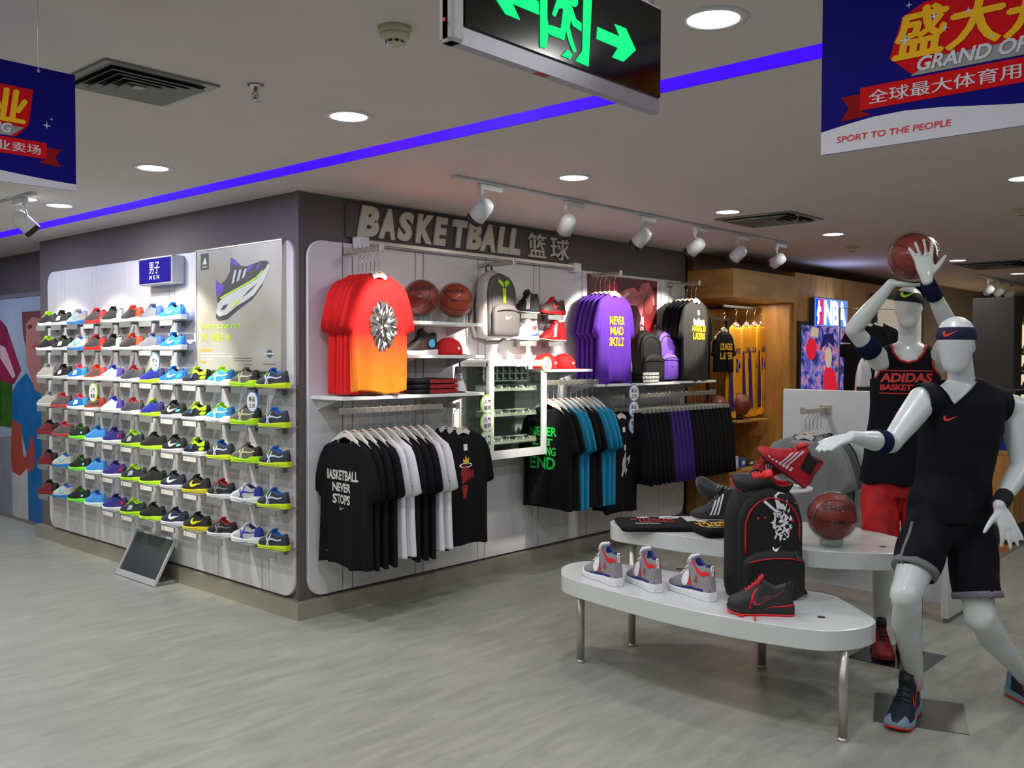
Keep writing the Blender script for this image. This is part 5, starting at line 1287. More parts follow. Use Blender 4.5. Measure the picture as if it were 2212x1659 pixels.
t = thing('timber_pillar', (5.78, -.47, 0), 'pale timber side panel between the jerseys and the lit screen', 'panel')
MB().box(0, 0, 0, .06, .76, 2.235).build('side_panel', WOODV, t)
st(MB().box(5.84, -.50, 0, 9.6, -.30, 2.55), 'wall_front', WOODV)
t = thing('slotted_timber_back', (4.60, .295, 0), 'timber back board with upright slots behind the jerseys', 'panel')
for k in range(3): MB().box(.02+k*.39, -.02, .1, .40+k*.39, 0, 2.2).build('board', WOODV, t)
# black frame with wire mesh
t = thing('mesh_panel', (4.66, -.16, 0), 'black framed wire mesh panel at the end of the long shelf', 'mesh panel')
m = MB().box(0, -.012, 0, .03, .012, 2.05).box(.36, -.012, 0, .40, .012, 2.05).box(.03, -.012, 2.02, .36, .012, 2.05).box(.03, -.012, .3, .36, .012, .33); m.build('frame', BLACKP, t)
m = MB()
for k in range(1, 12): m.box(.03+k*.0275, -.002, .33, .033+k*.0275, .001, 2.02)
for k in range(1, 60): m.box(.03, -.001, .33+k*.0285, .36, .002, .333+k*.0285)
o = m.build('wire_mesh', mat('bronze_wire', (.30, .24, .16), .4, metal=.6), t); o['kind'] = 'stuff'
# jersey rail and jerseys
zr = RW(1600, 664, .16).z
t = thing('jersey_rail', (4.95, -.16, zr), 'black rail holding the yellow jerseys', 'rail')
MB().box(0, -.012, -.012, .78, .012, .012).box(.3, 0, -.012, .324, .46, .012).build('bar', BLACKP, t)
def make_jersey(label, seed, nm, num, group):
    t = make_shirt(label, YELLOWF, group, seed, sleeve=0, hw=.20, L=.96, neck=.07, dep=.035, collar=DPURPLEF, name='basketball_jersey', cat='jersey',
       prints=[('team_print', tmesh(nm, 0, -.27, .22, .06, bold=.02, shear=.2), DPURPLEF), ('number_print', tmesh(num, 0, -.42, .11, .14, bold=.04), DPURPLEF)])
    for sd in (-1, 1):
        m = MB(); m.loft([[(sd*.115, -.046, -.88), (sd*.206, -.040, -.88), (sd*.206, -.040, -.28), (sd*.175, -.040, -.28)], [(sd*.115, -.049, -.88), (sd*.209, -.043, -.88), (sd*.209, -.043, -.28), (sd*.175, -.043, -.28)]], smooth=False); m.build('side_stripe', DPURPLEF, t)
    return t
for i, (px, off, rz) in enumerate(((1590, .16, R(3)), (1613, .16, R(9)), (1630, .16, R(4)), (1645, .16, R(10)))):
    p = RW(px, 663, off)
    put(make_jersey('yellow %s jersey, %s from the left on the black rail' % ('and purple basketball', ORD[i]), 30+i, 'LAKERS', ('24', '10', '8', '16')[i], 'jerseys on the black rail'), (p.x, -.16, p.z-.18), rz)
    hanger((p.x, -.16, p.z-.185), rz, 'hanger of the %s yellow jersey from the left' % ORD[i])
# small black lettered shirt on the mesh and white-blue stripe item
lk = make_shirt('black child sized shirt with yellow lettering on the mesh panel', BLACKF, None, 41, L=.40, hw=.17, sleeve=.10, prints=[('print_line', tmesh(s, 0, z, .24, .07, bold=.03), PRY) for s, z in (('LOS ANGELES', -.17), ('LAKERS', -.26))])
put(lk, (4.86, -.225, 1.93), 0); hanger((4.86, -.225, 1.925), 0, 'hanger of the small black lettered shirt on the mesh')
# balls on timber shelf
t = thing('timber_shelf', (4.95, -.34, 1.02), 'small pale timber shelf under the far basketballs', 'shelf')
MB().box(0, 0, -.02, .65, .30, 0, bev=.002).build('board', WOOD, t)
MB().box(.03, .30, -.02, .05, .63, -.005).box(.6, .30, -.02, .62, .63, -.005).build('bracket', BLACKP, t)
for px, lb in ((1545, 'left far basketball partly behind the shorts clips'), (1596, 'right far basketball on the small timber shelf')):
    p = RW(px, 872, .20); ball((p.x, -.20, 1.17), lb, (.4, .3, .8), wrap=True, lines=None, r=.118)
    s = thing('ball_cup', (p.x, -.20, 1.0205), 'black cup stand under the %s' % lb.split(' partly')[0].split(' on the')[0], 'stand'); MB().lathe([(.05, 0), (.05, .03), (.042, .045)], n=24).build('cup', BLACKP, s)
# timber counter
t = thing('timber_counter', (4.56, -.46, 0), 'low pale timber counter behind the display tables', 'counter')
MB().box(.02, .02, .02, 1.17, .7, .52).build('body', WOODV, t)
MB().box(0, 0, .52, 1.20, .72, .55, bev=.002).build('counter_top', WOOD, t)
for k in range(2): MB().box(.03+k*.57, .008, .06, .59+k*.57, .02, .50).build('drawer_front', WOODV, t); MB().box(.25+k*.57, .002, .44, .37+k*.57, .008, .45).build('pull', BLACKP, t)
for k, (px, py, c, w, h) in enumerate(((1605, 990, (.62, .22, .12), .12, .10), (1625, 985, (.75, .76, .80), .14, .12), (1640, 994, (.25, .35, .65), .10, .09), (1614, 1000, (.35, .24, .2), .12, .06))):
    p = hx(px, py, 2, .60)
    x = 4.75+.17*k; q = thing('small_box', (x, -.28, .5505), 'small %s card box on the timber counter' % ('orange', 'silver', 'blue', 'brown')[k], 'box'); MB().box(-w/2, -.05, 0, w/2, .05, h, bev=.002).build('carton', swatch('carton_%d' % k, c), q)
    poly('label', [[(-w*.3, h*.3), (w*.3, h*.3), (w*.3, h*.7), (-w*.3, h*.7)]], q, basis((0, -.0505, 0), (1, 0, 0), (0, 0, 1)), PRW)
q = thing('plastic_packet', (4.70, -.38, .5505), 'flat clear plastic packet on the timber counter', 'packet'); MB().loft([[(x, y, z+.004*math.sin(x*60+y*40)) for x, y in rrect(-.12, -.06, .16, .06, .01, 3)] for z in (0, .015)]).build('film', clear_mat('crinkled_film', (.8, .82, .82), .25, .15, .6, 40), q)
# lit league sign
t = thing('league_sign', (6.18, -.505, 2.0), 'glowing blue and white league sign on the timber wall', 'sign')
Wd = .86; MB().box(0, -.06, 0, Wd, 0, .30, bev=.003).build('housing', mat('sign_dark_side', (.2, .2, .3), .4), t)
B = basis((0, -.0605, 0), (1, 0, 0), (0, 0, 1)); LB = glow('lit_blue', (.05, .25, .95), 1.6); LW_ = glow('lit_white', (.95, .97, 1), 2.4); LR = glow('lit_red', (.85, .12, .35), 1.3)
poly('blue_glow', [[(.0, 0), (Wd, 0), (Wd, .30), (.0, .30)]], t, B, glow('lit_halo_blue', (.42, .62, .95), .9), .0004)
poly('logo_red', [[(.10, .01), (.20, .01), (.20, .29), (.10, .29)]], t, B, LR, .001); poly('logo_blue', [[(.02, .01), (.10, .01), (.10, .29), (.02, .29)]], t, B, LB, .001)
poly('logo_figure', [[(.10, .02), (.13, .10), (.10, .14), (.16, .16), (.15, .20), (.12, .22), (.125, .26), (.10, .28), (.08, .25), (.085, .21), (.06, .17), (.05, .10), (.07, .11), (.08, .08), (.06, .02)]], t, B, LW_, .0016)
txt('lettering', 'NBA', t, B@Matrix.Translation((.53, .15, .002)), LW_, w=.58, h=.27, bold=.05)
Ls = bpy.data.lights.new('sign_lamp', 'AREA'); Ls.size = .5; Ls.energy = 2.5; Ls.color = (.4, .5, 1)
lo = bpy.data.objects.new('sign_lamp', Ls); COL.objects.link(lo); lo.parent = t; lo.location = (.4, -.07, .32); lo.rotation_euler = (R(180), 0, 0)
# lit screen
t = thing('lit_screen', (5.90, -.502, 1.13), 'tall lit screen of basketball crowd pictures in a black frame', 'screen')
m_ = bpy.data.materials.new('screen_picture'); m_.use_nodes = True; nt = m_.node_tree; b = nt.nodes['Principled BSDF']
tc = nt.nodes.new('ShaderNodeTexCoord'); n = nt.nodes.new('ShaderNodeTexNoise'); n.inputs['Scale'].default_value = 9; n.inputs['Detail'].default_value = 6; n.inputs['Distortion'].default_value = .8
rp = nt.nodes.new('ShaderNodeValToRGB'); rp.color_ramp.interpolation = 'LINEAR'
cs = [(.32, (.06, .06, .20)), (.42, (.18, .20, .48)), (.50, (.34, .34, .68)), (.56, (.58, .52, .72)), (.62, (.72, .20, .32)), (.70, (.78, .68, .74))]
rp.color_ramp.elements[0].position, rp.color_ramp.elements[0].color = cs[0][0], (*lin(cs[0][1]), 1); rp.color_ramp.elements[1].position, rp.color_ramp.elements[1].color = cs[-1][0], (*lin(cs[-1][1]), 1)
for p_, c in cs[1:-1]: e = rp.color_ramp.elements.new(p_); e.color = (*lin(c), 1)
nt.links.new(tc.outputs['Object'], n.inputs[0]); nt.links.new(n.outputs[0], rp.inputs[0]); nt.links.new(rp.outputs[0], b.inputs['Emission Color']); b.inputs['Emission Strength'].default_value = 1.0; b.inputs['Base Color'].default_value = (.02, .02, .03, 1); b.inputs['Roughness'].default_value = .2
MB().box(.04, -.022, .04, 1.16, -.018, .87).build('picture', m_, t)
MB().box(0, -.03, 0, .04, 0, .91).box(1.16, -.03, 0, 1.20, 0, .91).box(.04, -.03, .87, 1.16, 0, .91).box(.04, -.03, 0, 1.16, 0, .04).box(.04, -.016, .04, 1.16, 0, .87).build('frame', BLACKP, t)
B = basis((0, -.0225, 0), (1, 0, 0), (0, 0, 1)); sc1, sc2, sc3 = glow('screen_red', (.80, .10, .20), 1.0), glow('screen_cream', (.75, .68, .60), .9), glow('screen_navy', (.10, .10, .35), .9)
poly('figure', [[(.62, .04), (.60, .30), (.66, .42), (.80, .42), (.92, .36), (.98, .20), (1.0, .04)]], t, B, sc1, .0006); poly('figure', [ell(.74, .53, .09, .12, 18)], t, B, sc2, .0006)
poly('figure', [[(.50, .60), (.60, .78), (.86, .80), (.90, .64), (.72, .70)]], t, B, sc3, .0008); poly('figure', [ell(.30, .62, .13, .12, 16)], t, B, sc1, .0006); poly('figure', [[(.28, .76), (.46, .74), (.48, .84), (.30, .86)]], t, B, sc2, .0008)

# ------------------------------------------------------------------ far right: dark bays and lit shelving
rt0 = Vector((.672, -.741, 0))
st(MB().box(9.6, -.50, 0, 9.75, 5, CEIL), 'wall_right', mat('far_grey_wall', (.36, .35, .34), .7))
st(MB().box(13.5, -9, 0, 13.7, -.5, CEIL), 'wall_right', TAUPE)
st(MB().box(9.6, -.5, 0, 13.5, -.3, CEIL), 'wall_front', TAUPE)
t = thing('dark_column', (7.36, -2.22, 0), 'wide dark grey column behind the front mannequin', 'column')
MB().box(0, 0, 0, .30, .42, 2.30, bev=.01).build('shaft', mat('column_charcoal', (.22, .21, .21), .8, noise=.05), t)
MB().box(-.02, -.02, 0, .32, .44, .10).build('plinth', PLINTH, t)
t = thing('lit_shelving', (9.62, -1.70, 0), 'bright back lit shelving at the far right edge', 'shelving')
MB().box(.0, .30, .7, 2.4, .34, 2.12).build('lit_back', glow('shelving_glow', (1, .88, .66), .95), t)
MB().box(-.03, 0, 0, 0, .34, 2.2).box(2.4, 0, 0, 2.43, .34, 2.2).box(0, 0, 2.12, 2.4, .34, 2.2).box(0, 0, .6, 2.4, .34, .7).build('frame', mat('shelving_grey', (.5, .48, .45), .6), t)
for zi, z in enumerate((.95, 1.2, 1.45, 1.7)):
    MB().box(0, 0, z, 2.4, .3, z+.02).build('shelf_board', mat('shelf_brown', (.4, .33, .25), .6), t)
    for k in range(3):
        q = dup(protos[('blackp', 'charcoal', 'navytick')[k]], (9.82+.38*k, -1.55, z+.021), 'distant trainer, %s from the left on the %s board of the lit shelving' % (ORD[k], ('lowest', 'second', 'third', 'highest')[zi]), 'trainers on the far lit shelving', rz=PI)
t = thing('timber_cabinet', (5.65, -2.66, 0), 'timber cabinet with dark kick band right of the front mannequin hand', 'cabinet')
MB().box(.01, 0, .165, .5, 1.4, .80).build('body', WOODV, t); MB().box(0, -.01, .0, .5, 1.41, .165).build('kick_band', mat('dark_band', (.16, .12, .11), .6), t)
MB().box(0, -.01, .80, .5, 1.41, .83).build('shelf_board', WOOD, t)
for y in (0, 1.37): MB().box(.0, y, .83, .03, y+.03, 1.33).box(.47, y, .83, .5, y+.03, 1.33).build('upright', BLACKP, t)
MB().box(-.01, -.01, 1.33, .51, 1.41, 1.37).build('top_board', mat('dark_top', (.12, .10, .09), .4), t)
for k in range(3): MB().box(.0, .02+k*.46, .19, .01, .46+k*.46, .78).build('door', WOODV, t)
for k, (nm_, m_) in enumerate((('royal blue', mat('royal_blue_cloth', (.08, .14, .55), .8)), ('brown', mat('brown_cloth', (.30, .22, .15), .8)), ('red', REDF), ('navy', NAVYF), ('grey', GREYF))):
    q = thing('folded_clothes', (5.9, -2.5+.26*k, .831), 'folded %s clothes on the timber cabinet shelf' % nm_, 'clothes')
    MB().prism(rrect(-.16, -.11, .16, .11, .03, 3), 0, .14, smooth=False).prism(rrect(-.155, -.115, .155, .105, .03, 3), .141, .24).build('cloth', m_, q)
t = thing('lit_alcove', (7.9, -.52, 0), 'warm lit wall bay with clothes behind the rear mannequin', 'wall bay')
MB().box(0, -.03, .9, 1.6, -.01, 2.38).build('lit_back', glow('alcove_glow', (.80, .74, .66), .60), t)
MB().box(-.04, -.06, 2.38, 1.64, 0, 2.44).box(-.04, -.06, .0, 0, 0, 2.38).box(1.6, -.06, 0, 1.64, 0, 2.38).build('frame', mat('alcove_frame', (.30, .28, .27), .6), t)
A = PD(1872, 700, 10.3); 
for k, dx in enumerate((0, .12)):
    q = A+rt0*dx; dup(bkA, q, '%s shirt hanging behind the rear mannequin' % ('black', 'second black')[k], 'far clothes', rz=-.9)
    hanger((q.x, q.y, q.z-.005), -.9, 'hanger of the %s far black shirt' % ('first', 'second')[k])
q = PD(1866, 775, 10.1); dup(whA, q, 'white shirt hanging low behind the rear mannequin', 'far clothes', rz=.15)
hanger((q.x, q.y, q.z-.005), .15, 'hanger of the far white shirt')
q2 = A; t = thing('far_rack', (A.x-.25, A.y+.20, 0), 'far floor rack holding black and white shirts', 'rack')
MB().tube([(0, 0, 0), (0, 0, A.z+.17), (.75, -.40, A.z+.17), (.75, -.40, 0)], .013, 10).tube([(0, 0, q.z+.165), (.75, -.40, q.z+.165)], .010, 8).build('frame', CHROME, t)
# ------------------------------------------------------------------ display tables
TBW = mat('table_lacquer', (.80, .81, .80), .26, noise=.02, scale=6)
def table(pts, ztop, th, legs, label, holes=(), sub=3):
    t = thing('display_table', (0, 0, 0), label, 'table')
    # smooth closed outline through the measured points
    P = [Vector((x, y)) for x, y in pts]; n = len(P); out = []
    for i in range(n):
        p0, p1, p2, p3 = P[i-1], P[i], P[(i+1) % n], P[(i+2) % n]
        for k in range(sub):
            s = k/sub
            q = .5*((2*p1)+(-p0+p2)*s+(2*p0-5*p1+4*p2-p3)*s*s+(-p0+3*p1-3*p2+p3)*s**3)
            out.append((q.x, q.y))
    c = (sum(x for x, y in out)/len(out), sum(y for x, y in out)/len(out))
    sh = [(x+(c[0]-x)*.008, y+(c[1]-y)*.008) for x, y in out]
    MB().loft([[(x, y, z) for x, y in o_] for z, o_ in ((ztop-th, sh), (ztop-th+.003, out), (ztop-.003, out), (ztop, sh))], smooth=False).build('table_top', TBW, t)
    for x, y in legs:
        MB().lathe([(.021, .02), (.021, ztop-th)], c=(x, y, 0), n=20).lathe([(.024, 0), (.024, .012), (.018, .014), (.018, .022)], c=(x, y, 0), n=20).build('leg', STEEL, t)
    for x, y in holes: MB().lathe([(.018, ztop), (.018, ztop+.001), (.013, ztop+.0012)], c=(x, y, 0), n=20, smooth=False).build('grommet', mat('grommet_brown', (.22, .14, .12), .5), t)
    return t
T1, T2 = .49, .69
leg3 = FZ(1646, 1442)
table([(.48, -1.73), (.40, -1.81), (.345, -2.0), (.30, -2.3), (.275, -2.58), (.28, -2.82), (.31, -3.05), (.36, -3.23), (.43, -3.31), (.53, -3.36), (.64, -3.37), (.71, -3.34), (.79, -3.26), (.90, -3.14), (.99, -3.00), (.95, -2.75), (.90, -2.3), (.86, -1.95), (.82, -1.76), (.76, -1.67), (.66, -1.645), (.56, -1.67)], T1, .090,
      [(.528, -1.827), (.47, -3.304), (leg3.x, leg3.y)], 'lower front white surfboard shaped display table', [tuple(FZ(1774, 1333, T1)[:2]), tuple(FZ(1467, 1229, T1)[:2])], sub=4)
table([(.94, -1.72), (.885, -1.80), (.88, -2.02), (.885, -2.25), (.92, -2.50), (.99, -2.86), (1.08, -3.06), (1.20, -3.22), (1.33, -3.32), (1.46, -3.35), (1.58, -3.24), (1.69, -3.04), (1.80, -2.80), (1.74, -2.45), (1.60, -2.15), (1.42, -1.88), (1.24, -1.71), (1.12, -1.66), (1.02, -1.67)], T2, .088,
      [(.954, -1.866), (1.52, -3.19), (1.55, -2.35)], 'raised rear white curved display table carrying the basketball', [tuple(FZ(1907, 1181, T2)[:2])], sub=4)
# ------------------------------------------------------------------ things on the tables
JD = dict(kind='high', up=(.56, .54, .55), toe=(.56, .54, .55), heel=(.56, .54, .55), tongue=(.92, .92, .94), lining=(.12, .18, .45), mid=(.90, .90, .92), lace=Wh)
def jordan(label, px, py, dirpx, sc=1.0):
    p = FZ(px, py, T1)
    o = make_shoe(label, name='high_top', extras=[([[(.0, .0), (1.0, .0), (1, .14), (.0, .13)]], (.12, .16, .45), .002), ([[(.0, .66), (.10, .60), (.20, .66), (.42, .98), (.38, 1), (.20, .82), (.10, .76), (.0, .80)]], (.88, .10, .14), .003), ([ell(.50, .45, .075, .30, 16)], (.93, .93, .95), .0035), ([[(.37, .15), (.43, .15), (.47, .55), (.43, .5)]], (.88, .15, .14), .003),
        ([[(.235, .30), (.26, .44), (.25, .55), (.265, .60), (.28, .55), (.275, .46), (.32, .34), (.30, .33), (.27, .40), (.25, .28)], [(.20, .36), (.25, .44), (.25, .47), (.195, .39)]], (.75, .10, .14), .004)], group='grey high tops on the front table', **JD)
    MB().box(-.143, -.006, .105, -.137, .006, .150, bev=.002).build('pull_tab', sm(Wh), o)
    put(o, (p.x, p.y, T1+.001), dirpx); o.scale = (sc,)*3; return o
jordan('grey high top with red collar, left of three on the front table', 1303, 1252, R(66), 1.12)
jordan('grey high top with red collar, middle of three on the front table', 1392, 1264, R(58), 1.12)
jordan('grey high top with red collar, right of three on the front table', 1495, 1283, R(68), 1.12)
o = make_shoe('black and red low trainer with untied red laces on the front table', 'low', up=(.14, .12, .13), heel=(.11, .11, .12), tongue=(.70, .12, .15), lining=(.22, .22, .23), mid=(.13, .11, .11), out=(.90, .12, .14), lace=(.85, .08, .10), logo='tick', marks=(.22, .20, .22), extras=[([[(.40-(x-.5)*.50, .17+y*1.62) for x, y in SWOOSH]], (.80, .18, .22), .0006), ([[(.0, .0), (.5, .0), (.3, .10), (.0, .12)]], (.85, .12, .14), .003)])
p = FZ(1642, 1326, T1); put(o, (p.x, p.y, T1+.001), R(122)); o.scale = (1.0, 1.05, 1.30)
lm = sm((.85, .08, .10)); c_ = Matrix.Diagonal((1, 1/1.05, 1/1.30)) @ Matrix.Rotation(-R(122), 3, 'Z')
def wl(pts): MB().tube([c_@(Vector(q)-Vector((p.x, p.y, T1))) for q in pts], .0035, 6).build('loose_lace', lm, o)
a = FZ(1620, 1290, T1+.06); b_ = FZ(1612, 1325, T1+.004)
wl([FZ(1628, 1285, T1+.10), FZ(1620, 1310, T1+.045), FZ(1614, 1326, T1+.006), FZ(1602, 1332, T1+.005), FZ(1594, 1330, T1+.005), FZ(1600, 1327, T1+.005), FZ(1614, 1326, T1+.006)])
wl([FZ(1622, 1312, T1+.04), FZ(1628, 1325, T1+.006), FZ(1631, 1340, T1+.005)])
wl([FZ(1690, 1327, T1+.008), FZ(1700, 1323, T1+.005), FZ(1706, 1327, T1+.005), FZ(1696, 1331, T1+.005), FZ(1690, 1329, T1+.008)])
# big black backpack
bk1 = mat('backpack_black_weave', (.045, .045, .05), .8, noise=.15, scale=160, bump=.15); bk2 = mat('backpack_black_smooth', (.03, .03, .035), .6, noise=.1, scale=90)
pb = FZ(1652, 1290, T1)
rndb = random.Random(11)
spots = []
for k in range(70):
    a = rndb.uniform(0, 6.28); rr = rndb.uniform(0, 1)**.6; cx, cz = .050*rr*math.cos(a), .085*rr*math.sin(a); l = rndb.uniform(.012, .034); w = rndb.uniform(.006, .014); an = rndb.uniform(0, 3.14)
    d, n_ = (math.cos(an)*l/2, math.sin(an)*l/2), (-math.sin(an)*w/2, math.cos(an)*w/2)
    spots.append([(cx-d[0], cz-d[1]), (cx+n_[0], cz+n_[1]), (cx+d[0], cz+d[1]), (cx-n_[0], cz-n_[1])])
bp_ = backpack((pb.x+.09, pb.y+.10, T1+.001), R(-38), 'large black backpack with red piping and white splash print on the front table', bk1, bk2, bk2, W=.37, H=.56, D=.17, zipm=mat('red_piping', (.72, .05, .09), .5), pocket=.24,
   logo=[('tick_logo', [swoosh(.02, 0, .05)], PRW, -.216, .248), ('round_badge', [ell(.12, 0, .022, .022, 20)], swatch('badge_dark', (.18, .18, .20)), -.2155, .22),])
mb_ = [c for c in kids(bp_) if c.name.startswith('front_panel')][0]; bv = bvh_of(mb_.data)
for nm, ps, m, dx, dz in (('splash_print', spots, PRW, .045, .37), ('figure_print', [[(x*1.0+.045, z+.47) for x, z in q] for q in ([(-.025, -.03), (.02, -.04), (.035, .0), (.03, .035), (.0, .045), (-.03, .03)], [(-.09, .0), (-.03, -.05), (.0, -.045), (-.03, -.035), (-.08, .01)], [(.03, -.04), (.08, -.005), (.085, -.012), (.03, -.055)])], PRW, 0, 0), ('red_marks', [ell(-.075, .395, .007, .007, 8), ell(-.04, .397, .006, .006, 8), ell(.10, .38, .010, .006, 8), ell(.09, .34, .008, .006, 8)], PRR, 0, 0)):
    me = bpy.data.meshes.new(nm); bm = bmesh.new()
    for q in ps: bm.faces.new([bm.verts.new((x+(dx if nm == 'splash_print' else 0), z+(dz if nm == 'splash_print' else 0), 0)) for x, z in q])
    bm.to_mesh(me); bm.free(); me.transform(basis((0, 0, 0), (1, 0, 0), (0, 0, 1)))
    for v in me.vertices: v.co.y = -.6
    conform(me, bv, (0, 1, 0), .003, 2.0); me.materials.append(m); link(nm, me, bp_)
MB().tube([(.10, -.10, .33), (.17, -.12, .26), (.19, -.10, .14), (.18, -.13, .05), (.20, -.14, -.0+.01)], .026, 8, squash=.35).build('hanging_strap', bk2, bp_)
# basketball on clear ring
pz = .121*1.075; b0 = Vector((0, 0, 0))
pbb = PD(1797, 1115, 4.62); zc = T2+.035+.118
pbb = hx(1797, 1115, 2, zc)
ball((pbb.x, pbb.y, zc), 'large wrapped basketball with dark lettering on the rear table', (.06, -.10, .64), r=.121, m=BALLM, group=None)
ball_stand((pbb.x, pbb.y, T2+.0005), 'clear ring stand under the basketball on the rear table', .045)
# folded shirts on the rear table
def pr_a(t, z):
    for s, cx, cy, w, h, m in (('NBA', -.04, .13, .07, .035, PRW), ('ATLANTA', .0, .07, .25, .055, DREDF), ('HAWKS', .02, .0, .20, .06, DREDF), ('BASKETBALL', -.04, -.06, .14, .018, PRW)):
        txt('print_line', s, t, Matrix.Translation((cx, cy, z)), m, w=w, h=h, bold=.035)
    MB().tube([(.11+.055*math.cos(R(a)), .12+.025*math.sin(R(a)), z+.001) for a in range(0, 361, 20)], .004, 5).build('print_ring', PRW, t)
def pr_b(t, z):
    for s, cx, cy, w, h, m in (('NBA', -.06, .14, .07, .030, PRW), ('LOS ANGELES', .0, .08, .26, .055, PRY), ('LAKERS', .0, .005, .26, .065, PRY), ('BASKETBALL', -.03, -.055, .18, .016, PRW)):
        txt('print_line', s, t, Matrix.Translation((cx, cy, z)), m, w=w, h=h, bold=.04)
q = FZ(1412, 1137, T2); folded((q.x, q.y, T2+.001), R(-47), 'folded black shirt with dark red lettering on the rear table', 1, BLACKF, pr_a, .40, .36, .026)
q = FZ(1565, 1148, T2); folded((q.x-.02, q.y, T2+.001), R(-36), 'folded black shirt with yellow lettering beside the big backpack', 1, BLACKF, pr_b, .34, .34, .034)
# shoes piled behind the backpack
def tiltshoe(label, px, py, dep, dirv, upv, **k):
    o = make_shoe(label, name='high_top', **k); p = PD(px, py, dep)
    d = Vector(dirv).normalized(); u = Vector(upv); s = u.cross(d).normalized(); u = d.cross(s)
    o.rotation_mode = 'QUATERNION'; o.rotation_quaternion = Matrix((d, s, u)).transposed().to_quaternion(); o.location = p; return o
rt, fw_ = Vector((.672, -.741, .0)), Vector((.741, .671, 0)); Zv = Vector((0, 0, 1))
BK3 = dict(kind='high', up=(.10, .10, .11), mid=(.12, .12, .12), out=(.6, .6, .6), logo='stripes', marks=Wh, lace=(.4, .4, .4))
p_ = FZ(1545, 1118, T2)
tiltshoe('black high top with white stripes lying on the yellow lettered shirt', 1553, 1122, 4.95, -rt+fw_*.25-Zv*.0, Zv, **BK3)
tiltshoe('black high top standing on its heel with pale laces, left of the pile', 1538, 1080, 5.20, Zv*.72-rt*.62, rt*.6+Zv*.5-fw_*.55, kind='high', up=(.16, .16, .17), tongue=(.25, .25, .26), lace=(.55, .55, .55), mid=(.2, .2, .2), out=(.35, .35, .35))
tiltshoe('black trainer with bright red laces lying on top of the backpack', 1632, 1062, 4.62, -rt*.86+Zv*.32-fw_*.15, Zv*.8-fw_*.5+rt*.2, kind='low', up=(.16, .15, .16), tongue=(.85, .1, .12), lining=(.7, .08, .1), mid=(.15, .13, .13), out=(.85, .1, .12), lace=(.90, .10, .12))
tiltshoe('small looking red trainer with white stripes behind the red laced one', 1655, 1040, 4.95, -rt*.8-Zv*.1-fw_*.4, Zv, kind='low', up=(.66, .08, .12), heel=(.7, .12, .16), lining=(.3, .05, .06), mid=(.85, .84, .86), logo='stripes', marks=Wh)
# clear/white round stand with the big red shoe
dsk = PD(1703, 1052, 4.98)
t = thing('round_stand', (dsk.x, dsk.y, T2+.0005), 'round white topped stand on the rear table', 'stand')
hh = dsk.z-T2
MB().lathe([(.10, hh-.022), (.125, hh-.020), (.125, hh-.002), (.123, hh)], n=40).build('disc', WHITE, t)
MB().lathe([(.04, 0), (.04, .004), (.008, .008), (.008, hh-.022)], n=20).build('post', ACRYL, t)
o = tiltshoe('shiny red high top with white stripes balanced nose up on the round stand', 1684, 1016, 4.93, -rt*.78+Zv*.55-fw_*.1, Zv*.80+rt*.55-fw_*.15, kind='high', up=(.74, .10, .16), toe=(.72, .12, .18), heel=(.72, .10, .15), lining=Bk, tongue=(.75, .1, .14), mid=(.70, .08, .13), out=(.2, .05, .06), logo='stripes', marks=(.88, .88, .90),
   extras=[([[(.08, .30), (.30, .30), (.36, .98), (.10, .98)]], (.08, .08, .09), .003)]+[([[(.40+i*.072, .0), (.44+i*.072, .0), (.44+i*.072, .16), (.40+i*.072, .16)]], (.92, .92, .92), .005) for i in range(7)])
o.scale = (1.12, 1.12, 1.12)
# ------------------------------------------------------------------ gondola with grey shirts
t = thing('white_gondola', (2.9, -1.83, 0), 'white free standing display board behind the tables', 'display board')
MB().box(-.02, -1.18, .06, .02, 0, 1.427, bev=.004).build('board', mat('gondola_white', (.80, .81, .82), .35, noise=.02), t)
MB().box(-.245, -1.225, .03, .255, -1.18, .80, bev=.003).build('end_leg', mat('gondola_white', (.80, .81, .82), .35), t)
MB().box(-.23, -1.215, 0, .24, -1.19, .03).build('foot', GREYM, t)
MB().box(-.02, -.02, 0, .02, 0, .06).build('foot', GREYM, t)
t = thing('waterfall_rail', (2.88, -2.15, 1.292), 'steel arm holding the grey shirts on the white board', 'clothes rail')
MB().box(-.36, -.012, -.015, -.0, .012, .015, bev=.002).box(-.37, -.016, -.02, -.36, .016, .026).box(-.01, -.04, -.03, 0, .04, .03).build('bar', STEEL, t)
RZG = -PI/2
gs = make_shirt('x', GREYF, 'g', 51, collar=mat('grey_collar', (.35, .36, .37), .85), L=.80, hw=.26, prints=[neck_label(), ('face_print', pmesh([ell(.0, -.235, .075, .105, 28)]), PRB), ('face_print', pmesh([ell(.005, -.25, .045, .07, 20)]), swatch('print_olive', (.42, .40, .12)))])
gs2 = tree(make_shirt('x', GREYF, 'g', 52, L=.80, hw=.26)); gs3 = tree(make_shirt('x', mat('charcoal_marl', (.30, .33, .34), .9, noise=.15, scale=200), 'g', 53, L=.82, hw=.25))
series([tree(gs), gs2, gs3, gs3, tree(make_shirt('x', BLACKF, 'g', 54, L=.82))], [(2.56+.062*i, -2.15, 1.125) for i in range(5)], RZG, ['front grey marl t-shirt with round dark face print', 'plain grey shirt right behind the face print one', 'first charcoal shirt on the white display board', 'second charcoal shirt on the white display board', 'rearmost black shirt on the white display board'],
       ['hanger of the front grey shirt', 'hanger behind the front grey shirt', 'third hanger on the white display board', 'fourth hanger on the white display board', 'rearmost hanger on the white display board'], 'shirts on the white display board')
for o_ in bpy.data.objects:
    if o_.get('_placed'): del o_['_placed']

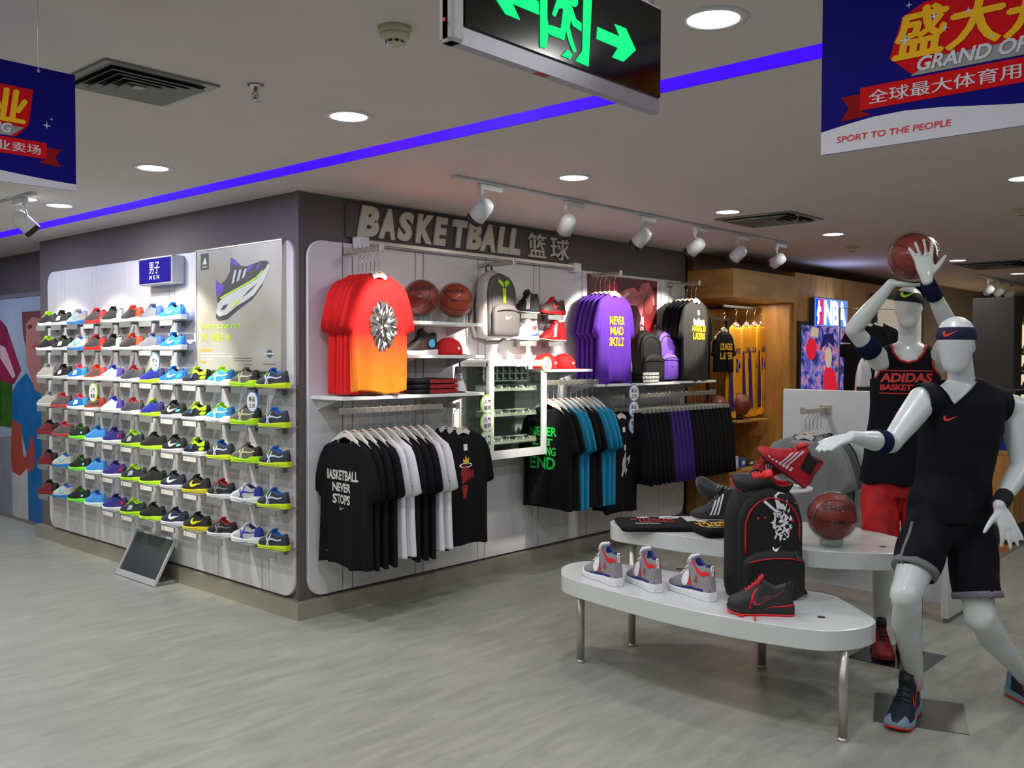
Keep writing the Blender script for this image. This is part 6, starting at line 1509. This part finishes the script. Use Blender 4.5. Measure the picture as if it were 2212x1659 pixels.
# ------------------------------------------------------------------ wall picture at the far left
X0 = .16
t = thing('wall_picture', (X0, 4.02, 0), 'wall sized photo print of a person in a blue shirt giving a thumbs up', 'picture')
MB().box(0, 0, .02, .04, 3.2, 2.22).build('panel', mat('picture_sky', (.58, .64, .72), .5, noise=.12, scale=1.5), t)
def LP(px, py): q = hx(px, py, 0, X0); return (4.02-q.y, q.z)
B = basis((-.0012, 0, 0), (0, -1, 0), (0, 0, 1))
def FP(name, pts, rgb, z, ns=.1): poly(name, [[LP(*q) for q in pts]], t, B, mat('picture_'+name, rgb, .5, noise=ns, scale=5), z)
FP('road', [(0, 1115), (0, 945), (30, 940), (64, 1150)], (.50, .51, .55), .0004); FP('hedge', [(0, 920), (0, 820), (26, 826), (30, 925)], (.18, .36, .08), .0006, .5)
FP('flag', [(0, 690), (14, 705), (46, 800), (30, 830), (0, 822)], (.52, .12, .26), .0008, .3); FP('flag_stripe', [(0, 745), (12, 750), (34, 812), (28, 818), (0, 772)], (.80, .66, .72), .001)
FP('trousers', [(26, 1020), (62, 1000), (62, 1128), (28, 1112)], (.70, .70, .70), .001); FP('shirt', [(58, 805), (36, 828), (26, 850), (26, 905), (44, 920), (60, 990), (62, 1130), (94, 1136), (94, 850), (84, 850)], (.06, .38, .62), .0012, .15)
FP('arm', [(26, 905), (46, 918), (50, 985), (62, 990), (60, 1010), (44, 1028), (28, 1020), (24, 985)], (.62, .26, .20), .0014); FP('hand', [(66, 945), (71, 940), (76, 975), (75, 1010), (68, 1022), (58, 1012), (56, 985), (62, 970)], (.62, .25, .28), .0016)
FP('face', [(50, 678), (92, 678), (94, 800), (86, 850), (76, 842), (62, 800), (58, 790), (56, 760)], (.66, .45, .42), .0014, .08); FP('hair', [(48, 674), (94, 670), (92, 690), (70, 684), (57, 700), (56, 750), (50, 720)], (.42, .22, .20), .0018)
FP('eye', [(60, 704), (68, 700), (70, 708), (62, 712)], (.30, .18, .18), .002); FP('mouth', [(68, 748), (80, 738), (82, 748), (72, 756)], (.70, .30, .35), .002)
MB().box(-.01, 0, 0, .05, 3.2, .03).build('edge_rail', GREYM, t); MB().box(-.01, 0, 2.22, .05, 3.2, 2.26).build('edge_rail', GREYM, t)
# ------------------------------------------------------------------ mannequins
def sphere(mb, c, r, n=14, sc=(1, 1, 1)):
    c = Vector(c); mb.lathe([(0.0005, -r)]+[(r*math.sin(PI*k/n), -r*math.cos(PI*k/n)) for k in range(1, n)]+[(.0005, r)], n=18)
    k = (n+1)*18
    for i in range(len(mb.v)-k, len(mb.v)): x, y, z = mb.v[i]; mb.v[i] = (c.x+x*sc[0], c.y+y*sc[1], c.z+z*sc[2])
def limb(mb, pts, rad, n=18):
    """tapered round limb with round ends"""
    pts = [Vector(p) for p in pts]; mb.tube(pts, list(rad), n)
    for p, r in zip(pts, rad): sphere(mb, p, r*.998, 10)
def seg(a, b, prof):
    a, b = Vector(a), Vector(b); return [a.lerp(b, t) for t, _ in prof], [r for _, r in prof]
def torso(mb, rings, s, n=36, e=.85):
    """rings: (centre, half width, half depth); s = body left-right axis"""
    s = Vector(s).normalized(); rr = []
    for i, (c, a, b) in enumerate(rings):
        c = Vector(c); t = (Vector(rings[min(i+1, len(rings)-1)][0])-Vector(rings[max(0, i-1)][0])).normalized()
        f = s.cross(t).normalized(); s2 = t.cross(f).normalized()
        rr.append([c+s2*(a*math.copysign(abs(math.cos(2*PI*k/n))**e, math.cos(2*PI*k/n)))+f*(b*math.copysign(abs(math.sin(2*PI*k/n))**e, math.sin(2*PI*k/n))) for k in range(n)])
    mb.loft(rr)
def hand(mb, w, d, n_, t_, curl=(.2, .2, .2, .2), spread=.12, thumb=(.75, .35), L=1.0):
    """w wrist, d towards the fingertips, n_ palm side, t_ thumb side"""
    d = Vector(d).normalized(); t_ = Vector(t_); t_ = (t_-d*t_.dot(d)).normalized(); nn = d.cross(t_).normalized()
    if nn.dot(Vector(n_)) < 0: nn = -nn
    w = Vector(w); rr = []
    for q, a, b in ((-.02, .024, .019), (.01, .028, .018), (.035, .037, .017), (.065, .042, .015), (.088, .041, .013), (.096, .037, .010)):
        rr.append([w+d*(q*L)+t_*(a*L*math.copysign(abs(math.cos(2*PI*k/20))**.8, math.cos(2*PI*k/20)))+nn*(b*L*math.copysign(abs(math.sin(2*PI*k/20))**.9, math.sin(2*PI*k/20))) for k in range(20)])
    mb.loft(rr)
    for k, (off, ln) in enumerate(((.031, .074), (.0105, .084), (-.0105, .078), (-.030, .062))):
        p = w+(d*.082+t_*off)*L; sp = spread*(1.5-k)/1.5; dd = (d*math.cos(sp)+t_*math.sin(sp)).normalized(); pts = [p-d*.02, p]; c = curl[k]; a = 0; cur = p
        for fr in (.44, .31, .25):
            a += c*.8; v = dd*math.cos(a)+nn*math.sin(a); cur = cur+v*(ln*fr*1.08*L); pts.append(cur)
        limb(mb, pts, [.0110*L, .0112*L, .0103*L, .0094*L, .0080*L], 12)
    p = w+(d*.022+t_*.024)*L; v = (d*math.cos(thumb[0])+t_*math.sin(thumb[0])).normalized(); v2 = (v+nn*thumb[1]+d*.15).normalized()
    limb(mb, [p, p+v*.042*L, p+v*.042*L+v2*.034*L, p+v*.042*L+v2*.058*L], [.015*L, .0125*L, .0105*L, .008*L], 12)
def head(mb, c, f, up=(0, 0, 1), k=1.0):
    f = Vector(f).normalized(); up = Vector(up).normalized(); s = f.cross(up).normalized(); f = up.cross(s).normalized(); c = Vector(c); rr = []
    prof = [(-.124, .014, .022, .040), (-.117, .034, .040, .034), (-.100, .050, .058, .024), (-.070, .061, .076, .012), (-.03, .070, .088, .004), (.01, .076, .096, 0), (.045, .078, .098, -.004), (.075, .073, .092, -.007), (.100, .058, .074, -.010), (.118, .035, .046, -.012), (.126, .008, .012, -.012)]
    for z, a, b, o in prof:
        rr.append([c+up*(z*k)+s*(a*k*math.cos(2*PI*i/28))+f*((b*math.sin(2*PI*i/28)+o)*k) for i in range(28)])
    mb.loft(rr)
    for sd in (-1, 1):                                       # shallow ears, cheek and nose planes of a stylised head
        q = c+s*(sd*.071*k)-f*.010*k-up*.012*k; sphere(mb, q, .009*k, 8, (1, 1, 2.2))
    sphere(mb, c+f*.086*k-up*.022*k, .011*k, 8, (1, 1, 1.8))
def remesh(name, mb, m, parent, origin, voxel=.006, smooth=4, mats=None):
    me = bpy.data.meshes.new(name+'_raw'); me.from_pydata(mb.v, [], mb.f); me.update()
    bm = bmesh.new(); bm.from_mesh(me); bmesh.ops.recalc_face_normals(bm, faces=bm.faces); bm.to_mesh(me); bm.free()
    o = bpy.data.objects.new(name+'_raw', me); COL.objects.link(o)
    r = o.modifiers.new('r', 'REMESH'); r.mode = 'VOXEL'; r.voxel_size = voxel; r.adaptivity = 0
    s = o.modifiers.new('s', 'SMOOTH'); s.factor = .5; s.iterations = smooth
    dg = bpy.context.evaluated_depsgraph_get(); dg.update()
    out = bpy.data.meshes.new_from_object(o.evaluated_get(dg)); bpy.data.objects.remove(o)
    out.transform(Matrix.Translation(-Vector(origin)))
    out.materials.clear(); out.materials.append(m)
    out.polygons.foreach_set('use_smooth', [True]*len(out.polygons)); out.name = name
    return link(name, out, parent)
def cuts(o, test):
    bm = bmesh.new(); bm.from_mesh(o.data)
    dead = [f for f in bm.faces if test(f.calc_center_median())]
    bmesh.ops.delete(bm, geom=dead, context='FACES'); bm.to_mesh(o.data); bm.free()
def fold(o, amp, fn):
    for v in o.data.vertices:
        n = v.normal; a = fn(v.co)
        v.co += n*(amp*a)
def edge_tube(o, name, pts2, s, f, m, parent, c0, r=.004, lift=.001, both=False):
    """trim laid on the cloth along a line given in (side, height); s side axis, f forward"""
    bv = bvh_of(o.data); out = []
    for a, z in pts2:
        org = c0+s*a+Vector((0, 0, z))+f*.6
        h = bv.ray_cast(org, -f, 1.5)
        if h[0] is not None: out.append(h[0]+f*lift)
    if len(out) > 2: MB().tube(out, r, 8).build(name, m, parent)
def nest_shoe(parent, loc, rz, scale=1.05, pitch=0, **k):
    o = make_shoe('x', **k)
    for p in ('label', 'category', 'group'):
        if p in o: del o[p]
    o.name = 'shoe'; o.parent = parent; o.location = loc; o.rotation_euler = (0, pitch, rz); o.scale = (scale,)*3
    return o
def hit(o, org, px, py):
    d = (CAMR @ Vector((px-CXP, py-CYP, F_PX))).normalized(); h = bvh_of(o.data).ray_cast(CAMP-org, d, 20)
    return h[0], h[1]
def mesh_print(o, name, me, org, px, py, m, parent, lift=.003, n=None):
    p, nn = hit(o, org, px, py)
    if p is None: return
    n = n or Vector((nn.x, nn.y, 0)).normalized(); s = up.cross(n).normalized()
    subdiv_mesh(me, .012); me.transform(basis(p+n*.2, s, up)); bv = bvh_of(o.data)
    keep = []
    for v in me.vertices:
        h = bv.ray_cast(v.co.copy(), -n, .35)
        v.co = (h[0] if h[0] is not None else v.co-n*.2)+n*lift
    me.materials.clear(); me.materials.append(m); return link(name, me, parent)
def slice_off(o, co, no, test):
    bm = bmesh.new(); bm.from_mesh(o.data)
    bmesh.ops.bisect_plane(bm, geom=list(bm.verts)+list(bm.edges)+list(bm.faces), plane_co=co, plane_no=no, dist=1e-5)
    dead = [f for f in bm.faces if (f.calc_center_median()-co).dot(no) > 0 and test(f.calc_center_median())]
    bmesh.ops.delete(bm, geom=dead, context='FACES'); bm.to_mesh(o.data); bm.free()
def band(name, a, b, r0, r1, m, parent, org, n=28):
    a, b = Vector(a)-org, Vector(b)-org
    MB().tube([a, a.lerp(b, .04), a.lerp(b, .5), a.lerp(b, .96), b], [r0*.97, r0*1.02, (r0+r1)/2*1.05, r1*1.02, r1*.97], n).build(name, m, parent)
fw = Vector((.741, .671, 0)).normalized(); rt = Vector((.672, -.741, 0)).normalized(); up = Vector((0, 0, 1))
def viewdir(px):
    d = CAMR @ Vector((px-CXP, 0, F_PX)); d.z = 0; return d.normalized()

# ---- front mannequin, crouching defender
base = Vector((1.02, -3.44, 0))
t = thing('mannequin', base, 'white headless-faced mannequin in black sleeveless top, navy headband and black shorts, in front', 'mannequin')
t['label'] = 'front white mannequin in black sleeveless top, navy headband and black shorts, arms spread'
J = dict(pel=PD(2052, 1098, 4.24), wai=PD(2062, 1028, 4.24), che=PD(2074, 925, 4.23), upc=PD(2080, 866, 4.22), nkb=PD(2080, 836, 4.21), nkt=PD(2072, 790, 4.18), hd=PD(2065, 745, 4.15),
         shR=PD(1993, 866, 4.14), elR=PD(1924, 958, 3.97), wrR=PD(1840, 944, 3.80), shL=PD(2190, 884, 4.28), elL=PD(2206, 1010, 4.22), wrL=PD(2158, 1092, 4.02),
         hipR=PD(2006, 1120, 4.22), knR=PD(1956, 1285, 4.06), anR=Vector((1.0, -3.425, .14)), hipL=PD(2104, 1124, 4.27), knL=PD(2118, 1335, 4.16), anL=PD(2212, 1462, 4.42))
s1 = (J['shL']-J['shR']); s1.z = 0; s1.normalize(); f1 = s1.cross(up); f1 = f1 if f1.dot(fw) < 0 else -f1
J['hipR'] = J['pel']-s1*.088-up*.045; J['hipL'] = J['pel']+s1*.095-up*.05
mb = MB()
torso(mb, [(J['pel']-up*.08, .10, .08), (J['pel']-up*.02, .150, .105), (J['pel']+up*.06, .152, .105), (J['wai'], .132, .092), (J['wai'].lerp(J['che'], .5), .150, .104), (J['che'], .172, .118), (J['upc']+up*.0, .178, .102), (J['nkb']+up*.0, .125, .074), (J['nkb']+up*.030, .066, .058)], s1)
limb(mb, [J['nkb']-up*.02, J['nkb'].lerp(J['nkt'], .5), J['nkt']+up*.03], [.066, .056, .054])
for k_, sg in (('R', 1), ('L', 1)):
    sh, el, wr = J['sh'+k_], J['el'+k_], J['wr'+k_]
    limb(mb, [J['nkb'].lerp(sh, .45)-up*.02, sh], [.055, .066])
    p, r = seg(sh, el, [(0, .064), (.25, .060), (.5, .055), (.8, .046), (1, .042)]); limb(mb, p, r)
    p, r = seg(el, wr, [(0, .042), (.2, .046), (.45, .042), (.8, .030), (1, .026)]); limb(mb, p, r)
    hp, kn, an = J['hip'+k_], J['kn'+k_], J['an'+k_]
    p, r = seg(hp, kn, [(0, .100), (.25, .098), (.55, .086), (.85, .068), (1, .065)]); limb(mb, p, r)
    cb = kn.lerp(an, .32)-f1*.018
    limb(mb, [kn, kn.lerp(an, .12)+f1*.004, cb, kn.lerp(an, .55)-f1*.008, kn.lerp(an, .82), an], [.064, .060, .063, .053, .040, .037])
    sphere(mb, kn+f1*.024+up*.01, .044)
dR = (PD(1765, 966, 3.70)-J['wrR']).normalized()
hand(mb, J['wrR']+dR*.01, dR, -up, fw*.95+up*.15, (.20, .18, .16, .16), .03, (.40, .2))
dL = (PD(2196, 1182, 3.96)-J['wrL']).normalized()
hand(mb, J['wrL']+dL*.01, dL, fw*.5-rt*.2, -rt, (.30, .15, .10, .05), .16, (1.0, .1))
head(mb, J['hd'], (-viewdir(2060)+rt*-.06-up*.04))
remesh('body', mb, MANQ, t, base, .0055, 4)
# sleeveless top
mb = MB()
torso(mb, [(J['pel']-up*.05, .190, .142), (J['pel']+up*.05, .182, .132), (J['wai'], .168, .118), (J['wai'].lerp(J['che'], .5), .176, .124), (J['che'], .196, .136), (J['upc'], .200, .120), (J['nkb']+up*.006, .142, .090), (J['nkb']+up*.040, .080, .068)], s1)
for k_ in 'RL': limb(mb, [J['nkb'].lerp(J['sh'+k_], .3)-up*.01, J['nkb'].lerp(J['sh'+k_], .98)-up*.002], [.072, .080])
o = remesh('top', mb, BLACKF2, t, base, .009, 3)
o.name = 'sleeveless_top'
fold(o, .010, lambda c: (math.sin(c.x*34+c.z*9)*math.sin(c.y*27-c.z*14)+.5*math.sin(c.z*30+c.x*20))*max(0, min(1, (1.33-c.z)/.35)))
nk = J['nkb']-base
s_l, s_r = (hit(o, base, 2031, 812), hit(o, base, 2132, 822))
sR, sL = (J['shR']-base-nk).dot(s1), (J['shL']-base-nk).dot(s1)
vz = PD(2061, 873, 4.1).z-base.z; vx = (hit(o, base, 2061, 873)[0]-nk).dot(s1)
vp = [(vx-.066, nk.z+.03), (vx, vz), (vx+.140, nk.z+.03)]
for (ax_, az_), (bx_, bz_) in ((vp[0], vp[1]), (vp[1], vp[2])):
    e = s1*(bx_-ax_)+up*(bz_-az_); no = f1.cross(e).normalized(); no = no if no.z > 0 else -no
    slice_off(o, nk+s1*ax_+up*(az_-nk.z), no, lambda c: False)
slice_off(o, nk+up*.030, up, lambda c: (c-nk).dot(f1) < .0 and abs((c-nk).dot(s1)) < .11)
def inpoly(x, y, P):
    c = False
    for i in range(len(P)):
        (x1, y1), (x2, y2) = P[i-1], P[i]
        if (y1 > y) != (y2 > y) and x < (x2-x1)*(y-y1)/(y2-y1)+x1: c = not c
    return c
cuts(o, lambda c: (c-nk).dot(f1) > -.03 and inpoly((c-nk).dot(s1), c.z, vp+[(vx+.16, nk.z+.3), (vx-.08, nk.z+.3)]))
for sg, sx_ in ((1, sL-.055), (-1, sR-.028)):
    no = (s1*sg-up*.10).normalized(); slice_off(o, nk+s1*(sx_-sg*.004), no, lambda c: c.z > nk.z-.30)
dense = [(vp[0][0]+(vp[1][0]-vp[0][0])*k/14, vp[0][1]+(vp[1][1]-vp[0][1])*k/14) for k in range(15)]+[(vp[1][0]+(vp[2][0]-vp[1][0])*k/14, vp[1][1]+(vp[2][1]-vp[1][1])*k/14) for k in range(1, 15)]
edge_tube(o, 'neck_trim', [(a, b-nk.z-.006) for a, b in dense if b < nk.z+.05], s1, f1, BLACKF2, t, nk, .005)
mesh_print(o, 'tick_logo', pmesh([swoosh(0, 0, .062)]), base, 2054, 904, mat('tick_red', (.90, .22, .15), .5), t)
# shorts
mb = MB()
torso(mb, [(J['pel']-up*.16, .12, .10), (J['pel']-up*.08, .180, .128), (J['pel']+up*.0, .180, .128), (J['pel']+up*.07, .168, .118)], s1)
def leg_end(h, k, t_): return J[h].lerp(J[k], t_)
ends = {}
for k_, te, r1 in (('R', .70, .094), ('L', .80, .102)):
    h_, e_ = J['hip'+k_], leg_end('hip'+k_, 'kn'+k_, te); ends[k_] = (h_, e_)
    mb.tube([h_+up*.04, h_.lerp(e_, .3), h_.lerp(e_, .7), e_], [.106, .110, .102, r1-.001], 28)
o = remesh('shorts', mb, BLACKF2, t, base, .009, 2)
fold(o, .009, lambda c: math.sin(c.x*40+c.z*6)*math.sin(c.y*33+c.z*8))
HG = mat('hem_grey', (.45, .45, .47), .8)
bvs = bvh_of(o.data)
for k_, r1 in (('R', .0925), ('L', .1005)):
    h_, e_ = ends[k_]; d_ = (e_-h_).normalized()
    MB().tube([e_-d_*.026-base, e_-d_*.012-base, e_+d_*.003-base], [r1+.0065, r1+.007, r1+.0055], 32).build('hem_band', HG, t)
    sd = (-s1 if k_ == 'R' else s1); sd = (sd*.98+f1*.22).normalized(); pts = []
    for q in range(15):
        c = h_.lerp(e_, q/14)-base; hh_ = bvs.ray_cast(c+sd*.4, -sd, .5)
        if hh_[0] is not None: pts.append(hh_[0]+sd*.001)
    if len(pts) > 3: MB().tube(pts, .007, 6, squash=.6).build('side_piping', HG, t)
mesh_print(o, 'tick_logo', pmesh([swoosh(0, 0, .050)]), base, 2135, 1292, mat('tick_silver', (.80, .80, .82), .4), t)
# bands
org = base
def headband(c, f, k, z0, z1, m, parent, org, tl=0.0):
    f = Vector(f).normalized(); s = f.cross(up).normalized(); rr = []
    for z in (z0, z0+.004, (z0+z1)/2, z1-.004, z1):
        q = z; a = interp([(-.03, .070), (.01, .076), (.045, .078), (.075, .073), (.1, .058)], q)*k+(.006 if z not in (z0, z1) else .003); b_ = interp([(-.03, .088), (.01, .096), (.045, .098), (.075, .092), (.1, .074)], q)*k+(.006 if z not in (z0, z1) else .003)
        rr.append([c-org+up*(z*k)+s*(a*math.cos(2*PI*i/40))+f*(b_*math.sin(2*PI*i/40)-.003)+up*(tl*math.cos(2*PI*i/40)) for i in range(40)])
    return MB().loft(rr, cap0=True, cap1=True).build('headband', m, parent)
hf1 = -viewdir(2060)+rt*-.06
hb = headband(J['hd'], hf1, 1.0, .022, .076, mat('headband_navy', (.08, .07, .24), .85, noise=.15, scale=200, bump=.2), t, base)
mesh_print(hb, 'tick_logo', pmesh([swoosh(0, 0, .066)]), base, 2052, 721, mat('tick_red', (.90, .22, .15), .5), t, .002)
band('arm_band', J['elR'].lerp(J['wrR'], .18), J['elR'].lerp(J['wrR'], .40), .050, .048, NAVYF, t, base)
wb0, wb1 = J['elL'].lerp(J['wrL'], .74), J['elL'].lerp(J['wrL'], .98)
band('wrist_band', wb0, wb1, .037, .035, mat('band_black', (.04, .04, .06), .9, bump=.2, scale=150), t, base)
HS = dict(kind='high', up=(.10, .13, .20), heel=(.45, .55, .66), toe=(.50, .60, .72), tongue=(.06, .07, .10), lining=(.80, .12, .10), mid=(.52, .60, .68), out=(.88, .12, .10), lace=(.07, .10, .18), logo='tick', marks=(.95, .25, .12),
          extras=[([ell(.36, .70, .04, .10, 10)], (.95, .20, .10), .004), ([[(.50, .30), (.55, .34), (.50, .42), (.46, .38)]], (.95, .25, .12), .004)])
nest_shoe(t, Vector((.885, -3.42, .004))-base, R(180+6), 1.20, **HS)
q_ = FZ(2230, 1524); nest_shoe(t, Vector((q_.x, q_.y, .004))-base, R(180+52), 1.12, **HS)
bs = MB().box(-.197, -.197, 0, .197, .197, .004).build('base_plate', mat('base_steel', (.50, .49, .47), .28, metal=.9, noise=.12, scale=6), t); bs.location = Vector((1.025, -3.437, 0))-base; bs.rotation_euler = (0, 0, R(20)); bs['label'] = 'dull steel square base plate'
MB().lathe([(.008, .004), (.008, .12)], c=(-.0, .02, 0), n=12).build('rod', CHROME, bs)

# ---- rear mannequin, raising the ball
base = Vector((1.785, -3.06, 0))
t = thing('mannequin', base, 'rear white mannequin in black tank top and red shorts lifting a basketball overhead', 'mannequin')
J = dict(pel=PD(1938, 1000, 5.32), wai=PD(1942, 925, 5.32), che=PD(1954, 828, 5.30), upc=PD(1961, 778, 5.29), nkb=PD(1963, 752, 5.28), nkt=PD(1962, 708, 5.26), hd=PD(1962, 664, 5.22),
         shR=PD(1901, 778, 5.26), elR=PD(1842, 712, 5.12), wrR=PD(1926, 612, 4.98), shL=PD(2024, 785, 5.24), elL=PD(2056, 716, 5.00), wrL=PD(2002, 606, 4.82),
         hipR=PD(1906, 1025, 5.30), knR=PD(1910, 1210, 5.24), anR=Vector((1.84, -2.94, .14)), hipL=PD(1974, 1028, 5.34), knL=PD(1984, 1215, 5.26), anL=Vector((1.90, -3.06, .14)))
f2 = -viewdir(1958); s2 = up.cross(f2).normalized()
J['hipR'] = J['pel']-s2*.095-up*.05; J['hipL'] = J['pel']+s2*.095-up*.05
mb = MB()
torso(mb, [(J['pel']-up*.08, .10, .08), (J['pel']-up*.02, .150, .105), (J['pel']+up*.06, .150, .105), (J['wai'], .130, .092), (J['wai'].lerp(J['che'], .5), .145, .100), (J['che'], .162, .112), (J['upc'], .165, .098), (J['nkb']+up*.005, .115, .068), (J['nkb']+up*.035, .058, .053)], s2)
limb(mb, [J['nkb']-up*.02, J['nkb'].lerp(J['nkt'], .5), J['nkt']+up*.03], [.064, .055, .052])
for k_ in 'RL':
    sh, el, wr = J['sh'+k_], J['el'+k_], J['wr'+k_]
    limb(mb, [J['nkb'].lerp(sh, .45)-up*.03, sh], [.055, .064])
    p, r = seg(sh, el, [(0, .062), (.3, .056), (.6, .050), (1, .043)]); limb(mb, p, r)
    p, r = seg(el, wr, [(0, .043), (.2, .046), (.5, .041), (.8, .030), (1, .026)]); limb(mb, p, r)
    hp, kn, an = J['hip'+k_], J['kn'+k_], J['an'+k_]
    p, r = seg(hp, kn, [(0, .098), (.3, .094), (.6, .078), (.9, .058), (1, .056)]); limb(mb, p, r)
    limb(mb, [kn, kn.lerp(an, .3)-f2*.015, kn.lerp(an, .55)-f2*.006, kn.lerp(an, .82), an], [.055, .057, .048, .037, .036])
BC = PD(1972, 553, 4.94)
dU = (rt*.95-up*.10-fw*.05).normalized()
hand(mb, J['wrR'], dU, up, fw, (.10, .12, .12, .10), .14, (.9, .3))
dV = (up*.97-rt*.16+fw*.06).normalized()
hand(mb, J['wrL']+up*.01, dV, fw, rt, (.10, .08, .08, .10), .30, (.95, .15), 1.16)
head(mb, J['hd'], f2*.97-rt*.12+up*.10, (up+f2*-.06-rt*.04), .94)
remesh('body', mb, MANQ, t, base, .0055, 4)
mb = MB()
torso(mb, [(J['pel']-up*.11, .200, .158), (J['pel']-up*.03, .196, .152), (J['pel']+up*.05, .184, .136), (J['wai'], .168, .118), (J['wai'].lerp(J['che'], .5), .172, .122), (J['che'], .184, .130), (J['upc'], .180, .112), (J['nkb']+up*.006, .130, .084), (J['nkb']+up*.032, .072, .064)], s2)
for k_ in 'RL': limb(mb, [J['nkb'].lerp(J['sh'+k_], .3)-up*.01, J['nkb'].lerp(J['sh'+k_], .75)-up*.008], [.066, .070])
o = remesh('tank_top', mb, mat('tank_black', (.06, .06, .08), .85, spec=.15, noise=.12, scale=200), t, base, .009, 3)
fold(o, .010, lambda c: (math.sin(c.x*30+c.z*8)*math.sin(c.y*31-c.z*11))*max(0, min(1, (1.6-c.z)/.5)))
nk = J['nkb']-base
sc = [(-.095, .075), (-.088, .03), (-.075, -.02), (-.045, -.062), (.0, -.078), (.045, -.062), (.075, -.02), (.088, .03), (.095, .075)]
def arm_edge(h): return .150-.022*math.exp(-((h+.075)/.05)**2)+max(0, (-.12-h))*.5
cuts(o, lambda c: (((c-nk).dot(f2) > -.02) and inpoly((c-nk).dot(s2), c.z-nk.z, sc+[(.1, .2), (-.1, .2)])) or ((c-nk).dot(f2) <= -.02 and c.z > nk.z+.03) or (abs((c-nk).dot(s2)) > arm_edge(c.z-nk.z) and c.z-nk.z > -.17))
dense = []
for (a, b), (c, d) in zip(sc[:-1], sc[1:]):
    for k in range(5): dense.append((a+(c-a)*k/5, b+(d-b)*k/5))
TR = mat('tank_red_trim', (.72, .10, .12), .7)
edge_tube(o, 'neck_trim', [(a*1.04, b-.004) for a, b in dense], s2, f2, TR, t, nk, .0065)
for sd in (-1, 1): edge_tube(o, 'arm_trim', [(sd*(arm_edge(.06-.23*i/16)-.006), .06-.23*i/16) for i in range(17)], s2, f2, TR, t, nk, .006)
TP = mat('tank_red_print', (.75, .14, .14), .6)
for s_, py, w, h in (('ADIDAS', 816, .27, .052), ('BASKETBALL', 837, .27, .034)):
    mesh_print(o, 'lettering', text_mesh(s_, w, h, bold=.045, shear=.12), base, 1957, py, TP, t, .004, n=f2)
for py in (801, 850): mesh_print(o, 'print_rule', pmesh([[(-.138, -.0025), (.138, -.0025), (.138, .0025), (-.138, .0025)]]), base, 1957, py, TP, t, .004, n=f2)
mb = MB()
torso(mb, [(J['pel']-up*.18, .14, .115), (J['pel']-up*.08, .190, .138), (J['pel']+up*.0, .178, .128), (J['pel']+up*.06, .165, .118)], s2)
for k_, sd in (('R', -1), ('L', 1)):
    h_ = J['hip'+k_]; e_ = h_.lerp(J['kn'+k_], .92)+rt*sd*.012
    mb.tube([h_+up*.02, h_.lerp(e_, .3)+rt*sd*.005, h_.lerp(e_, .7)+rt*sd*.008, e_], [.095, .100, .101, .103], 28)
o = remesh('shorts', mb, mat('red_camouflage', (.66, .03, .06), .75, noise=.35, scale=14), t, base, .009, 2)
fold(o, .008, lambda c: math.sin(c.x*42+c.z*6)*math.sin(c.y*36+c.z*9))
hb = headband(J['hd'], f2*.97-rt*.12, .94, .030, .088, mat('headband_black', (.06, .065, .08), .85, noise=.1, scale=200, bump=.2), t, base, tl=.010)
mesh_print(hb, 'tick_logo', pmesh([swoosh(0, 0, .085)]), base, 1964, 636, mat('tick_lime', (.70, .92, .15), .5), t, .002)
band('arm_band', J['shR'].lerp(J['elR'], .30), J['shR'].lerp(J['elR'], .66), .062, .056, NAVYF, t, base)
band('wrist_band', J['elL'].lerp(J['wrL'], .68), J['elL'].lerp(J['wrL'], .98), .042, .036, NAVYF, t, base)
RS = dict(kind='high', up=(.55, .05, .10), heel=(.4, .04, .08), tongue=Bk, lining=Bk, mid=(.50, .05, .10), out=(.42, .05, .08), lace=(.5, .06, .1), logo='stripes', marks=(.12, .03, .05))
nest_shoe(t, Vector((1.775, -2.975, .004))-base, R(180+30), 1.1, **RS)
nest_shoe(t, Vector((1.83, -3.10, .004))-base, R(180+30), 1.1, **RS)
bs = MB().box(-.197, -.197, 0, .197, .197, .004).build('base_plate', mat('base_chrome', (.42, .42, .42), .14, metal=.95, noise=.05, scale=6), t); bs['label'] = 'polished square base plate'
MB().lathe([(.022, .004), (.020, .010), (.009, .012), (.009, .42)], c=(.155, -.07, 0), n=16).build('rod', CHROME, bs)
ball(BC, 'wrapped basketball held overhead by the rear mannequin', (.5, .1, .4), r=.122, m=BALLM, group=None, face=(-.5, -.6, .7))
